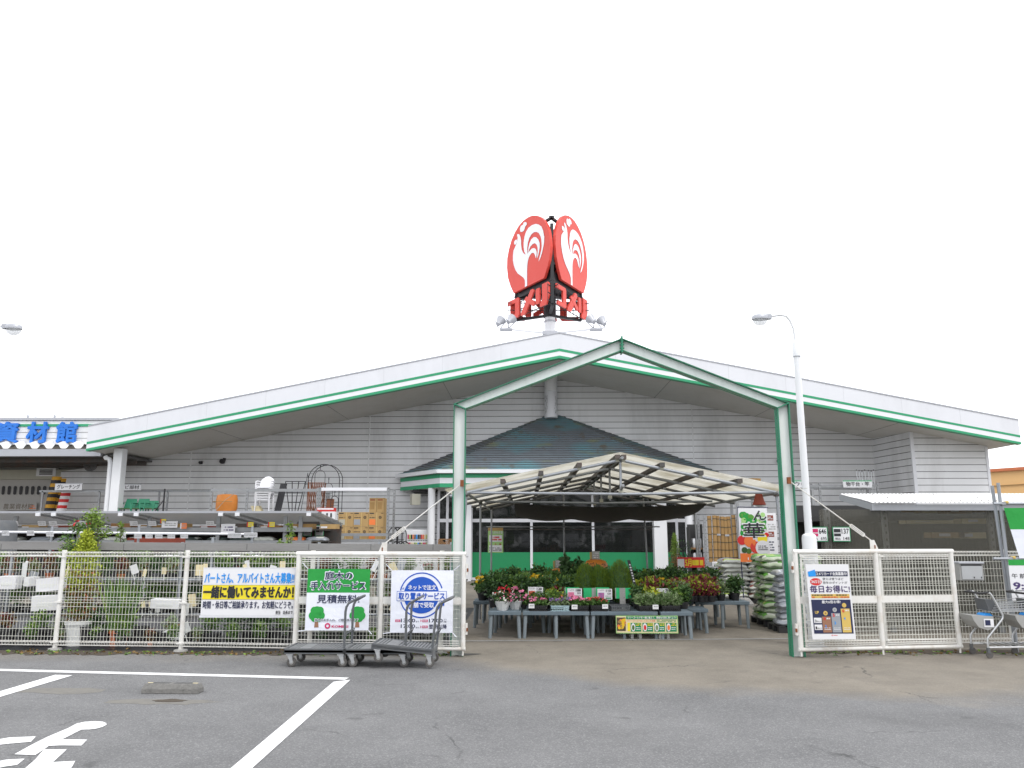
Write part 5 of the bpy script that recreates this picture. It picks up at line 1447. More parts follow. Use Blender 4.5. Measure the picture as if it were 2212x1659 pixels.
for u0, u1, mt, lb, kn, n in ((1143, 1183, 'black_plastic', 'black plastic tray half empty before the first price stand', ('pink', 'mid'), 2), (1190, 1230, 'table_pale', 'pale blue plastic basket numbered 01 with purple flowers', ('purple', 'mid', 'pink'), 3),
                              (1233, 1272, 'black_plastic', 'black tray of pink flowers before the second price stand', ('pink', 'pink', 'purple'), 3), (1276, 1312, 'black_plastic', 'black tray of coral red seedlings', ('coral',), 3),
                              (1320, 1362, 'trolley_grey', 'empty grey black tray below the stone patterned stand', ('mid',), 0), (1380, 1417, 'black_plastic', 'black basket of spreading grey green herbs by the empty tray', ('herb',), 3), (1430, 1470, 'black_plastic', 'black basket of spreading grey green herbs at the row end', ('herb',), 3)):
    if mt == 'table_pale' and 'table_pale' not in MATS: mat('table_pale', (.42, .58, .62), .5)
    x0, x1 = tray(u0, u1, mt, lb, kn, n)
    if mt == 'table_pale':
        b = Board((x1 - .09, YT + .03, TH + .02)); b.rect(0, 0, .075, .05, 'table_pale', 0); b.txt('01', .012, .008, .065, .044, 'ink', 1, .01); b.build('number_plate', [o for o in bpy.data.objects if o.name.startswith('plant_tray')][-1])
for u, v, lb in ((1148, 1309, 'white card on the rim of the half empty tray'), (1241, 1311, 'white card on the black tray of pink flowers'), (1307, 1310, 'white card on the black tray of coral seedlings'), (1416, 1311, 'round white card on the herb basket')):
    a = at(u - 6, v + 5, YT + .02); b = Board(a); b.rect(0, 0, .10, .075, 'paper', 0); b.fuzz(.01, .03, .09, .06, 'grey_plastic', 1, 1, 2)
    done(b, 'price_card', lb, 'price card', 'price cards on the front row')
# the two white faceted pots of impatiens
for u, r_, lb in ((1085.5, .135, 'white faceted pot of white and pink impatiens in front'), (1113, .125, 'white faceted pot of pink impatiens behind its twin')):
    p = at(u, 1325, YT + .2); y = YT + .20 + (.22 if u > 1100 else 0)
    t = thing('flower_pot', lb, 'flower pot', (p.x, y, TH), world=False, group='white flower pots on the small table')
    m = MB(); m.lathe([(r_ * .62, 0), (r_ * 1.0, r_ * 1.0), (r_ * 1.06, r_ * 1.02), (r_ * 1.06, r_ * 1.18), (r_ * .9, r_ * 1.18)], (0, 0, 0), 'pot_white', 8); m.build('pot', t)
    m = MB(); m.leaves((0, 0, r_ * 1.6), (r_ * 1.25, r_ * 1.2, r_ * .75), 420, .055, 'leaf_dark', int(u), .2); m.leaves((0, 0, r_ * 1.6), (r_ * 1.2, r_ * 1.2, r_ * .7), 160, .05, 'leaf_mid', int(u) + 1, .4); m.build('foliage', t)
    for k, (mt, n, off) in enumerate((('fl_white', 34, (-.05, -.03, 0)), ('fl_pink', 26, (.05, -.05, .0)), ('fl_red' if u < 1100 else 'fl_pink', 30, (.02, .02, .07)))):
        m = MB(); m.leaves((off[0], off[1], r_ * 1.75 + off[2]), (r_ * 1.1, r_ * 1.15, r_ * .7), n, .05, mt, k + int(u), .85, .2, .95); m.build('flowers', t)
# second and third row plants, behind
kinds2 = ['lime', 'dark', 'mid', 'yellow', 'red', 'dark', 'mid', 'pale']
for row, (y, z, xa_, xb_, n) in enumerate(((14.68, TH, ux(1130, 14.7), ux(1225, 14.7), 8), (14.72, TH, ux(1375, 14.7), ux(1490, 14.7), 9), (15.3, TH - .02, ux(1060, 15.3), ux(1235, 15.3), 9), (15.35, TH - .02, ux(1375, 15.3), ux(1480, 15.3), 6), (15.92, .5, -.95, 4.15, 20), (16.25, .5, -.9, 4.2, 19), (16.9, .5, -.8, 4.0, 17), (17.45, .52, -.7, 4.0, 17), (17.78, .52, -.7, 4.0, 15))):
    for i in range(n):
        x = xa_ + (xb_ - xa_) * (i + .5) / n + rnd.uniform(-.05, .05)
        if row < 2: k = ('pink', 'dark', 'yellow', 'mid', 'coral', 'pale', 'mid', 'lime')[(i * 3 + row) % 8]
        elif x > 3.0 and row < 6: k = rnd.choice(['red', 'red', 'pink', 'pale', 'dark'])
        else: k = rnd.choice(['dark', 'dark', 'mid', 'lime', 'yellow', 'red', 'pale'] if row < 6 else ['dark', 'mid', 'dark', 'pale', 'dark'])
        put(k, x, y + rnd.uniform(-.05, .05), z, sc=(rnd.uniform(1.2, 1.6) if row < 6 else rnd.uniform(1.15, 1.6)) if row > 1 else None)
for i in range(5): put('red', ux(1485 + i * 11, 16), 15.62 + .05 * (i % 2), .5, sc=1.15)
for i in range(4): put('lime', ux(1352 + i * 7, 15.2), 15.3 + i * .04, .5, sc=1.25)
# price stands, green boards and picture signs
def stand_sign(u0, u1, v0, v1, Y, title, p1, p2, pic, label, name='price_stand'):
    A = at(u0, v1, Y); Bq = at(u1, v0, Y); W, Hh = Bq.x - A.x, Bq.z - A.z
    t = thing(name, label, 'price sign', (A.x + W / 2, Y, TH), group='price stands among the plants')
    b = Board(A); b.slab(0, 0, W, Hh, .008, 'paper'); b.fuzz(W * .04, Hh * .78, W * .45, Hh * .95, 'grey_plastic', 2, 1, len(title), .5)
    b.txt(p1, W * .58, Hh * .70, W * .92, Hh * .95, 'ink', 1, .03); b.txt(p2, W * .66, Hh * .46, W * .92, Hh * .64, 'ink', 1, .02)
    b.rect(W * .05, Hh * .14, W * .45, Hh * .64, pic, 1); b.fuzz(W * .08, Hh * .18, W * .43, Hh * .6, 'fl_pink' if pic != 'fl_coral' else 'orange', 4, 2, 7, .5)
    b.fuzz(W * .52, Hh * .26, W * .94, Hh * .38, 'grey_plastic', 1, 1, 3, .7); b.rect(W * .55, Hh * .08, W * .94, Hh * .18, 'wall_green', 1)
    b.build('price_board', t)
    m = MB(); m.box(A.x + W * .28, Y + .01, TH, A.x + W * .72, Y + .03, A.z + .02, 'grey_plastic'); m.build('stem', t)
stand_sign(1141, 1173, 1268, 1291, YT + .42, 'マリーゴールド', '128', '138', 'fl_coral', 'white price stand reading 128 above the half empty tray')
stand_sign(1226, 1257, 1271, 1294, YT + .40, 'ペチュニア', '188', '203', 'fl_pink', 'white price stand reading 188 in front of a green board')
stand_sign(1291, 1322, 1272, 1295, YT + .40, 'ニチニチ草', '110', '120', 'fl_purple', 'white price stand reading 110 above the coral seedlings')
stand_sign(1419, 1450, 1271, 1290, YT + .48, 'ラベンダー', '92', '102', 'leaf_pale', 'white price stand reading 92 among the herbs')
for u0, u1, v0, v1, lb in ((1220, 1251, 1269, 1296, 'green board behind the 188 price stand'), (1261, 1285, 1270, 1302, 'green board with grey strip between two price stands'), (1286, 1316, 1269, 1300, 'green board behind the 110 price stand'), (1329, 1363, 1270, 1293, 'green board with a stone patterned strip above the empty tray')):
    A = at(u0, v1, YT + .50); Bq = at(u1, v0, YT + .50); b = Board(A); W, Hh = Bq.x - A.x, Bq.z - A.z
    b.slab(0, 0, W, Hh, .012, 'card_green'); b.rect(W * (.72 if 'grey strip' in lb else .0), 0, W * (.98 if 'grey strip' in lb else .06), Hh, 'grey_plastic', 1)
    if 'stone' in lb: b.rect(W * .28, -.10, W * .64, Hh, 'concrete', 1); b.fuzz(W * .3, -.05, W * .62, Hh * .95, 'wing_wall', 9, 2, 4, .6)
    m2 = b; m2.box(A.x + W * .4, YT + .505, TH, A.x + W * .6, YT + .525, A.z + .03, 'grey_plastic')
    done(b, 'green_board', lb, 'sign', 'green boards among the plants')
A = at(1441, 1286, 15.85); Bq = at(1501, 1266, 15.85); b = Board(A); W, Hh = Bq.x - A.x, Bq.z - A.z
b.slab(0, 0, W, Hh, .01, 'card_green'); b.rect(.02, .02, W * .62, Hh - .02, 'red', 1); b.rect(W * .64, .02, W - .03, Hh - .02, 'crimson', 1); b.fuzz(.04, .05, W * .6, Hh - .06, 'fl_pink', 3, 2, 3); b.rect(.02, .02, W * .5, .07, 'paper', 2); b.disc(W * .9, Hh * .45, W * .05, 'fl_pink', 2)
done(b, 'picture_sign', 'long green framed picture sign with red flowers on the second row', 'sign')
A = at(1463, 1226, 19.5); Bq = at(1522, 1213, 19.5); b = Board(A); W, Hh = Bq.x - A.x, Bq.z - A.z
b.slab(0, 0, W, Hh + .1, .01, 'red'); b.rect(.01, .0, W * .26, Hh + .06, 'paper', 1); b.txt('5月', W * .30, .03, W * .52, Hh + .06, 'yellow', 1, .03); b.fuzz(W * .55, .04, W * .95, Hh + .05, 'yellow', 1, 1, 3, .8)
b.box(A.x + .1, 19.51, 0, A.x + .14, 19.54, A.z, 'steel'); b.box(A.x + W - .14, 19.51, 0, A.x + W - .1, 19.54, A.z, 'steel')
done(b, 'picture_sign', 'red and yellow sign board beyond the plant tables', 'sign')
A = at(1352, 1304, 14.0)                    # slanted black name plate on a stick
b = Board(at(1370, 1295, 14.75), (1, 0, 0), (-.22, 0, 1)); b.slab(0, .04, .055, .50, .01, 'ink'); b.rect(.004, .05, .05, .49, 'black_paint', 1); b.fuzz(.014, .10, .044, .44, 'paper', 7, 2, 3, .5)
b.prism([b.P(.02, -.25, 0), b.P(.03, -.25, 0), b.P(.03, .04, 0), b.P(.02, .04, 0)], (0, .008, 0), 'black_paint'); b.o.z += .22
b.v = [(x, y, z + .2) for x, y, z in b.v]
done(b, 'name_plate', 'slanted black name plate on a stick beside the widest kochia', 'sign')
# domed orange wrapped sacks with price signs on top, rear row
for u, v0, wd, lb in ((1208, 1228, 20, 'orange wrapped sack with a price board, nearest the hanging onion sign'), (1233, 1222, 14, 'upright orange sack behind the dark leaves'), (1254, 1221, 13, 'small orange domed sack with no board, next to the kochia'), (1287, 1209, 28, 'largest orange domed sack under a white price board')):
    Y = 18.3; p = at(u, v0, Y); r_ = wd / 1721 * Y * .92; zt_ = p.z
    t = thing('orange_sack', lb, 'sack', (p.x, Y, .62), group='orange wrapped sacks at the rear of the plant sale')
    m = MB(); m.lathe([(r_ * .9, .0), (r_, (zt_ - .62) * .5), (r_ * .98, (zt_ - .62) * .8), (r_ * .8, (zt_ - .62) * .95), (r_ * .3, (zt_ - .62) + .02)], (p.x, Y, .62), 'orange_wrap', 18)
    g = random.Random(int(u))
    for k in range(10): aa = R(g.uniform(200, 340)); zz0 = zt_ - g.uniform(.08, .2); rr_ = r_ * 1.005; m.quad([(p.x + rr_ * math.cos(aa), Y + rr_ * math.sin(aa), zz0), (p.x + rr_ * math.cos(aa + .2), Y + rr_ * math.sin(aa + .2), zz0 + .01), (p.x + rr_ * math.cos(aa + .18), Y + rr_ * math.sin(aa + .18), zz0 + .035)], 'ink')
    m.build('wrapping', t, smooth=60)
    if 'board' in lb and 'no board' not in lb:
        b = Board((p.x - .09, Y - .1, zt_ + .01)); b.slab(0, 0, .17, .18, .008, 'grey_plastic'); b.fuzz(.02, .02, .15, .16, 'paper', 3, 1, 2, .5); b.rect(-.05, 0, -.005, .16, 'carton', 0); b.build('price_board', t)
# large dark leaved shrubs on the rear row
for u, vt, lb in ((1222, 1196, 'tall dark green glossy shrub on the rear plant table'), (1249, 1204, 'slim dark green glossy shrub beside the tall one')):
    p = at(u, vt, 17.5); t = thing('potted_shrub', lb, 'plant', (p.x, 17.5, .62), world=False, group='dark shrubs on the rear plant table')
    m = MB(); pot(m, .08, .12, 'black_plastic'); m.build('pot', t, smooth=40); h = p.z - .62
    m = MB(); m.leaves((0, 0, h * .62), (.13, .13, h * .38), 300, .10, 'leaf_dark', int(u), .15, 0, .6); m.tube((0, 0, .1), (0, 0, h * .8), .008, 'bark', 5); m.build('foliage', t)
# marigold banner on the front tables and the two step stools
A = at(1331, 1368, YT - .06); Bq = at(1464, 1330, YT - .06); W, Hh = Bq.x - A.x, Bq.z - A.z
b = Board(A, (1, .0, 0), wave=lambda x, z: .01 * math.sin(x * 3.2) + .004 * math.sin(x * 9)); b.rect(0, 0, W, Hh, 'pale_green', 0); b.rect(.012, .012, W - .012, Hh - .012, 'cream', 1)
b.rect(W * .165, Hh * .80, W - .015, Hh - .012, 'wall_green', 2); b.txt('マリーゴールドを一緒に植えて、野菜を元気に育てよう!', W * .185, Hh * .83, W * .97, Hh * .955, 'paper', 4, .03)
b.txt('マリーゴールドはこんなに大活躍', W * .18, Hh * .66, W * .63, Hh * .76, 'red', 2, .0); b.fuzz(W * .66, Hh * .63, W * .97, Hh * .78, 'wall_green', 2, 2, 4, .5)
b.rect(.015, .04, W * .155, Hh - .03, 'bark', 2)
g = random.Random(2)
for k in range(26): b.disc(g.uniform(.035, W * .14), g.uniform(.06, Hh - .06), .024, g.choice(['fl_yellow', 'orange', 'fl_yellow', 'carton_dark']), 3 + k % 3, 9)
b.rect(W * .185, Hh * .12, W * .225, Hh * .6, 'yellow', 2)
for k in range(4):
    x = W * (.235 + k * .19); b.rect(x, Hh * .10, x + W * .17, Hh * .60, 'wall_green', 2); b.disc(x + W * .04, Hh * .35, W * .034, 'paper', 3, 18, Hh * .23); b.disc(x + W * .04, Hh * .33, W * .022, ('leaf_mid', 'red', 'leaf_pale', 'orange')[k], 4, 12, Hh * .15)
    b.fuzz(x + W * .08, Hh * .42, x + W * .165, Hh * .58, 'yellow', 2, 3, k, .6); b.fuzz(x + W * .085, Hh * .18, x + W * .155, Hh * .38, 'paper', 2, 3, k + 9, .5)
done(b, 'marigold_banner', 'long yellow and green marigold banner along the front tables', 'banner')
for u, lb in ((1379, 'grey step stool under the middle of the marigold banner'), (1440, 'grey step stool under the end of the marigold banner')):
    p = gr(u, 1384); t = thing('step_stool', lb, 'stool', (p.x, YT + .1, 0), world=False, group='grey step stools')
    m = MB(); w_ = .15; h = .23
    pts = [(-w_ / 2 - .02, 0), (-w_ / 2, h), (w_ / 2, h), (w_ / 2 + .02, 0), (.045, 0), (.045, h * .45), (.03, h * .62), (0, h * .68), (-.03, h * .62), (-.045, h * .45), (-.045, 0)]
    for y in (-.10, .10): m.prism([(x, y, z) for x, z in pts], (0, .02, 0), 'grey_plastic')
    m.box(-w_ / 2, -.10, h - .02, w_ / 2, .12, h + .005, 'grey_plastic'); m.build('stool_body', t, bevel=.005)

# ================================================================ soil bags
def bag_mesh(L, W, Hh, base, band, seed):
    m = MB(); g = random.Random(seed); nu, nv = 12, 8
    ph = g.uniform(0, 6)
    for side in (1, -1):
        b0 = len(m.v); V = []
        for j in range(nv + 1):
            for i in range(nu + 1):
                a, c = 2 * i / nu - 1, 2 * j / nv - 1
                a, c = math.copysign(1 - (1 - abs(a)) ** 1.7, a), math.copysign(1 - (1 - abs(c)) ** 1.7, c)
                e = max(0, (1 - abs(a) ** 5)) ** .5 * max(0, (1 - abs(c) ** 5)) ** .5
                x = a * L / 2 * (1 - .05 * (1 - abs(c)) * 0 - .04 * abs(c) ** 4); y = c * W / 2 * (1 - .05 * abs(a) ** 4)
                z = side * Hh / 2 * e * (1 + .13 * math.sin(a * 4 + ph) * math.cos(c * 3 + ph)) - .018 * (1 - e) + .012 * math.sin(a * 9 + ph) * (1 - e)
                V.append((x, y, z + Hh / 2))
        F = {}
        for j in range(nv):
            for i in range(nu):
                q = (j * (nu + 1) + i, j * (nu + 1) + i + 1, (j + 1) * (nu + 1) + i + 1, (j + 1) * (nu + 1) + i)
                if side < 0: q = q[::-1]
                k = base if (i in (0, nu - 1) or j in (0, nv - 1)) else band[((i // 3) * 5 + (j // 2) * 3 + seed) % len(band)] if side > 0 else band[(i // 4 + seed) % 2]
                F.setdefault(k, []).append(q)
        b0 = len(m.v); m.v += V
        for k, fs in F.items():
            s_ = m.slot(k)
            for q in fs: m.f.append(tuple(b0 + t_ for t_ in q)); m.m.append(s_)
    return m
BAGS = {}
def bag_stack(kind, label, group, x0, y0, z0, nx, ny, layers, L, W, Hh, base, band, top=None, rz0=0):
    n = 0
    for k in range(layers):
        for i in range(nx):
            for j in range(ny):
                key = (kind, rnd.randrange(3))
                loc = (x0 + i * L * .97 + rnd.uniform(-.05, .05), y0 + j * W * .97 + rnd.uniform(-.045, .045), z0 + k * Hh * .70)
                rz = rz0 + rnd.uniform(-.13, .13) + (math.pi if rnd.random() < .5 else 0)
                if key not in BAGS:
                    o = bag_mesh(L, W, Hh, base, band, key[1] + 3).build('soil_bag', None, smooth=60, loc=loc); tag(o, label, 'bag', group); BAGS[key] = o
                else:
                    o = BAGS[key].copy(); COL.objects.link(o); o.location = loc; o['label'] = label; o['group'] = group
                o.rotation_euler = (rnd.uniform(-.05, .05), rnd.uniform(-.05, .05), rz); n += 1
def pallet(x0, y0, x1, y1, label):
    m = MB()
    for k in range(3): y = y0 + (y1 - y0 - .1) * k / 2; m.box(x0, y, 0, x1, y + .1, .10, 'black_plastic')
    for k in range(6): x = x0 + (x1 - x0 - .12) * k / 5; m.box(x, y0 - .005, .10, x + .12, y1 + .005, .125, 'black_plastic')
    single(m, 'pallet', label, 'pallet', ((x0 + x1) / 2, (y0 + y1) / 2, 0))
xA = at(1636, 1320, 16.4).x
pallet(xA + .02, 16.0, xA + 1.25, 17.0, 'black pallet under the tall green bag stack beside the portal post')
bag_stack('green', 'white edged green soil bag in the tall stack next to the portal post', 'green soil bags stacked next to the portal post', xA + .32, 16.15, .125, 2, 2, 11, .62, .42, .155, 'bag_leaf', ('bag_green', 'bag_dark', 'bag_lime', 'bag_green', 'bag_white', 'bag_green'))
xC = at(1668, 1320, 15.4).x
pallet(xC + .0, 15.05, xC + 1.2, 15.75, 'black pallet under the grey bag stack')
bag_stack('grey', 'plain silver grey bag in the stack touching the portal post', 'silver grey bags stacked against the portal post', xC + .32, 15.25, .125, 2, 1, 10, .60, .42, .135, 'bag_grey', ('bag_grey', 'zinc', 'bag_grey'))
xB = at(1558, 1290, 21.6).x
pallet(xB, 21.3, xB + 1.4, 22.3, 'black pallet behind the flag with the grey white bag stack')
bag_stack('white', 'grey white soil bag in the low stack behind the vegetable flag', 'grey white soil bags stacked behind the vegetable flag', xB + .33, 21.5, .125, 2, 2, 9, .68, .46, .152, 'bag_white', ('bag_white', 'bag_grey', 'bag_lime', 'bag_grey', 'red_brown'))
xD = at(1536, 1280, 23.5).x
bag_stack('pale', 'grey soil bag in the small stack below the reed screens', 'grey soil bags below the reed screens', xD + .3, 23.6, .01, 2, 1, 7, .62, .42, .15, 'bag_grey', ('bag_grey', 'bag_white', 'bag_dark', 'bag_grey'))
A = at(1539, 1306, 21.0); b = Board(A, (1, .1, 0), (0, .15, 1)); W, Hh = .33, .32
b.slab(0, 0, W, Hh, .01, 'card_green'); b.rect(.02, .02, W - .02, Hh - .02, 'paper', 1); b.txt('398', W * .5, Hh * .45, W * .9, Hh * .85, 'ink', 2, .03); b.rect(.03, Hh * .55, W * .45, Hh * .85, 'ink', 2); b.rect(.03, Hh * .25, W * .45, Hh * .4, 'ink', 2)
done(b, 'price_card', 'green framed price card leaning at the foot of the grey white bags', 'price card')

# ================================================================ vegetable flag on its pole
YN = 20.9
fg = thing('flag_stand', 'tall vegetable advertising flag on a blue pole with concrete foot', 'flag', (at(1606, 1300, YN).x, YN, 0))
xp = at(1598, 1180, YN).x
m = MB(); z1 = at(1598, 1095, YN).z; m.tube((xp + .03, YN, .1), (xp, YN, z1), .014, 'blue_pole' if 'blue_pole' in MATS else 'navy', 8); m.tube((xp, YN, z1), (xp + .78, YN, z1 - .02), .01, 'navy', 6); m.build('pole', fg)
m = MB(); c = at(1606, 1300, YN); m.lathe([(.26, 0), (.26, .04), (.15, .17), (.13, .18)], (c.x, YN, 0), 'concrete', 8); m.build('foot', fg)
A = at(1600, 1214, YN - .02); Bq = at(1657, 1112, YN - .02); W, Hh = Bq.x - A.x, z1 - A.z - .03
b = Board(A, (1, 0, 0), wave=lambda x, z: .025 * math.sin(z * 1.6 + x * 1.2) * (x / .7))
b.rect(0, 0, W, Hh, 'paper', 0); b.rect(0, 0, W, Hh * .16, 'orange', 1); b.fuzz(W * .25, Hh * .03, W * .75, Hh * .09, 'paper', 1, 2, 5, .8); b.fuzz(W * .3, Hh * .11, W * .95, Hh * .14, 'cream', 1, 2, 2)
g = random.Random(8)
for k in range(60): b.disc(W * g.uniform(.12, .90), Hh * g.uniform(.48, .88), W * g.uniform(.07, .14), g.choice(['bag_green', 'pale_green', 'cloth_green']), 1 + (k % 6) * .3, 10)
for (x, z, r_, mt) in ((.08, .40, .16, 'red'), (.35, .38, .20, 'orange'), (.78, .43, .17, 'yellow'), (.55, .27, .2, 'sign_red'), (.93, .50, .08, 'red'), (.15, .22, .10, 'leaf_dark'), (.3, .2, .09, 'leaf_mid')): b.disc(W * x, Hh * z, W * r_, mt, 3.2 + r_, 20)
b.disc(W * .78, Hh * .26, W * .25, 'paper', 4, 24); b.fuzz(W * .62, Hh * .21, W * .95, Hh * .31, 'ink', 3, 5, 6, .5)
b.txt('ん', W * .48, Hh * .76, W * .98, Hh * .96, 'paper', 4, .03); b.txt('ん', W * .50, Hh * .77, W * .96, Hh * .95, 'ink', 5.5, .015)
b.txt('華', W * .10, Hh * .42, W * .90, Hh * .74, 'paper', 4, .022); b.txt('華', W * .14, Hh * .44, W * .86, Hh * .72, 'ink', 5.5, .01)
b.build('flag_cloth', fg)
A = at(1656, 1212, 22.6); Bq = at(1676, 1108, 22.6); W, Hh = Bq.x - A.x, Bq.z - A.z; b = Board(A); b.slab(0, 0, W, Hh, .01, 'paper')
for z in (.84, .5): b.rect(W * .05, Hh * z, W * .75, Hh * (z + .11), 'brick_red', 1); b.fuzz(W * .1, Hh * (z + .02), W * .7, Hh * (z + .09), 'paper', 2, 2, 3, .5)
b.fuzz(W * .1, Hh * .64, W * .9, Hh * .78, 'grey_plastic', 3, 1, 5, .5); b.fuzz(W * .1, Hh * .2, W * .7, Hh * .42, 'navy', 4, 1, 6, .5); b.box(A.x + .05, 22.62, 0, A.x + .09, 22.66, A.z, 'steel')
done(b, 'narrow_poster', 'narrow white poster with red blocks behind the vegetable flag', 'poster')
# ================================================================ reed screens and racks beyond the canopy
mat('flag_blue', (.02, .12, .3), .5)
YR = 27.0
def rack(name_label, uposts, Y0, Y1, ztop, decks, group=None, beams=True):
    x0 = at(uposts[0], 1100, Y0).x
    t = thing('storage_rack', name_label, 'rack', (x0, Y0, 0), group=group)
    xs = [at(u, 1100, Y0).x for u in uposts]
    for x in xs:
        for y in (Y0, Y1):
            m = MB(); m.box(x - .04, y - .03, 0, x + .04, y + .03, ztop, 'steel')
            for k in range(int(ztop / .12)): m.box(x - .012, y - .0325, .08 + k * .12, x + .012, y - .0305, .12 + k * .12, 'siding_joint')
            m.build('upright', t)
    for z, kind in decks:
        for a, b in zip(xs, xs[1:]):
            m = MB(); m.box(a + .04, Y0 - .025, z - .05, b - .04, Y0 + .02, z + .05, 'steel'); m.build('beam', t)
            m = MB(); m.box(a + .04, Y1 - .02, z - .05, b - .04, Y1 + .025, z + .05, 'steel'); m.build('beam', t)
            if kind == 'deck':
                m = MB(); m.box(a + .01, Y0 + .021, z + .02, b - .01, Y1 - .021, z + .045, 'steel'); m.build('deck', t)
    return t, xs
uR = (1521, 1614)
z_sh = at(1560, 1218, YR).z
rack('grey steel rack holding the upright reed screens', (1521, 1640, 1703), YR, YR + 1.0, at(1521, 1112, YR).z, ((z_sh, 'deck'), (.3, 'deck')))
xs0 = at(1530, 1150, YR + .3).x; xs1 = at(1600, 1150, YR + .3).x
ztop = at(1560, 1114, YR + .3).z
for i in range(8):
    x = xs0 + (xs1 - xs0) * (i + .5) / 8; r_ = (xs1 - xs0) / 16 * 1.02
    m = MB(); h = ztop - z_sh - .05 + rnd.uniform(-.08, .04); y = YR + .32 + rnd.uniform(-.05, .08); tl = rnd.uniform(-.03, .03)
    V = []
    for k in range(2):
        pass
    n = 26; P = []
    for z in (0, h):
        for j in range(n): t_ = 2 * math.pi * j / n; q = r_ * (1 if j % 2 else .93); P.append((x + q * math.cos(t_) + tl * z, y + q * math.sin(t_), z_sh + .046 + z))
    m.add(P, [(j, (j + 1) % n, n + (j + 1) % n, n + j) for j in range(n)] + [tuple(range(n, 2 * n))], 'reed')
    for k in range(6): zc_ = h * (k + .5) / 6; m.lathe([(r_ * 1.02, 0), (r_ * 1.02, .035)], (x + tl * zc_, y, z_sh + .046 + zc_), 'bark', 14, close=False)
    if i in (2, 4): m.box(x - .06, y - r_ - .02, z_sh + h * .6, x + .08, y - r_ - .005, z_sh + h * .6 + .06, 'lamp_grey')
    single(m, 'reed_screen', 'rolled tan reed screen standing upright in the grey rack', 'reed screen', (x, y, z_sh + .046), 'rolled reed screens in the rack', smooth=None)
for u, lb in ((1545, 'white price card, first on the reed screen shelf'), (1558, 'white price card, middle of the reed screen shelf'), (1588, 'white price card, last on the reed screen shelf')):
    A = at(u - 6, 1222, YR - .06); b = Board(A); b.slab(0, 0, .17, .13, .004, 'paper'); b.fuzz(.02, .03, .15, .1, 'grey_plastic', 2, 1, int(u), .5); done(b, 'price_card', lb, 'price card')
m = MB(); c = at(1605, 1042, YR + .4); w_ = .3
m.lathe([(.26, 0), (.3, .3), (.31, .34)], (c.x + .3, c.y, c.z - .22), 'reed', 16); 
single(m, 'wicker_basket', 'brown wicker basket on top of the rack near the portal post', 'basket', (c.x + .3, c.y, c.z - .22))
# top of that rack: shelf frame the basket stands on, with its hanging sign
rb = MB(); z = at(1640, 1054, YR).z; x0, x1 = at(1590, 1054, YR).x, at(1760, 1054, YR).x
rb.box(x0, YR + .1, z - .06, x1, YR + .9, z - .02, 'steel')
for x in (x0, x1 - .08): rb.box(x, YR + .1, 0, x + .08, YR + .16, z - .06, 'steel'); rb.box(x, YR + .84, 0, x + .08, YR + .9, z - .06, 'steel')
single(rb, 'tall_shelf', 'tall galvanized shelf frame with a wicker basket on top', 'shelf', (x0, YR, 0))
# shelves with white jars by the far porch column
sh = thing('goods_shelf', 'narrow wooden shelf with clear plastic tubs beside the porch column', 'shelf', (at(1505, 1200, 28).x, 28, 0))
m = MB(); x0, x1 = at(1493, 1200, 28).x, at(1518, 1200, 28).x
for v in (1183, 1214): z = at(1500, v, 28).z; m.box(x0, 28, z - .06, x1, 28.5, z, 'wood')
m.box(x0 - .03, 28, 0, x0, 28.5, 2.0, 'dark_room'); m.box(x1, 28, 0, x1 + .03, 28.5, 2.1, 'dark_room'); m.box(x0, 28.5, 0, x1, 28.53, 2.1, 'dark_room'); m.build('shelf_board', sh)
for v in (1183, 1214):
    for k in range(2):
        z = at(1500, v, 28).z; m = MB(); m.lathe([(.12, 0), (.13, .22), (.10, .3), (.04, .32)], (x0 + .16 + .22 * k, 28.2, z), 'zinc', 12)
        single(m, 'plastic_tub', 'clear plastic tub on the narrow wooden shelf', 'tub', (x0 + .16 + .22 * k, 28.2, z), 'clear tubs on the wooden shelf', 40)
# slim conifer with a brown foot by the white square column
p = at(1457, 1160, 24); t = thing('potted_conifer', 'slim potted conifer with browning lower half before the white column', 'tree', (p.x, 24, 0), world=False)
m = MB(); m.lathe([(.14, 0), (.19, .3), (.2, .33)], (0, 0, 0), 'black_plastic', 12); m.build('pot', t)
z1 = p.z
m = MB(); m.tube((0, 0, .3), (0, 0, z1 * .8), .02, 'bark', 6); m.build('trunk', t)
m = MB()
for k in range(9):
    f = k / 8; z = z1 * (.46 + .54 * f); r_ = .22 * (1 - .85 * f) ** .8 + .02
    m.leaves((0, 0, z), (r_, r_, .13), 260, .05, 'leaf_light' if f > .45 else 'leaf_brown', k, .1, 0, .35)
m.build('foliage', t)
# round topped wiry plant beside it
p = at(1480, 1200, 24); t = thing('potted_shrub', 'thin twiggy climber standing against the round porch column', 'plant', (p.x, 24, 0), world=False)
m = MB(); m.lathe([(.12, 0), (.16, .25)], (0, 0, 0), 'black_plastic', 12); m.build('pot', t)
m = MB(); g = random.Random(1)
for k in range(16):
    P = [(0, 0, .2)]; x = y = 0
    for s_ in range(6): x += g.uniform(-.09, .09); y += g.uniform(-.06, .06); P.append((x, y, .2 + (s_ + 1) * .22))
    m.path(P, .008, 'black_paint', 4)
m.leaves((0, 0, 1.1), (.25, .2, .5), 120, .07, 'leaf_dark', 4); m.build('foliage', t)

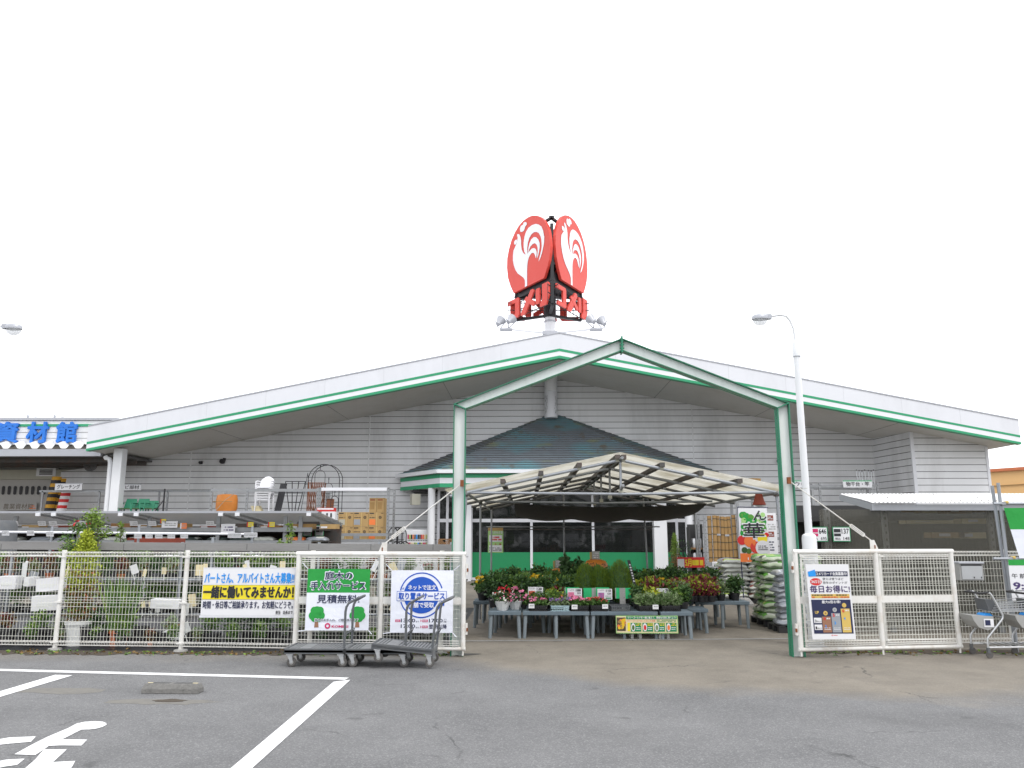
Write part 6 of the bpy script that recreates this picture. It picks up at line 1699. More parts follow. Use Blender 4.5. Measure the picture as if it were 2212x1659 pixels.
# ================================================================ lean-to shed with smoked corrugated sheets
ls = thing('lean_to_shed', 'lean-to shed with white corrugated roof and smoked plastic sheet wall', 'shed', (7.5, 15.4, 0))
YL0, YL1 = 15.0, 18.6
xl0 = at(1846, 1090, YL0).x; zl0 = at(2000, 1086, YL0).z; zl1 = at(2000, 1066, YL0 + 1.7).z; xl1 = 12.6
xm0 = at(1925, 1086, YL0).x
def fn(a, b_):
    xs_ = at(1880, 1087, YL0).x * (1 - b_) + at(1812, 1070, YL0 + 1.8).x * b_; x = xs_ + (xl1 - xs_) * a; y = YL0 - .12 + 1.9 * b_
    return (x, y, zl0 + (zl1 - zl0) * b_ + .008 * math.sin(x * 2 * math.pi / .076))
m = MB(); m.sheet(fn, 560, 3, 'corrugated_white'); o = m.build('roof', ls)
m = MB(); g = random.Random(6)
for k in range(60):
    a, b_ = g.random(), g.choice((.12, .45, .8)); p = fn(a, b_); m.box(p[0] - .007, p[1] - .007, p[2], p[0] + .007, p[1] + .007, p[2] + .016, 'steel_dark')
m.build('screw', ls)
m = MB()
zw0, zw1 = .12, zl0 - .02
def fw(a, b_):
    x = at(1772, 1150, YL0 + .05).x + (xl1 - at(1772, 1150, YL0 + .05).x) * a
    return (x, YL0 + .05 + .009 * math.sin(x * 2 * math.pi / .064), zw0 + (zw1 - .1 - zw0) * b_)
m.sheet(fw, 900, 1, 'smoked_sheet'); m.build('sheet_wall', ls, smooth=80)
xfl = at(1880, 1087, YL0).x; xbl = at(1812, 1070, YL0 + 1.8).x
m = MB(); m.box(xfl, YL0 - .02, zl0 - .14, xl1, YL0 + .04, zl0 - .03, 'lamp_grey')
m.prism([(xfl, YL0 - .06, zl0 - .14), (xbl, YL0 + 1.78, zl1 - .14), (xbl, YL0 + 1.78, zl1 - .015), (xfl, YL0 - .06, zl0 - .015)], (.04, .0, 0), 'lamp_grey')
m.build('fascia', ls)
for u in (1788, 1912, 2140):
    x = at(u, 1150, YL0 + .25).x; m = MB(); m.box(x - .045, YL0 + .2, 0, x + .045, YL0 + .28, zl0 - .1, 'steel')
    for k in range(16): m.box(x - .014, YL0 + .197, .2 + k * .13, x + .014, YL0 + .2, .25 + k * .13, 'siding_joint')
    m.build('upright', ls)
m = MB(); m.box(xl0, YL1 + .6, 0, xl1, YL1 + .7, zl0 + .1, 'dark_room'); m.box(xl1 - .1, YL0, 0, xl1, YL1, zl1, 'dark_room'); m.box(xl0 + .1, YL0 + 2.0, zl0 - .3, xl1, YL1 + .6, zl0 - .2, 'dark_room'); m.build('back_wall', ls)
for k, (u, v0, v1, wd) in enumerate(((1960, 1095, 1106, .25), (1988, 1097, 1108, .30), (2040, 1100, 1109, .5), (2075, 1120, 1131, .6), (2100, 1098, 1106, .3), (1955, 1124, 1131, .9), (2010, 1150, 1162, .7), (2070, 1150, 1163, .5))):
    p = at(u, v1, YL0 + .5); q = at(u, v0, YL0 + .5); m = MB(); m.box(p.x, YL0 + .45, p.z, p.x + wd, YL0 + .75, q.z, 'cream' if k % 2 else 'carton')
    m.box(p.x + wd * .2, YL0 + .445, p.z + .03, p.x + wd * .5, YL0 + .449, q.z - .02, 'paper')
    single(m, 'goods_box', 'faint pale goods box seen through the smoked sheet wall', 'box', (p.x, YL0 + .5, p.z), 'goods boxes behind the smoked sheet wall')
for u0, lb, p1, p2 in ((1751, 'green framed price card reading 646 next to the street lamp', '646', '695'), (1800, 'green framed price card reading 137 on the smoked sheet wall', '137', '148')):
    A = at(u0, 1170, YL0 - .03); Bq = at(u0 + 36, 1138, YL0 - .03); b = Board(A); W, Hh = Bq.x - A.x, Bq.z - A.z
    b.slab(0, 0, W, Hh, .006, 'wall_green'); b.rect(.015, .015, W - .015, Hh - .015, 'paper', 1); b.txt(p1, W * .5, Hh * .52, W * .92, Hh * .88, 'ink', 2, .02); b.txt(p2, W * .58, Hh * .1, W * .92, Hh * .32, 'ink', 2, .01)
    b.rect(W * .07, Hh * .62, W * .45, Hh * .86, 'crimson' if p1 == '646' else 'ink', 2); b.rect(W * .07, Hh * .36, W * .45, Hh * .55, 'crimson' if p1 == '646' else 'ink', 2); b.txt('税込', W * .12, Hh * .12, W * .42, Hh * .28, 'ink', 2)
    done(b, 'price_card', lb, 'price card')
# racks against the store wall behind the lean-to, with signs and laundry poles
rack('galvanized rack with the laundry pole sign against the store wall', (1640, 1774, 1900), 30.6, 31.5, at(1774, 1042, 30.6).z, ((at(1774, 1050, 30.6).z, 'beam'), (1.6, 'deck')))
for u0, u1, s_, lb in ((1822, 1883, '物干台・竿', 'white sign board for laundry poles above the lean-to'), (1714, 1744, 'ウキ', 'white sign board half hidden by the street lamp')):
    A = at(u0, 1053, 30.5); Bq = at(u1, 1038, 30.5); b = Board(A); W, Hh = Bq.x - A.x, Bq.z - A.z
    b.slab(0, 0, W, Hh, .03, 'paper'); b.rect(0, Hh - .03, W, Hh, 'card_green', 1); b.txt(s_, W * .1, Hh * .18, W * .9, Hh * .82, 'ink', 2, .02); done(b, 'aisle_sign', lb, 'sign', None)
for k, u in enumerate((1850, 1856, 1862, 1868, 1876, 1882, 1887)):
    m = MB(); a = at(u, 1017 + (k % 3), 31.7); m.tube((a.x - .04 - .02 * k, 31.3, .2), a, .016, 'zinc', 6); m.tube(a, a + Vector((0, 0, .05)), .02, 'black_plastic', 6)
    single(m, 'laundry_pole', 'steel laundry pole leaning upright behind the white sign', 'pole', (a.x, 31.3, .2), 'laundry poles leaning by the store corner')

# ================================================================ planting bench with timber rail behind the fence
YB0 = 14.0
tb = thing('plant_bench', 'long planting bench with weathered timber rail and pipe posts behind the fence', 'bench', (-5, YB0, 0))
a, b_ = at(-60, 1170, YB0), at(1003, 1185, YB0)
m = MB(); a0, b0 = at(-60, 1168, YB0), at(1003, 1186, YB0); zc0 = 1.52; hgt = .135
m.obox(((a0.x + b0.x) / 2, YB0, zc0 + .02), (b0.x - a0.x, .05, hgt), Matrix.Rotation(.006, 3, 'Y'), 'timber_grey')
for k in range(8): x = a0.x + (b0.x - a0.x) * (k + .5) / 8; m.box(x - .006, YB0 - .027, zc0 - .03, x + .006, YB0 - .024, zc0 + .07, 'siding_joint')
m.build('timber_rail', tb, bevel=.005)
for u in (-160, 30, 215, 395, 460, 690, 820, 975):
    x = at(u, 1180, YB0 + .1).x; m = MB(); m.tube((x, YB0 + .08, 0), (x, YB0 + .08, 1.62 if u < 400 else 1.70 if u == 460 else 1.62), .026, 'pipe_grey', 8); m.obox((x, YB0 + .05, 1.44), (.07, .09, .07), Matrix.Identity(3), 'steel'); m.build('post', tb, smooth=50)
for z, y in ((.98, YB0 + .1), (.40, YB0 + .1), (1.36, YB0 + .95)):
    m = MB(); m.tube((a0.x, y, z), (b0.x, y, z), .022, 'pipe_grey' if z < 1.2 else 'white_bright', 8); m.build('rail', tb, smooth=50)
for z in (.95, .36):
    m = MB()
    for k in range(6): m.box(a0.x, YB0 + .15 + k * .14, z - .02, b0.x, YB0 + .26 + k * .14, z, 'timber_grey')
    m.build('shelf', tb)
# price-tag rail farther back: white pipe with hanging cards
pr = thing('tag_rail', 'white pipe rail hung with small price cards behind the timber bench', 'rail', (-8, 17, 0))
m = MB(); a = at(-40, 1149, 17); b_ = at(547, 1154, 17); m.tube(a, b_, .028, 'white_bright', 8); m.build('pipe', pr, smooth=50)
for u in (300, 545, 112):
    x = at(u, 1150, 17.05).x; m = MB(); m.tube((x, 17.05, 0), (x, 17.05, at(u, 1137, 17.05).z), .026, 'pipe_grey', 8); m.build('post', pr, smooth=50)
for k, (u, v) in enumerate(((12, 1152), (66, 1152), (108, 1154), (264, 1158), (298, 1158), (322, 1158), (343, 1158), (370, 1158), (398, 1158), (500, 1157), (513, 1157), (535, 1156), (548, 1156))):
    A = at(u - 8, v + 5, 16.9); b = Board(A, (1, 0, 0), (0, -.25, 1)); b.slab(0, 0, .155, .105, .006, 'paper'); b.fuzz(.01, .03, .145, .09, 'grey_plastic', 2, 1, k, .35); b.build('price_card', pr)

# ---- plants and goods on and under the bench
plant('yard_mid', 'yard_plant', 'green shrub pot on the bench behind the mesh fence', 'shrub pots behind the mesh fence', 'black_plastic', .10, .17, [((0, 0, .42), (.2, .2, .25), 300, .08, 'leaf_mid', 31, .15, 0, .4), ((0, 0, .5), (.18, .18, .2), 110, .07, 'leaf_light', 32, .2)])
plant('yard_pale', 'yard_plant', 'pale stemmed shrub pot on the bench behind the mesh fence', 'pale shrub pots behind the mesh fence', 'black_plastic', .10, .17, [((0, 0, .4), (.18, .18, .22), 230, .07, 'leaf_pale', 33, .15, 0, .4), ((0, 0, .32), (.13, .13, .16), 70, .07, 'leaf_brown', 34, .2)])
plant('yard_dark', 'yard_plant', 'dark leaved shrub pot on the bench behind the mesh fence', 'dark shrub pots behind the mesh fence', 'trolley_grey', .11, .2, [((0, 0, .46), (.2, .2, .26), 330, .075, 'leaf_dark', 35, .15, 0, .45), ((0, 0, .55), (.18, .18, .2), 90, .07, 'leaf_mid', 36, .2)])
plant('yard_red', 'yard_plant', 'reddish shrub in a clay pot on the bench behind the mesh fence', 'reddish shrub pots behind the mesh fence', 'terracotta', .10, .17, [((0, 0, .4), (.18, .18, .22), 250, .07, 'leaf_brown', 37, .15), ((0, 0, .45), (.16, .16, .2), 120, .07, 'leaf_red', 38, .2)])
for z, y, n, sc_ in ((.95, YB0 + .35, 30, .72), (.95, YB0 + .75, 24, .8), (.36, YB0 + .32, 30, .85), (.0, YB0 - .55, 26, .8), (.0, YB0 - .9, 18, .55)):
    for i in range(n):
        x = a0.x + .2 + (b0.x - a0.x - .4) * (i + .5) / n + rnd.uniform(-.1, .1)
        if rnd.random() < .14: continue
        put(rnd.choice(['yard_mid', 'yard_pale', 'yard_dark', 'yard_pale', 'yard_mid', 'yard_red']), x, y + rnd.uniform(-.08, .08), z, sc=sc_ * rnd.uniform(.8, 1.15))
# white foam boxes, bags and plant labels along the bench
m = MB(); m.quad([(-22, 12.62, .003), (-1.25, 12.55, .003), (-1.25, 20, .003), (-22, 20, .003)], 'black_paint'); structure(m, 'shade_sheet')  # black ground sheet standing in for the shade under the bench
g = random.Random(12)
for k, (u0, u1, v0, v1, Y) in enumerate(((2, 42, 1244, 1272, 13.75), (60, 76, 1246, 1266, 13.8), (84, 138, 1248, 1276, 13.75), (74, 132, 1286, 1318, 13.6), (330, 392, 1294, 1314, 13.7))):
    A, Bq = at(u0, v1, Y), at(u1, v0, Y); m = MB(); tl = g.uniform(-.08, .08); C_ = ((A.x + Bq.x) / 2, Y, (A.z + Bq.z) / 2); w_, h_ = (Bq.x - A.x) / 2, (Bq.z - A.z) / 2
    M3 = Matrix.Rotation(tl, 3, 'Y') @ Matrix.Rotation(g.uniform(-.3, .3), 3, 'Z')
    m.obox(C_, (2 * w_, .22, 2 * h_), M3, 'paper')
    m.obox(Vector(C_) + M3 @ Vector((0, -.112, -h_ * .2)), (w_ * 1.2, .004, h_ * .5), M3, 'pot_white')
    single(m, 'foam_box', 'white foam box lying among the plants behind the mesh fence', 'box', C_, 'white foam boxes behind the mesh fence', bevel=.012)
for k in range(46):
    x = g.uniform(-9, -1.5); z = g.choice((.95, .95, .36, .05)); y = YB0 + .1 if z > .1 else 13.2; m = MB(); h_ = g.uniform(.08, .24); w_ = g.uniform(.05, .16)
    M3 = Matrix.Rotation(g.uniform(-.5, .5), 3, 'Y') @ Matrix.Rotation(g.uniform(-.6, .6), 3, 'Z')
    m.obox((x, y - .08, z + h_ / 2 + g.uniform(.02, .2)), (w_, .006, h_), M3, g.choice(('paper', 'paper', 'pot_white', 'cream', 'silver'))); m.obox((x, y - .085, z + h_ / 2 + .02), (.012, .006, h_), M3, 'pot_white')
    single(m, 'plant_label', 'small white plant label stuck among the pots behind the mesh fence', 'plant label', (x, y, z), 'white plant labels behind the mesh fence')
for k in range(24):  # black trays added to darken the space low in the bench
    x = -9.2 + k * .34 + g.uniform(-.08, .08); m = MB(); y = g.choice((YB0 + .22, YB0 + .5)); w_ = g.uniform(.2, .3)
    if x > -1.5: break
    for q in range(2): m.box(x, y, .365 + q * .1, x + w_, y + .3, .44 + q * .1, 'black_plastic')
    single(m, 'filler_tray', 'black tray added to darken the lower bench board', 'tray', (x, y, .365), 'added dark trays on the bench')
# terracotta and black nursery pots standing on the ground
for k in range(30):
    x = -8.9 + k * .26 + rnd.uniform(-.05, .05)
    if x > -1.4: break
    m = MB(); r_ = rnd.uniform(.09, .13); h = rnd.uniform(.2, .3); m.lathe([(r_ * .75, 0), (r_, h * .85), (r_ * 1.08, h * .86), (r_ * 1.08, h), (r_ * .9, h), (r_ * .85, h * .8)], (x, 13.25 + rnd.uniform(-.1, .1), 0), 'black_plastic', 12, close=False)
    single(m, 'nursery_pot', 'empty black nursery pot on the ground behind the mesh fence', 'pot', (x, 13.25, 0), 'empty nursery pots behind the mesh fence', 40)
# tall lime conifer in a white pot
p = gr(166, 1385); YC = 13.25; xc = at(170, 1340, YC).x
t = thing('potted_conifer', 'tall lime green conifer with browning foot in a big white pot', 'tree', (xc, YC, 0), world=False)
m = MB(); zp = at(166, 1341, YC).z; m.lathe([(.155, .0), (.155, .04), (.185, zp - .05), (.205, zp - .05), (.205, zp), (.18, zp)], (0, 0, 0), 'pot_white', 20); m.build('pot', t, smooth=40)
m = MB(); m.tube((0, 0, zp), (0, 0, 1.9), .02, 'bark', 6, r2=.006); m.build('trunk', t)
m = MB(); zt_ = at(170, 1152, YC).z
for k in range(14):
    f = k / 13; z = zp + .1 + (zt_ - zp - .15) * f; r_ = .24 * min(1, .75 + f * .6) * (1 - max(0, f - .72) * 2.6) + .03
    m.leaves((0, 0, z), (r_, r_, .14), 330, .055, 'leaf_lime' if f > .35 else ('leaf_light' if k % 2 else 'leaf_brown'), k, .3, 0, .35)
    if f < .6: m.leaves((0, 0, z), (r_ * .9, r_ * .9, .1), 100, .055, 'terracotta' if k % 2 else 'leaf_brown', k + 40, .3, 0, .35)
m.build('foliage', t)
# airy nandina behind it
YNn = 13.9; xn = at(195, 1180, YNn).x
t = thing('potted_shrub', 'airy light green shrub with red tips rising above the timber rail', 'plant', (xn, YNn, 0), world=False)
m = MB(); m.lathe([(.12, 0), (.16, .26), (.17, .28)], (0, 0, 0), 'black_plastic', 14); m.build('pot', t)
m = MB(); g = random.Random(3); tips = []
for k in range(11):
    x = g.uniform(-.55, .2); P = [(0, 0, .25), (x * .3, g.uniform(-.1, .1), .8), (x * .7, g.uniform(-.15, .15), 1.35 + g.uniform(0, .3)), (x, g.uniform(-.2, .2), 1.55 + g.uniform(0, .55) * (1 - abs(x)))]
    m.path(P, .008, 'bark', 5); tips += P[2:]
m.build('stem', t)
m = MB()
for k, p in enumerate(tips): m.leaves(p, (.17, .13, .13), 130, .05, 'leaf_light' if k % 3 else 'leaf_mid', k, .1, .3, .45)
m.leaves((.02, 0, 1.95), (.14, .13, .32), 230, .045, 'leaf_light', 77, .1, .2, .45); m.leaves((-.12, -.05, 2.0), (.22, .1, .12), 10, .05, 'fl_red', 5, .5)
m.build('foliage', t)
# bamboo-like grass in a clay pot
YG2 = 13.2; xg = at(258, 1360, YG2).x
t = thing('potted_grass', 'upright green grass clump in a clay pot behind the mesh fence', 'plant', (xg, YG2, 0), world=False)
m = MB(); m.lathe([(.12, 0), (.14, .20), (.155, .20), (.155, .25), (.13, .25)], (0, 0, 0), 'terracotta', 16); m.build('pot', t)
m = MB(); g = random.Random(8)
for k in range(160):
    x, y = g.gauss(0, .06), g.gauss(0, .06); L = g.uniform(.45, .95); bx, by = g.gauss(0, .14), g.gauss(0, .14)
    m.add([(x - .006, y, .23), (x + .006, y, .23), (x + bx * .5 + .005, y + by * .5, .23 + L * .6), (x + bx, y + by, .23 + L)], [(0, 1, 2, 3)], g.choice(['leaf_mid', 'leaf_light', 'leaf_mid']))
m.build('foliage', t)
# leafy sapling by the rack corner
for u, v0, v1, Yp, lb in ((628, 1125, 1186, 14.6, 'pale leafy sapling rising over the timber rail below the price cards'), (607, 1165, 1186, 14.6, 'low pale sapling tips at the timber rail'), (262, 1125, 1180, 14.6, 'thin pale sapling above the timber rail by the brown planters')):
    x = at(u, v0, Yp).x; zt_ = at(u, v0, Yp).z; t = thing('sapling', lb, 'plant', (x, Yp, 0), world=False)
    m = MB(); m.tube((0, 0, 0), (.02, 0, zt_ - .05), .008, 'bark', 5); m.build('stem', t)
    m = MB()
    for k in range(7): m.leaves((.02 * math.sin(k), 0, zt_ - .08 - k * .09), (.06 + .02 * k, .06 + .02 * k, .07), 34, .07, 'leaf_pale' if k % 2 else 'leaf_light', k + int(u), .1, 0, .35)
    m.build('foliage', t)

# ================================================================ low roofed shelves further back
YA0, YA1 = 22.0, 24.8
zA0 = at(300, 1106, YA0).z; zA1 = zA0 - .28
sa = thing('roofed_shelf', 'long roofed steel shelf with grey sheet awning above bagged goods', 'shelf', (-10, YA0, 0))
xa0, xa1 = -17.5, at(688, 1107, YA0).x; xa2 = at(748, 1138, YA1).x
m = MB()
def fa(a, b_):
    y = YA0 + (YA1 - YA0) * b_; xe = xa1 + (xa2 - xa1) * b_ * .35
    x = xa0 + (xe - xa0) * a
    return (x, y, zA0 + (zA1 - zA0) * b_ + .02 * math.sin(y * 2 * math.pi / .22))
m.sheet(fa, 12, 90, 'awning_sheet'); m.box(xa0, YA0 - .03, zA0 - .03, xa1, YA0 - .0, zA0 + .025, 'lamp_grey')
m.build('awning', sa, smooth=60)
for u in (84, 118, 262, 296, 478, 514, 668):
    x = at(u, 1112, YA0).x; m = MB(); m.bar((x, YA0 - .04, zA0 - .06), (x + .25, YA1, zA1 - .06), .06, .05, 'steel'); m.box(x - .06, YA0 - .07, zA0 - .11, x + .06, YA0 - .02, zA0 - .02, 'white_bright'); m.build('bracket', sa)
for u in (30, 170, 320, 470, 615, 648):
    x = at(u, 1150, YA0 + .6).x; m = MB(); m.box(x - .05, YA0 + .6, 0, x + .05, YA0 + .68, zA0 - .1, 'steel'); m.build('upright', sa)
for v, mt in ((1144, 'steel'), (1172, 'steel')):
    z = at(300, v, YA0 + .5).z; m = MB(); m.box(xa0, YA0 + .5, z - .06, xa1 - .3, YA0 + .56, z + .06, mt); m.box(xa0, YA0 + .56, z - .02, xa1 - .3, YA1, z + .02, 'steel_dark'); m.build('shelf', sa)
m = MB(); m.box(xa0, YA1 + .02, 0, xa1, YA1 + .06, zA1 - .08, 'steel_dark'); m.box(xa0, YA0 + 1.2, .0, xa1, YA0 + 1.24, 1.6, 'dark_room'); m.build('back_panel', sa)
# goods on it
zs = at(300, 1172, YA0 + .5).z + .02; zs2 = at(300, 1144, YA0 + .5).z + .02
g = random.Random(31)
for k in range(13):
    x = xa0 + 3.0 + k * .72 + g.uniform(-.1, .1); mt = g.choice(['bag_white', 'bag_grey', 'carton', 'orange', 'bag_dark', 'brick_red', 'bag_white'])
    o = bag_mesh(.6, .42, .14, mt, (mt, 'bag_white', mt), k).build('goods_bag', None, smooth=60, loc=(x, YA0 + .85, zs)); tag(o, 'flat bag of goods lying on the roofed shelf', 'bag', 'bags lying on the roofed shelf')
for k in range(11):
    x = xa0 + 3.2 + k * .85; m = MB(); mt = ('carton', 'brick_red', 'steel_dark', 'wood', 'carton_dark')[k % 5]; w_ = g.uniform(.4, .7)
    m.box(x, YA0 + .7, zs2, x + w_, YA0 + 1.1, zs2 + g.uniform(.08, .16), mt); m.box(x + .02, YA0 + .69, zs2 + .02, x + .2, YA0 + .699, zs2 + .07, 'paper')
    single(m, 'goods_box', 'low box of goods on the upper board of the roofed shelf', 'box', (x, YA0 + .8, zs2), 'low boxes on the roofed shelf')
A, Bq = at(289, 1178, 17.6), at(380, 1163, 17.6); m = MB(); m.box(A.x, 17.6, A.z, Bq.x, 18.1, Bq.z, 'brick_red'); m.box(A.x + .02, 17.62, Bq.z - .03, Bq.x - .02, 18.08, Bq.z + .004, 'red_brown'); m.box(A.x, 17.6, .0, A.x + .06, 17.66, A.z, 'steel_dark'); m.box(Bq.x - .06, 17.6, 0, Bq.x, 17.66, A.z, 'steel_dark')
single(m, 'brown_planter', 'long red brown planter box above the timber rail', 'planter', (A.x, 17.6, A.z))
for u, v, w_, h, mt, lb in ((492, 1142, 30, 20, 'paper', 'white picture card with purple dots above the tag rail'), (540, 1133, 14, 10, 'yellow', 'yellow price card hung on the roofed shelf, nearer the sapling'), (590 - 4, 1133, 14, 10, 'yellow', 'yellow price card hung on the roofed shelf, next to the dark rack side'), (352, 1126, 12, 9, 'yellow', 'yellow price card in the row of cards under the awning'), (366, 1133, 34, 14, 'paper', 'wide pale printed card under the awning'), (396, 1136, 14, 12, 'orange', 'red and yellow price card under the awning')):
    A = at(u - w_ / 2, v + h / 2, YA0 + .4); b = Board(A); W, Hh = w_ / 1721 * 22.2, h / 1721 * 22.2; b.slab(0, 0, W, Hh, .01, mt); b.fuzz(W * .2, Hh * .2, W * .9, Hh * .8, 'purple_ink' if w_ == 30 else 'grey_plastic', 2, 1, int(u), .5); b.rect(0, 0, W * .18, Hh, 'red' if mt == 'yellow' else 'paper', 1)
    done(b, 'price_card', lb, 'price card')
for k, u in enumerate((10, 32, 92, 116, 180, 290, 330, 455)):
    A = at(u - 9, 1136, YA0 + .42); b = Board(A, (1, 0, 0), (0, -.5, 1)); b.slab(0, 0, .22, .14, .01, 'paper'); b.fuzz(.02, .03, .2, .12, 'grey_plastic', 2, 1, k, .4); done(b, 'shelf_card', 'white slanted shelf card under the grey awning', 'price card', 'white shelf cards under the awning')
# big round water butt at the frame edge
m = MB(); c = at(5, 1165, 18.5); m.lathe([(.42, 0), (.45, .8), (.45, 1.2), (.40, at(5, 1124, 18.5).z - .1), (.34, at(5, 1124, 18.5).z)], (c.x - .15, 18.5, 0), 'trolley_grey', 22)
single(m, 'water_butt', 'grey round water tank under the wing next to the tag rail', 'tank', (c.x - .15, 18.5, 0), smooth=40)

# ================================================================ steel racks with goods on top
YK = 28.0
zb_ = at(600, 1104, YK).z
rk, xs = rack('galvanized rack with orange sack chairs and trellises on top', (455, 532, 685), YK, YK + 1.3, at(560, 1054, YK).z, ((at(560, 1059, YK).z, 'beam'), (zb_ - .05, 'deck'), (1.1, 'deck')))
rk2, xs2 = rack('galvanized rack stacked with brown cartons', (690, 838), YK + .02, YK + 1.3, at(760, 1053, YK).z, ((at(760, 1057, YK).z, 'beam'), (at(760, 1155, YK).z, 'beam'), (at(760, 1168, YK).z, 'deck'), (.5, 'deck')))
m = MB(); z = at(760, 1057, YK).z; m.box(xs2[0] + .05, YK - .04, z - .05, xs2[1] - .05, YK - .01, z + .06, 'white_bright'); m.build('white_beam', rk2)
# dark perforated side panel with price cards below the awning end
m = MB(); A, Bq = at(639, 1195, 24.0), at(690, 1127, 24.0); m.box(A.x, 24, 0, Bq.x, 24.05, Bq.z, 'steel_dark')
single(m, 'rack_side_panel', 'dark metal panel carrying two green framed price cards', 'panel', (A.x, 24, 0))
for u, lb in ((662, 'green framed price card on the dark panel, farther from the cartons'), (688, 'green framed price card on the dark panel, nearer the cartons')):
    A = at(u - 8, 1158, 23.9); b = Board(A); W, Hh = .26, .31; b.slab(0, 0, W, Hh, .01, 'card_green'); b.rect(.015, .015, W - .015, Hh - .015, 'paper', 1); b.rect(.03, .2, .13, .27, 'ink', 2); b.rect(.03, .12, .13, .18, 'ink', 2); b.txt('10', .15, .08, .23, .27, 'grey_plastic', 2)
    done(b, 'price_card', lb, 'price card')
for u0, u1, v0, v1, lb, mt in ((697, 726, 1139, 1165, 'white display box with cut out front below the trellis rack', 'paper'), (670, 698, 1116, 1124, 'small white tray of goods at the awning corner', 'pot_white'), (694, 724, 1105, 1122, 'white carton with black bottle pictures beneath the brown trellis', 'paper'), (684, 722, 1097, 1105, 'red and white label board beneath the brown trellis', 'red')):
    A, Bq = at(u0, v1, 26.5), at(u1, v0, 26.5); m = MB(); m.box(A.x, 26.5, A.z, Bq.x, 26.8, Bq.z, mt); W = Bq.x - A.x; Hh = Bq.z - A.z
    if 'cut out' in lb: m.prism([(A.x + W * .25, 26.497, Bq.z), (A.x + W * .75, 26.497, Bq.z), (A.x + W * .62, 26.497, A.z + Hh * .4), (A.x + W * .38, 26.497, A.z + Hh * .4)], (0, -.004, 0), 'bark')
    elif 'bottle' in lb:
        for k in (.35, .65): m.box(A.x + W * k, 26.495, A.z + Hh * .2, A.x + W * (k + .12), 26.499, A.z + Hh * .8, 'ink')
    elif 'label' in lb: m.box(A.x + .02, 26.495, A.z + Hh * .5, Bq.x - .02, 26.499, Bq.z - .01, 'paper')
    single(m, 'goods_carton', lb, 'box', (A.x, 26.5, A.z))
m = MB(); A = at(640, 1169, 26.4); m.box(at(690, 1169, 26.4).x, 26.4, 0, at(727, 1169, 26.4).x, 27.0, at(700, 1167, 26.4).z, 'steel_dark'); m.box(at(670, 1127, 26.3).x, 26.4, 0, at(726, 1127, 26.4).x, 26.9, at(700, 1124, 26.4).z - .4, 'dark_room')
single(m, 'display_shelf', 'dark low shelf below the white display boxes', 'shelf', (A.x, 26.4, 0))
# cartons
def carton(u0, u1, zb0, zt0, Y, blk, small=False, tall=False):
    A, Bq = at(u0, 1150, Y), at(u1, 1150, Y); m = MB(); W = Bq.x - A.x - .008; Hh = zt0 - zb0 - .006
    m.box(A.x, Y, zb0, A.x + W, Y + .55, zb0 + Hh, 'carton')
    b = Board((A.x, Y - .001, zb0)); b.slots = m.slots; b.v, b.f, b.m = m.v, m.f, m.m
    if not tall:
        b.rect(W * .52, 0, W * .545, Hh, 'tape', 1); b.rect(W * .05, Hh * .88, W * .35, Hh * .95, 'ink', 1); b.rect(W * .12, Hh * .76, W * .22, Hh * .80, 'carton_dark', 1)
        b.fuzz(W * .05, Hh * .58, W * .48, Hh * .68, 'ink', 1, 1, int(u0), .5); b.rect(W * .8, Hh * .9, W * .97, Hh * .94, 'bark', 1)
        b.ring(W * .76, Hh * .64, W * .05, W * .10, 'bark', 1, n=16); b.disc(W * .76, Hh * .64, W * .03, 'bark', 1, 10)
        b.rect(W * .04, Hh * .12, W * .45, Hh * .5, {'o': 'orange', 'g': 'beige', 'b': 'silver'}[blk], 1)
    else:
        b.rect(W * .1, Hh * .82, W * .8, Hh * .9, 'brick_red', 1); b.rect(W * .12, Hh * .2, W * .7, Hh * .7, 'carton_dark', 1); b.rect(0, Hh * .97, W, Hh, 'carton_dark', 1)
    single(b, 'cardboard_carton', 'brown printed cardboard carton stacked on the galvanized rack' if not tall else 'plain tall brown carton standing on top of the carton stack', 'carton', (A.x, Y, zb0), 'brown cartons stacked on the rack' if not tall else 'tall cartons on top of the stack')
zc = [at(760, v, YK + .25).z for v in (1167.5, 1137.5, 1106)]
hc = zc[2] - zc[1]
for i, blk in enumerate('gbo'):
    u0, u1 = 729.5 + i * 33, 729.5 + (i + 1) * 33
    carton(u0, u1, zc[0] + .0, zc[1], YK + .25, blk); carton(u0, u1, zc[1], zc[2], YK + .25, blk)
for i in range(2): carton(796 + i * 16.2, 812 + i * 16.2, zc[2], zc[2] + hc * .98, YK + .25, 'g', tall=True)
# orange sack on the rack
A, Bq = at(460, 1102, YK + .3), at(509, 1067, YK + .3); m = MB()
w_ = (Bq.x - A.x) / 2; h = Bq.z - zb_
m.lathe([(w_ * .88, 0), (w_ * 1.0, h * .2), (w_ * .99, h * .7), (w_ * .9, h * .96), (w_ * .5, h * 1.0), (.001, h * .99)], (A.x + w_, YK + .55, zb_), 'orange_wrap', 20, sy=.7)
m.path([(A.x + w_ * 1.9, YK + .12, zb_ + h * .55), (A.x + w_, YK + .12 - .18, zb_ + h * .56), (A.x + .02, YK + .2, zb_ + h * .55)], .012, 'carton_dark', 5); m.path([(A.x + .2, YK + .1, zb_ + .05), (A.x + .5, YK + .08, zb_ + .4), (A.x + .8, YK + .08, zb_ + h)], .01, 'beige', 5)
single(m, 'orange_bundle', 'orange plastic wrapped bundle on the galvanized rack', 'bundle', (A.x + w_, YK + .5, zb_), smooth=50)
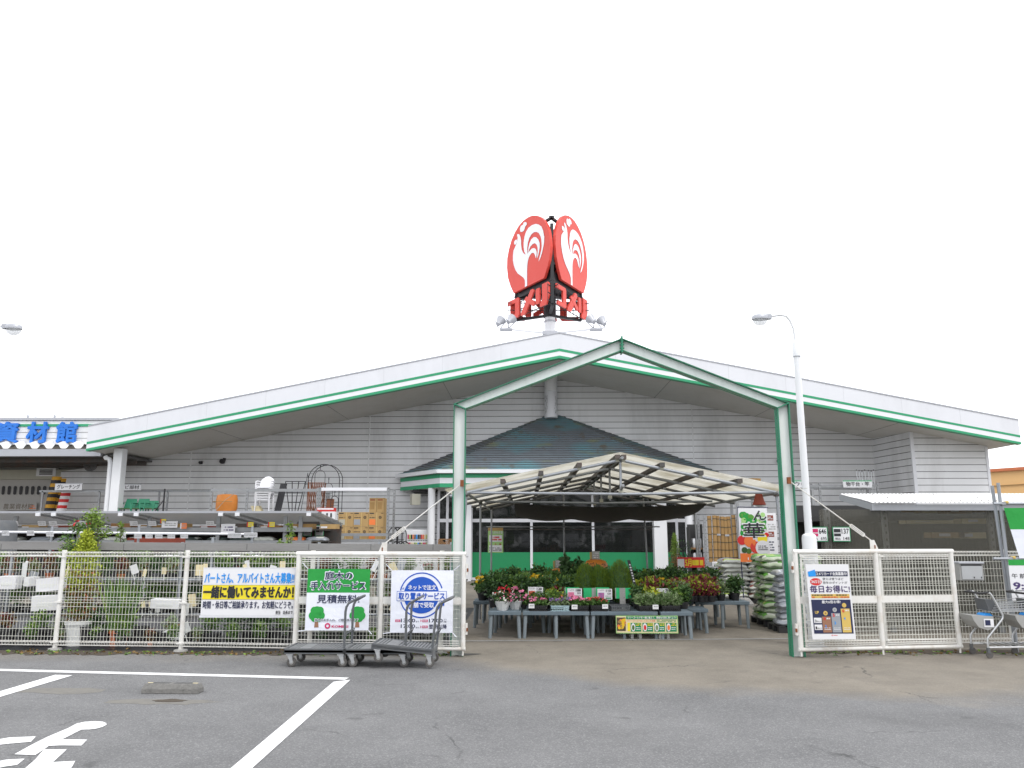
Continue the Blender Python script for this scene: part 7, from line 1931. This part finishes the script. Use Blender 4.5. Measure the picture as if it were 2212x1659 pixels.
# stack of white garden chairs
xc0 = at(566, 1100, YK + .3).x
def chair(z, top):
    t = thing('garden_chair', 'white plastic garden chair nested in the stack on the rack' if not top else 'uppermost white plastic garden chair of the stack', 'chair', (xc0, YK + .5, z), world=False, group='white garden chairs nested in one stack')
    m = MB(); m.box(-.24, -.22, .41, .24, .22, .44, 'paper'); m.box(-.24, -.24, .38, .24, -.21, .44, 'paper'); m.build('seat', t, bevel=.008)
    m = MB()
    def bk(a, b_): x = (a - .5) * .5; zz0 = .44 + b_ * .40 * (1 - .35 * (2 * a - 1) ** 2 * b_); return (x * (1 - .1 * b_), .20 + .10 * b_ - .05 * (2 * a - 1) ** 2, zz0)
    m.sheet(bk, 10, 5, 'paper'); m.sheet(lambda a, b_: tuple(Vector(bk(1 - a, b_)) + Vector((0, .015, 0))), 10, 5, 'paper'); m.build('backrest', t)
    for s_ in (-1, 1):
        m = MB(); m.path([(s_ * .25, .25, .64), (s_ * .27, -.05, .65), (s_ * .27, -.22, .62), (s_ * .26, -.24, .42)], .022, 'paper', 6); m.build('armrest', t)
        for y in (-.22, .22): m = MB(); m.tube((s_ * .22, y, .42), (s_ * .26, y * 1.08, 0), .026, 'paper', 6, r2=.018); m.build('leg', t)
for k in range(6): chair(zb_ + .0 + k * .085, k == 5)
# things leaning on the rack
def slats(u0, u1, v0, lb, mt, n):
    A, Bq = at(u0, 1102, YK + .6), at(u1, v0, YK + .7); t = thing('slat_fence_panel', lb, 'fence panel', (A.x, YK + .6, zb_)); W = (Bq.x - A.x) / n
    for k in range(n): m = MB(); m.prism([(A.x + W * k, YK + .6, zb_), (A.x + W * (k + .86), YK + .6, zb_), (A.x + .12 + W * (k + .86), YK + .8, Bq.z), (A.x + .12 + W * k, YK + .8, Bq.z)], (0, .03, 0), mt); m.build('slat', t)
slats(592, 612, 1044, 'dark grey slatted fence panel leaning on the rack', 'black_paint', 4)
A, Bq = at(619, 1102, YK + .5), at(640, 1040, YK + .6); m = MB()
for k in range(4): m.tube((A.x + .1 + .1 * k, YK + .5, zb_), (A.x - .12 + .24 * k, YK + .6, Bq.z), .016, 'black_paint', 5)
for f in (.0, .3, .62, 1): z = zb_ + (Bq.z - zb_) * f; e = .1 - .22 * f; m.tube((A.x + e, YK + .5 + .1 * f, z), (A.x + .4 + (.6 - .4) * f, YK + .5 + .1 * f, z), .014, 'black_paint', 5)
single(m, 'fan_trellis', 'black fan shaped trellis standing next to the grey slats', 'trellis', (A.x, YK + .5, zb_))
m = MB(); a = at(657, 1102, YK + .6); tp = at(665, 1022, YK + .6)
m.tube((a.x - .12, YK + .6, zb_), tp, .01, 'black_paint', 5); m.tube((a.x + .24, YK + .6, zb_), tp, .01, 'black_paint', 5)
for f in (.2, .45, .7): z = zb_ + (tp.z - zb_) * f; m.tube((a.x - .12 + .14 * f, YK + .6, z), (a.x + .24 - .12 * f, YK + .6, z), .008, 'black_paint', 4)
single(m, 'wire_obelisk', 'slender wire obelisk with pointed tip by the brown trellis', 'trellis', (a.x, YK + .6, zb_))
def expanding(u0, u1, v0, v1, lb):
    A, Bq = at(u0, v1, YK + .4), at(u1, v0, YK + .5); m = MB(); W, Hh = Bq.x - A.x, Bq.z - max(A.z, zb_); z0 = max(A.z, zb_)
    n = 9
    for k in range(n + 1):
        for s_ in (-1, 1): x0 = A.x + W * k / n; m.bar((x0, YK + .4 + .03 * s_, z0), (min(max(x0 + s_ * W * .22, A.x), A.x + W), YK + .5 + .03 * s_, z0 + Hh), .024, .014, 'trellis_brown', (0, 1, 0))
    for k in range(7): z = z0 + Hh * k / 6; m.bar((A.x, YK + .36, z), (A.x + W, YK + .38, z), .012, .02, 'trellis_brown', (0, 1, 0)) if k in (0, 6) else None
    if Hh > 1.0:
        m.box(A.x + W * .15, YK + .3, z0 + Hh * .36, A.x + W * .28, YK + .32, z0 + Hh * .52, 'paper'); m.box(A.x + W * .68, YK + .3, z0 + Hh * .18, A.x + W * .95, YK + .32, z0 + Hh * .38, 'silver')
    single(m, 'lattice_trellis', lb, 'trellis', (A.x, YK + .4, z0))
expanding(663, 703, 1043, 1103, 'large red brown expanding trellis leaning on the rack'); expanding(705, 721, 1078, 1103, 'small red brown expanding trellis beside the large one')
def arch(uc, ut, rad_u, Y, lb, r_=.014, dbl=True, zbase=None):
    c = at(uc, ut, Y); rw = rad_u / 1721 * Y; zc_ = c.z - rw; zb0 = zb_ if zbase is None else zbase; m = MB()
    for dy in ((0, .35) if dbl else (0,)):
        P = [(c.x - rw + dy * .12, Y + dy, zb0)] + [(c.x + dy * .1 + rw * math.cos(math.pi - math.pi * i / 14), Y + dy, zc_ + rw * math.sin(math.pi * i / 14)) for i in range(15)] + [(c.x + rw + dy * .12, Y + dy, zb0)]
        m.path(P, r_, 'black_paint', 6)
    if dbl:
        for i in range(0, 15, 2): t_ = math.pi * i / 14; m.tube((c.x + rw * math.cos(t_), Y, zc_ + rw * math.sin(t_)), (c.x + .035 + rw * math.cos(t_), Y + .35, zc_ + rw * math.sin(t_)), .007, 'black_paint', 4)
    else:
        for f in (.25, .5, .75): z = zb0 + (zc_ - zb0) * f; m.tube((c.x - rw, Y, z), (c.x + rw, Y, z), .008, 'black_paint', 4)
        m.tube((c.x, Y, c.z), (c.x, Y, c.z + .18), .01, 'black_paint', 5); m.lathe([(.01, 0), (.022, .03), (.005, .09)], (c.x, Y, c.z + .12), 'black_paint', 6)
    single(m, 'garden_arch', lb, 'garden arch', (c.x, Y, zb0))
arch(701, 1003, 34, YK + .7, 'tall black round topped garden arch on the rack'); arch(692, 1016, 11, YK + .6, 'narrow black arched plant support inside the tall arch', .010, False); arch(710, 1044, 9, YK + .45, 'short black arched plant support in front of the tall arch', .010, False); arch(723, 1072, 8, YK + .2, 'lowest black arched plant support next to the rack upright', .010, False)
m = MB()
for k in range(4): m.box(at(545, 1100, YK + .3).x - .02 * k, YK + .3, zb_ + k * .05, at(564, 1100, YK + .3).x - .03 * k, YK + .6, zb_ + .04 + k * .05, 'cream')
single(m, 'plank_pile', 'little pile of pale planks beside the white chairs', 'planks', (at(550, 1100, YK + .3).x, YK + .3, zb_))

# ================================================================ under the wing
def aisle(u0, u1, v0, v1, Y, s_, lb):
    A = at(u0, v1, Y); Bq = at(u1, v0, Y); b = Board(A); W, Hh = Bq.x - A.x, Bq.z - A.z; b.slab(0, 0, W, Hh, .04, 'paper'); b.rect(0, Hh - .03, W, Hh, 'lamp_grey', 1); b.txt(s_, W * .08, Hh * .18, W * .92, Hh * .82, 'ink', 2, .015)
    done(b, 'aisle_sign', lb, 'sign')
aisle(118, 178, 1044, 1059, 31.3, 'グレーチング', 'white aisle sign for gratings in front of the striped covers'); aisle(254, 305, 1046, 1059, 31.3, '塩ビ部材', 'white aisle sign partly behind the downpipe column')
m = MB(); z = at(200, 1061, 31.4).z; m.box(at(85, 1061, 31.4).x, 31.4, z - .04, at(455, 1061, 31.4).x, 31.46, z + .04, 'steel')
for u in (92, 215, 344, 362): x = at(u, 1061, 31.4).x; m.box(x - .03, 31.4, 0, x + .03, 31.46, z, 'steel')
single(m, 'sign_rail', 'long galvanized rail carrying the aisle signs under the wing', 'rail', (at(200, 1061, 31.4).x, 31.4, 0))
def cover(u_top, u_bot, v0, v1, Y, c1, c2, lb, n):
    a, b_ = at(u_top, v0, Y), at(u_bot, v1, Y); m = MB(); d = (b_ - a); w_ = .19; N = n * 2
    for k in range(N):
        p, q = a + d * (k / N), a + d * ((k + 1) / N); mt = c1 if k % 2 == 0 else c2
        for j in range(8):
            a0_, a1_ = math.pi * (1 + j / 8), math.pi * (1 + (j + 1) / 8)
            m.quad([(p.x + w_ * math.cos(a0_), Y + w_ * math.sin(a0_), p.z), (q.x + w_ * math.cos(a0_), Y + w_ * math.sin(a0_), q.z), (q.x + w_ * math.cos(a1_), Y + w_ * math.sin(a1_), q.z), (p.x + w_ * math.cos(a1_), Y + w_ * math.sin(a1_), p.z)], mt)
    m.v += []; single(m, 'guy_wire_cover', lb, 'barrier', (b_.x, Y, b_.z), 'striped half round post covers')
mat('hazard_yellow', (.55, .28, .015), .5, var=.1)
cover(124, 106, 1030, 1105, 32.2, 'hazard_yellow', 'black_paint', 'yellow and black striped post cover, outermost of the row', 5); cover(134, 118, 1034, 1105, 32.4, 'hazard_yellow', 'black_paint', 'yellow and black striped post cover next to the red one', 5); cover(147, 132, 1052, 1105, 32.1, 'red', 'paper', 'red and white striped post cover under the grating sign', 4)
for k, (u, s_) in enumerate(((275, 1), (302, 1.0), (322, .8))):
    c = at(u, 1103, 29.9); t = thing('green_chair', ('dark green plastic chair nearest the white column', 'dark green plastic chair in the middle of three', 'dark green plastic chair farthest from the white column')[k], 'chair', (c.x, 29.9, c.z - .25), world=False, group='dark green chairs beside the eave column')
    m = MB(); m.box(-.25, -.22, .3, .25, .22, .34, 'cloth_dkgreen' if 'cloth_dkgreen' in MATS else 'leaf_dark'); m.build('seat', t)
    m = MB(); m.sheet(lambda a, b_: ((a - .5) * .5 * (1 - .2 * b_), .2 + .1 * b_, .34 + .36 * b_ * s_), 6, 4, 'beam_green'); m.build('backrest', t)
    for sx in (-1, 1):
        m = MB(); m.path([(sx * .26, .22, .52), (sx * .27, -.2, .52), (sx * .25, -.22, .3)], .025, 'beam_green', 6); m.build('armrest', t)
        for y in (-.2, .2): m = MB(); m.tube((sx * .22, y, .3), (sx * .25, y, 0), .025, 'beam_green', 6); m.build('leg', t)
m = MB(); z = at(300, 1106, 29.7).z - .26; m.box(at(262, 1106, 29.7).x, 29.55, z - .05, at(352, 1106, 29.7).x, 30.3, z, 'steel'); 
for u in (264, 350): m.box(at(u, 1106, 29.7).x, 29.6, 0, at(u, 1106, 29.7).x + .06, 29.66, z - .05, 'steel')
single(m, 'display_shelf', 'steel stand carrying the dark green chairs', 'shelf', (at(300, 1106, 29.7).x, 29.9, 0))
m = MB(); c = at(352, 1105, 29.8); m.tube((c.x, 29.8, 0), (c.x, 29.8, at(352, 1056, 29.8).z), .03, 'black_paint', 6); m.tube((c.x, 29.8, at(352, 1080, 29.8).z), (c.x - .3, 29.8, at(352, 1105, 29.8).z), .02, 'black_paint', 5)
single(m, 'black_stand', 'thin black post stand near the green chairs', 'stand', (c.x, 29.8, 0))
# notice strip of characters on the far wing wall
b = Board(at(4, 1102, 33.85)); W = at(78, 1102, 33.85).x - b.o.x; Hh = at(4, 1086, 33.85).z - b.o.z
b.slab(0, 0, W, Hh, .02, 'wing_wall'); b.txt('農業資材館', W * .03, Hh * .1, W * .9, Hh * .9, 'bark', 1, .0); b.fuzz(W * .8, Hh * .1, W * .98, Hh * .7, 'orange', 2, 2, 3, .5)
done(b, 'wall_notice', 'worn notice with dark characters on the wing wall', 'sign')

# ================================================================ by the porch: vending machine, bicycles rack hoops, lattice
YV = 31.2
A, Bq = at(872, 1200, YV), at(925, 1144, YV)
vm = thing('vending_machine', 'white drinks vending machine beside the round porch column', 'vending machine', (A.x, YV, 0))
m = MB(); m.box(A.x, YV, .05, Bq.x + .1, YV + .75, Bq.z, 'lamp_white'); m.build('cabinet', vm, bevel=.03)
m = MB(); x0, x1 = A.x + .1, Bq.x + .02; z1 = Bq.z - .12; m.box(x0, YV - .012, z1 - 1.0, x1, YV - .004, z1, 'paper')
g = random.Random(4)
for r_ in range(3):
    for k in range(12):
        x = x0 + .03 + (x1 - x0 - .06) * k / 12; z = z1 - .24 - r_ * .3; m.box(x + .006, YV - .03, z, x + .055, YV - .012, z + .17, g.choice(['red', 'black_paint', 'sky_blue', 'crimson', 'bag_lime', 'leaf_light', 'orange', 'bark', 'cream'])); m.box(x + .01, YV - .02, z - .07, x + .05, YV - .012, z - .04, 'ink')
m.build('drink_window', vm)
for k, (u, v) in enumerate(((857, 1140), (864, 1170))):
    A = at(u, v, 30.2); m = MB()
    for j in range(3):
        P = [(A.x - .3 + .14 * j + .22 * (1 + math.cos(math.pi - math.pi * i / 8)) * .8, 30.2 + .1 * j, A.z - .25 + .26 * math.sin(math.pi * i / 8)) for i in range(9)]; P = [(P[0][0], P[0][1], 0 if k else A.z - .9)] + P + [(P[-1][0], P[-1][1], 0 if k else A.z - .9)]
        m.path(P, .022, 'black_paint', 6)
    single(m, 'iron_planter', 'black curled iron planter frame ' + ('lower, behind the stay rod' if k else 'upper, beside the vending machine'), 'planter', (A.x, 30.2, 0 if k else A.z - .9))
m = MB(); A, Bq = at(947, 1215, 31.3), at(976, 1165, 31.3); n = 8
for s_ in (-1, 1):
    for k in range(-n, n * 2):
        P = []
        x = A.x + (Bq.x - A.x) * k / n
        for z, xx in ((A.z, x), (Bq.z, x + s_ * (Bq.z - A.z))):
            P.append((xx, z))
        (xa_, za_), (xb_, zb2) = P
        # clip to the frame
        def cl(t_): return (xa_ + (xb_ - xa_) * t_, za_ + (zb2 - za_) * t_)
        ts = sorted([0, 1] + [min(1, max(0, (lim - xa_) / (xb_ - xa_))) for lim in (A.x, Bq.x)])
        t0, t1 = ts[1], ts[2]; p, q = cl(t0), cl(t1)
        if abs(t1 - t0) > .02 and A.x - .01 <= (p[0] + q[0]) / 2 <= Bq.x + .01: m.bar((p[0], 31.3 + .012 * s_, p[1]), (q[0], 31.3 + .012 * s_, q[1]), .03, .01, 'wood', (0, 1, 0))
for a, b_ in (((A.x, A.z), (Bq.x, A.z)), ((A.x, Bq.z), (Bq.x, Bq.z)), ((A.x, A.z), (A.x, Bq.z)), ((Bq.x, A.z), (Bq.x, Bq.z))): m.bar((a[0], 31.3, a[1]), (b_[0], 31.3, b_[1]), .04, .04, 'wood', (0, 1, 0))
for x in (A.x, Bq.x): m.bar((x, 31.3, 0), (x, 31.3, A.z), .04, .04, 'wood', (0, 1, 0))
single(m, 'lattice_screen', 'brown wooden lattice screen between porch columns and portal post', 'screen', (A.x, 31.3, 0))
# white planters beside the fence opening seen under the porch
for u, lb in ((700, 'white fertilizer pack on the shelf behind the gate'), (910, 'white goods pack with red print behind the gate')):
    A = at(u, 1216, 14.4); m = MB(); m.box(A.x, 14.4, .95, A.x + .28, 14.55, 1.35, 'paper'); m.box(A.x + .03, 14.395, 1.2, A.x + .2, 14.4, 1.25, 'crimson')
    single(m, 'goods_pack', lb, 'pack', (A.x, 14.4, .95))
# ================================================================ across the lot behind the viewer: vans the shop window mirrors, plus added trees
mat('van_white', (.62, .63, .65), .25, var=.03)
for k, (u, lb) in enumerate(((1145, 'white van across the lot, mirrored nearer the onion seedling sign'), (1233, 'white van across the lot, mirrored in the middle window pane'))):
    x = at(u, 1180, 69.2).x; y = -6.0
    t = thing('parked_van', lb, 'van', (x, y, 0), world=False, group='white vans parked across the lot')
    m = MB(); W = .74
    prof = [(0, .25), (0, .95), (.12, 1.02), (.55, 1.78), (.75, 1.84), (3.1, 1.84), (3.3, 1.7), (3.35, .3), (3.2, .22)]
    m.prism([(-W, -p, z) for p, z in prof], (2 * W, 0, 0), 'van_white'); m.build('body', t, bevel=.03)
    m = MB(); m.quad([(-W + .1, -.17, 1.08), (W - .1, -.17, 1.08), (W - .16, -.53, 1.71), (-W + .16, -.53, 1.71)][::1], 'black_paint'); m.v = [(a, b + .012, c + .008) for a, b, c in m.v]; m.build('windscreen', t)
    for s_ in (-1, 1):
        m = MB(); m.quad([(s_ * (W + .004), -p, z) for p, z in ((.5, 1.1), (1.5, 1.1), (1.5, 1.68), (.75, 1.68))], 'black_paint'); m.build('side_window', t)
        m = MB(); m.box(s_ * .45 - .14, .004, .62, s_ * .45 + .14, .03, .80, 'zinc'); m.build('headlight', t)
        for p in (.65, 2.6):
            m = MB(); m.lathe([(.15, -.08), (.26, -.08), (.28, -.05), (.28, .05), (.26, .08), (.15, .08)], (0, 0, 0), 'rubber', 18); m.lathe([(.15, -.07), (.15, .07)], (0, 0, 0), 'zinc', 12)
            m.v = [(s_ * (W - .07) + c, -p + a, .28 + b) for a, b, c in m.v]; m.build('wheel', t)
    m = MB(); m.box(-W + .02, -.02, .25, W - .02, .03, .48, 'grey_plastic'); m.build('bumper', t)
m = MB(); g = random.Random(77)  # unseen trees added to darken what the shop glass reflects
for k in range(46):
    x = -60 + k * 2.7 + g.uniform(-.6, .6); h = g.uniform(5, 9)
    m.leaves((x, -26 + g.uniform(-1.5, 1.5), h * .5), (2.2, 1.8, h * .5), 170, .9, g.choice(['leaf_dark', 'leaf_dark', 'leaf_mid']), k, .2)
structure(m, 'added_treeline', 'stuff')
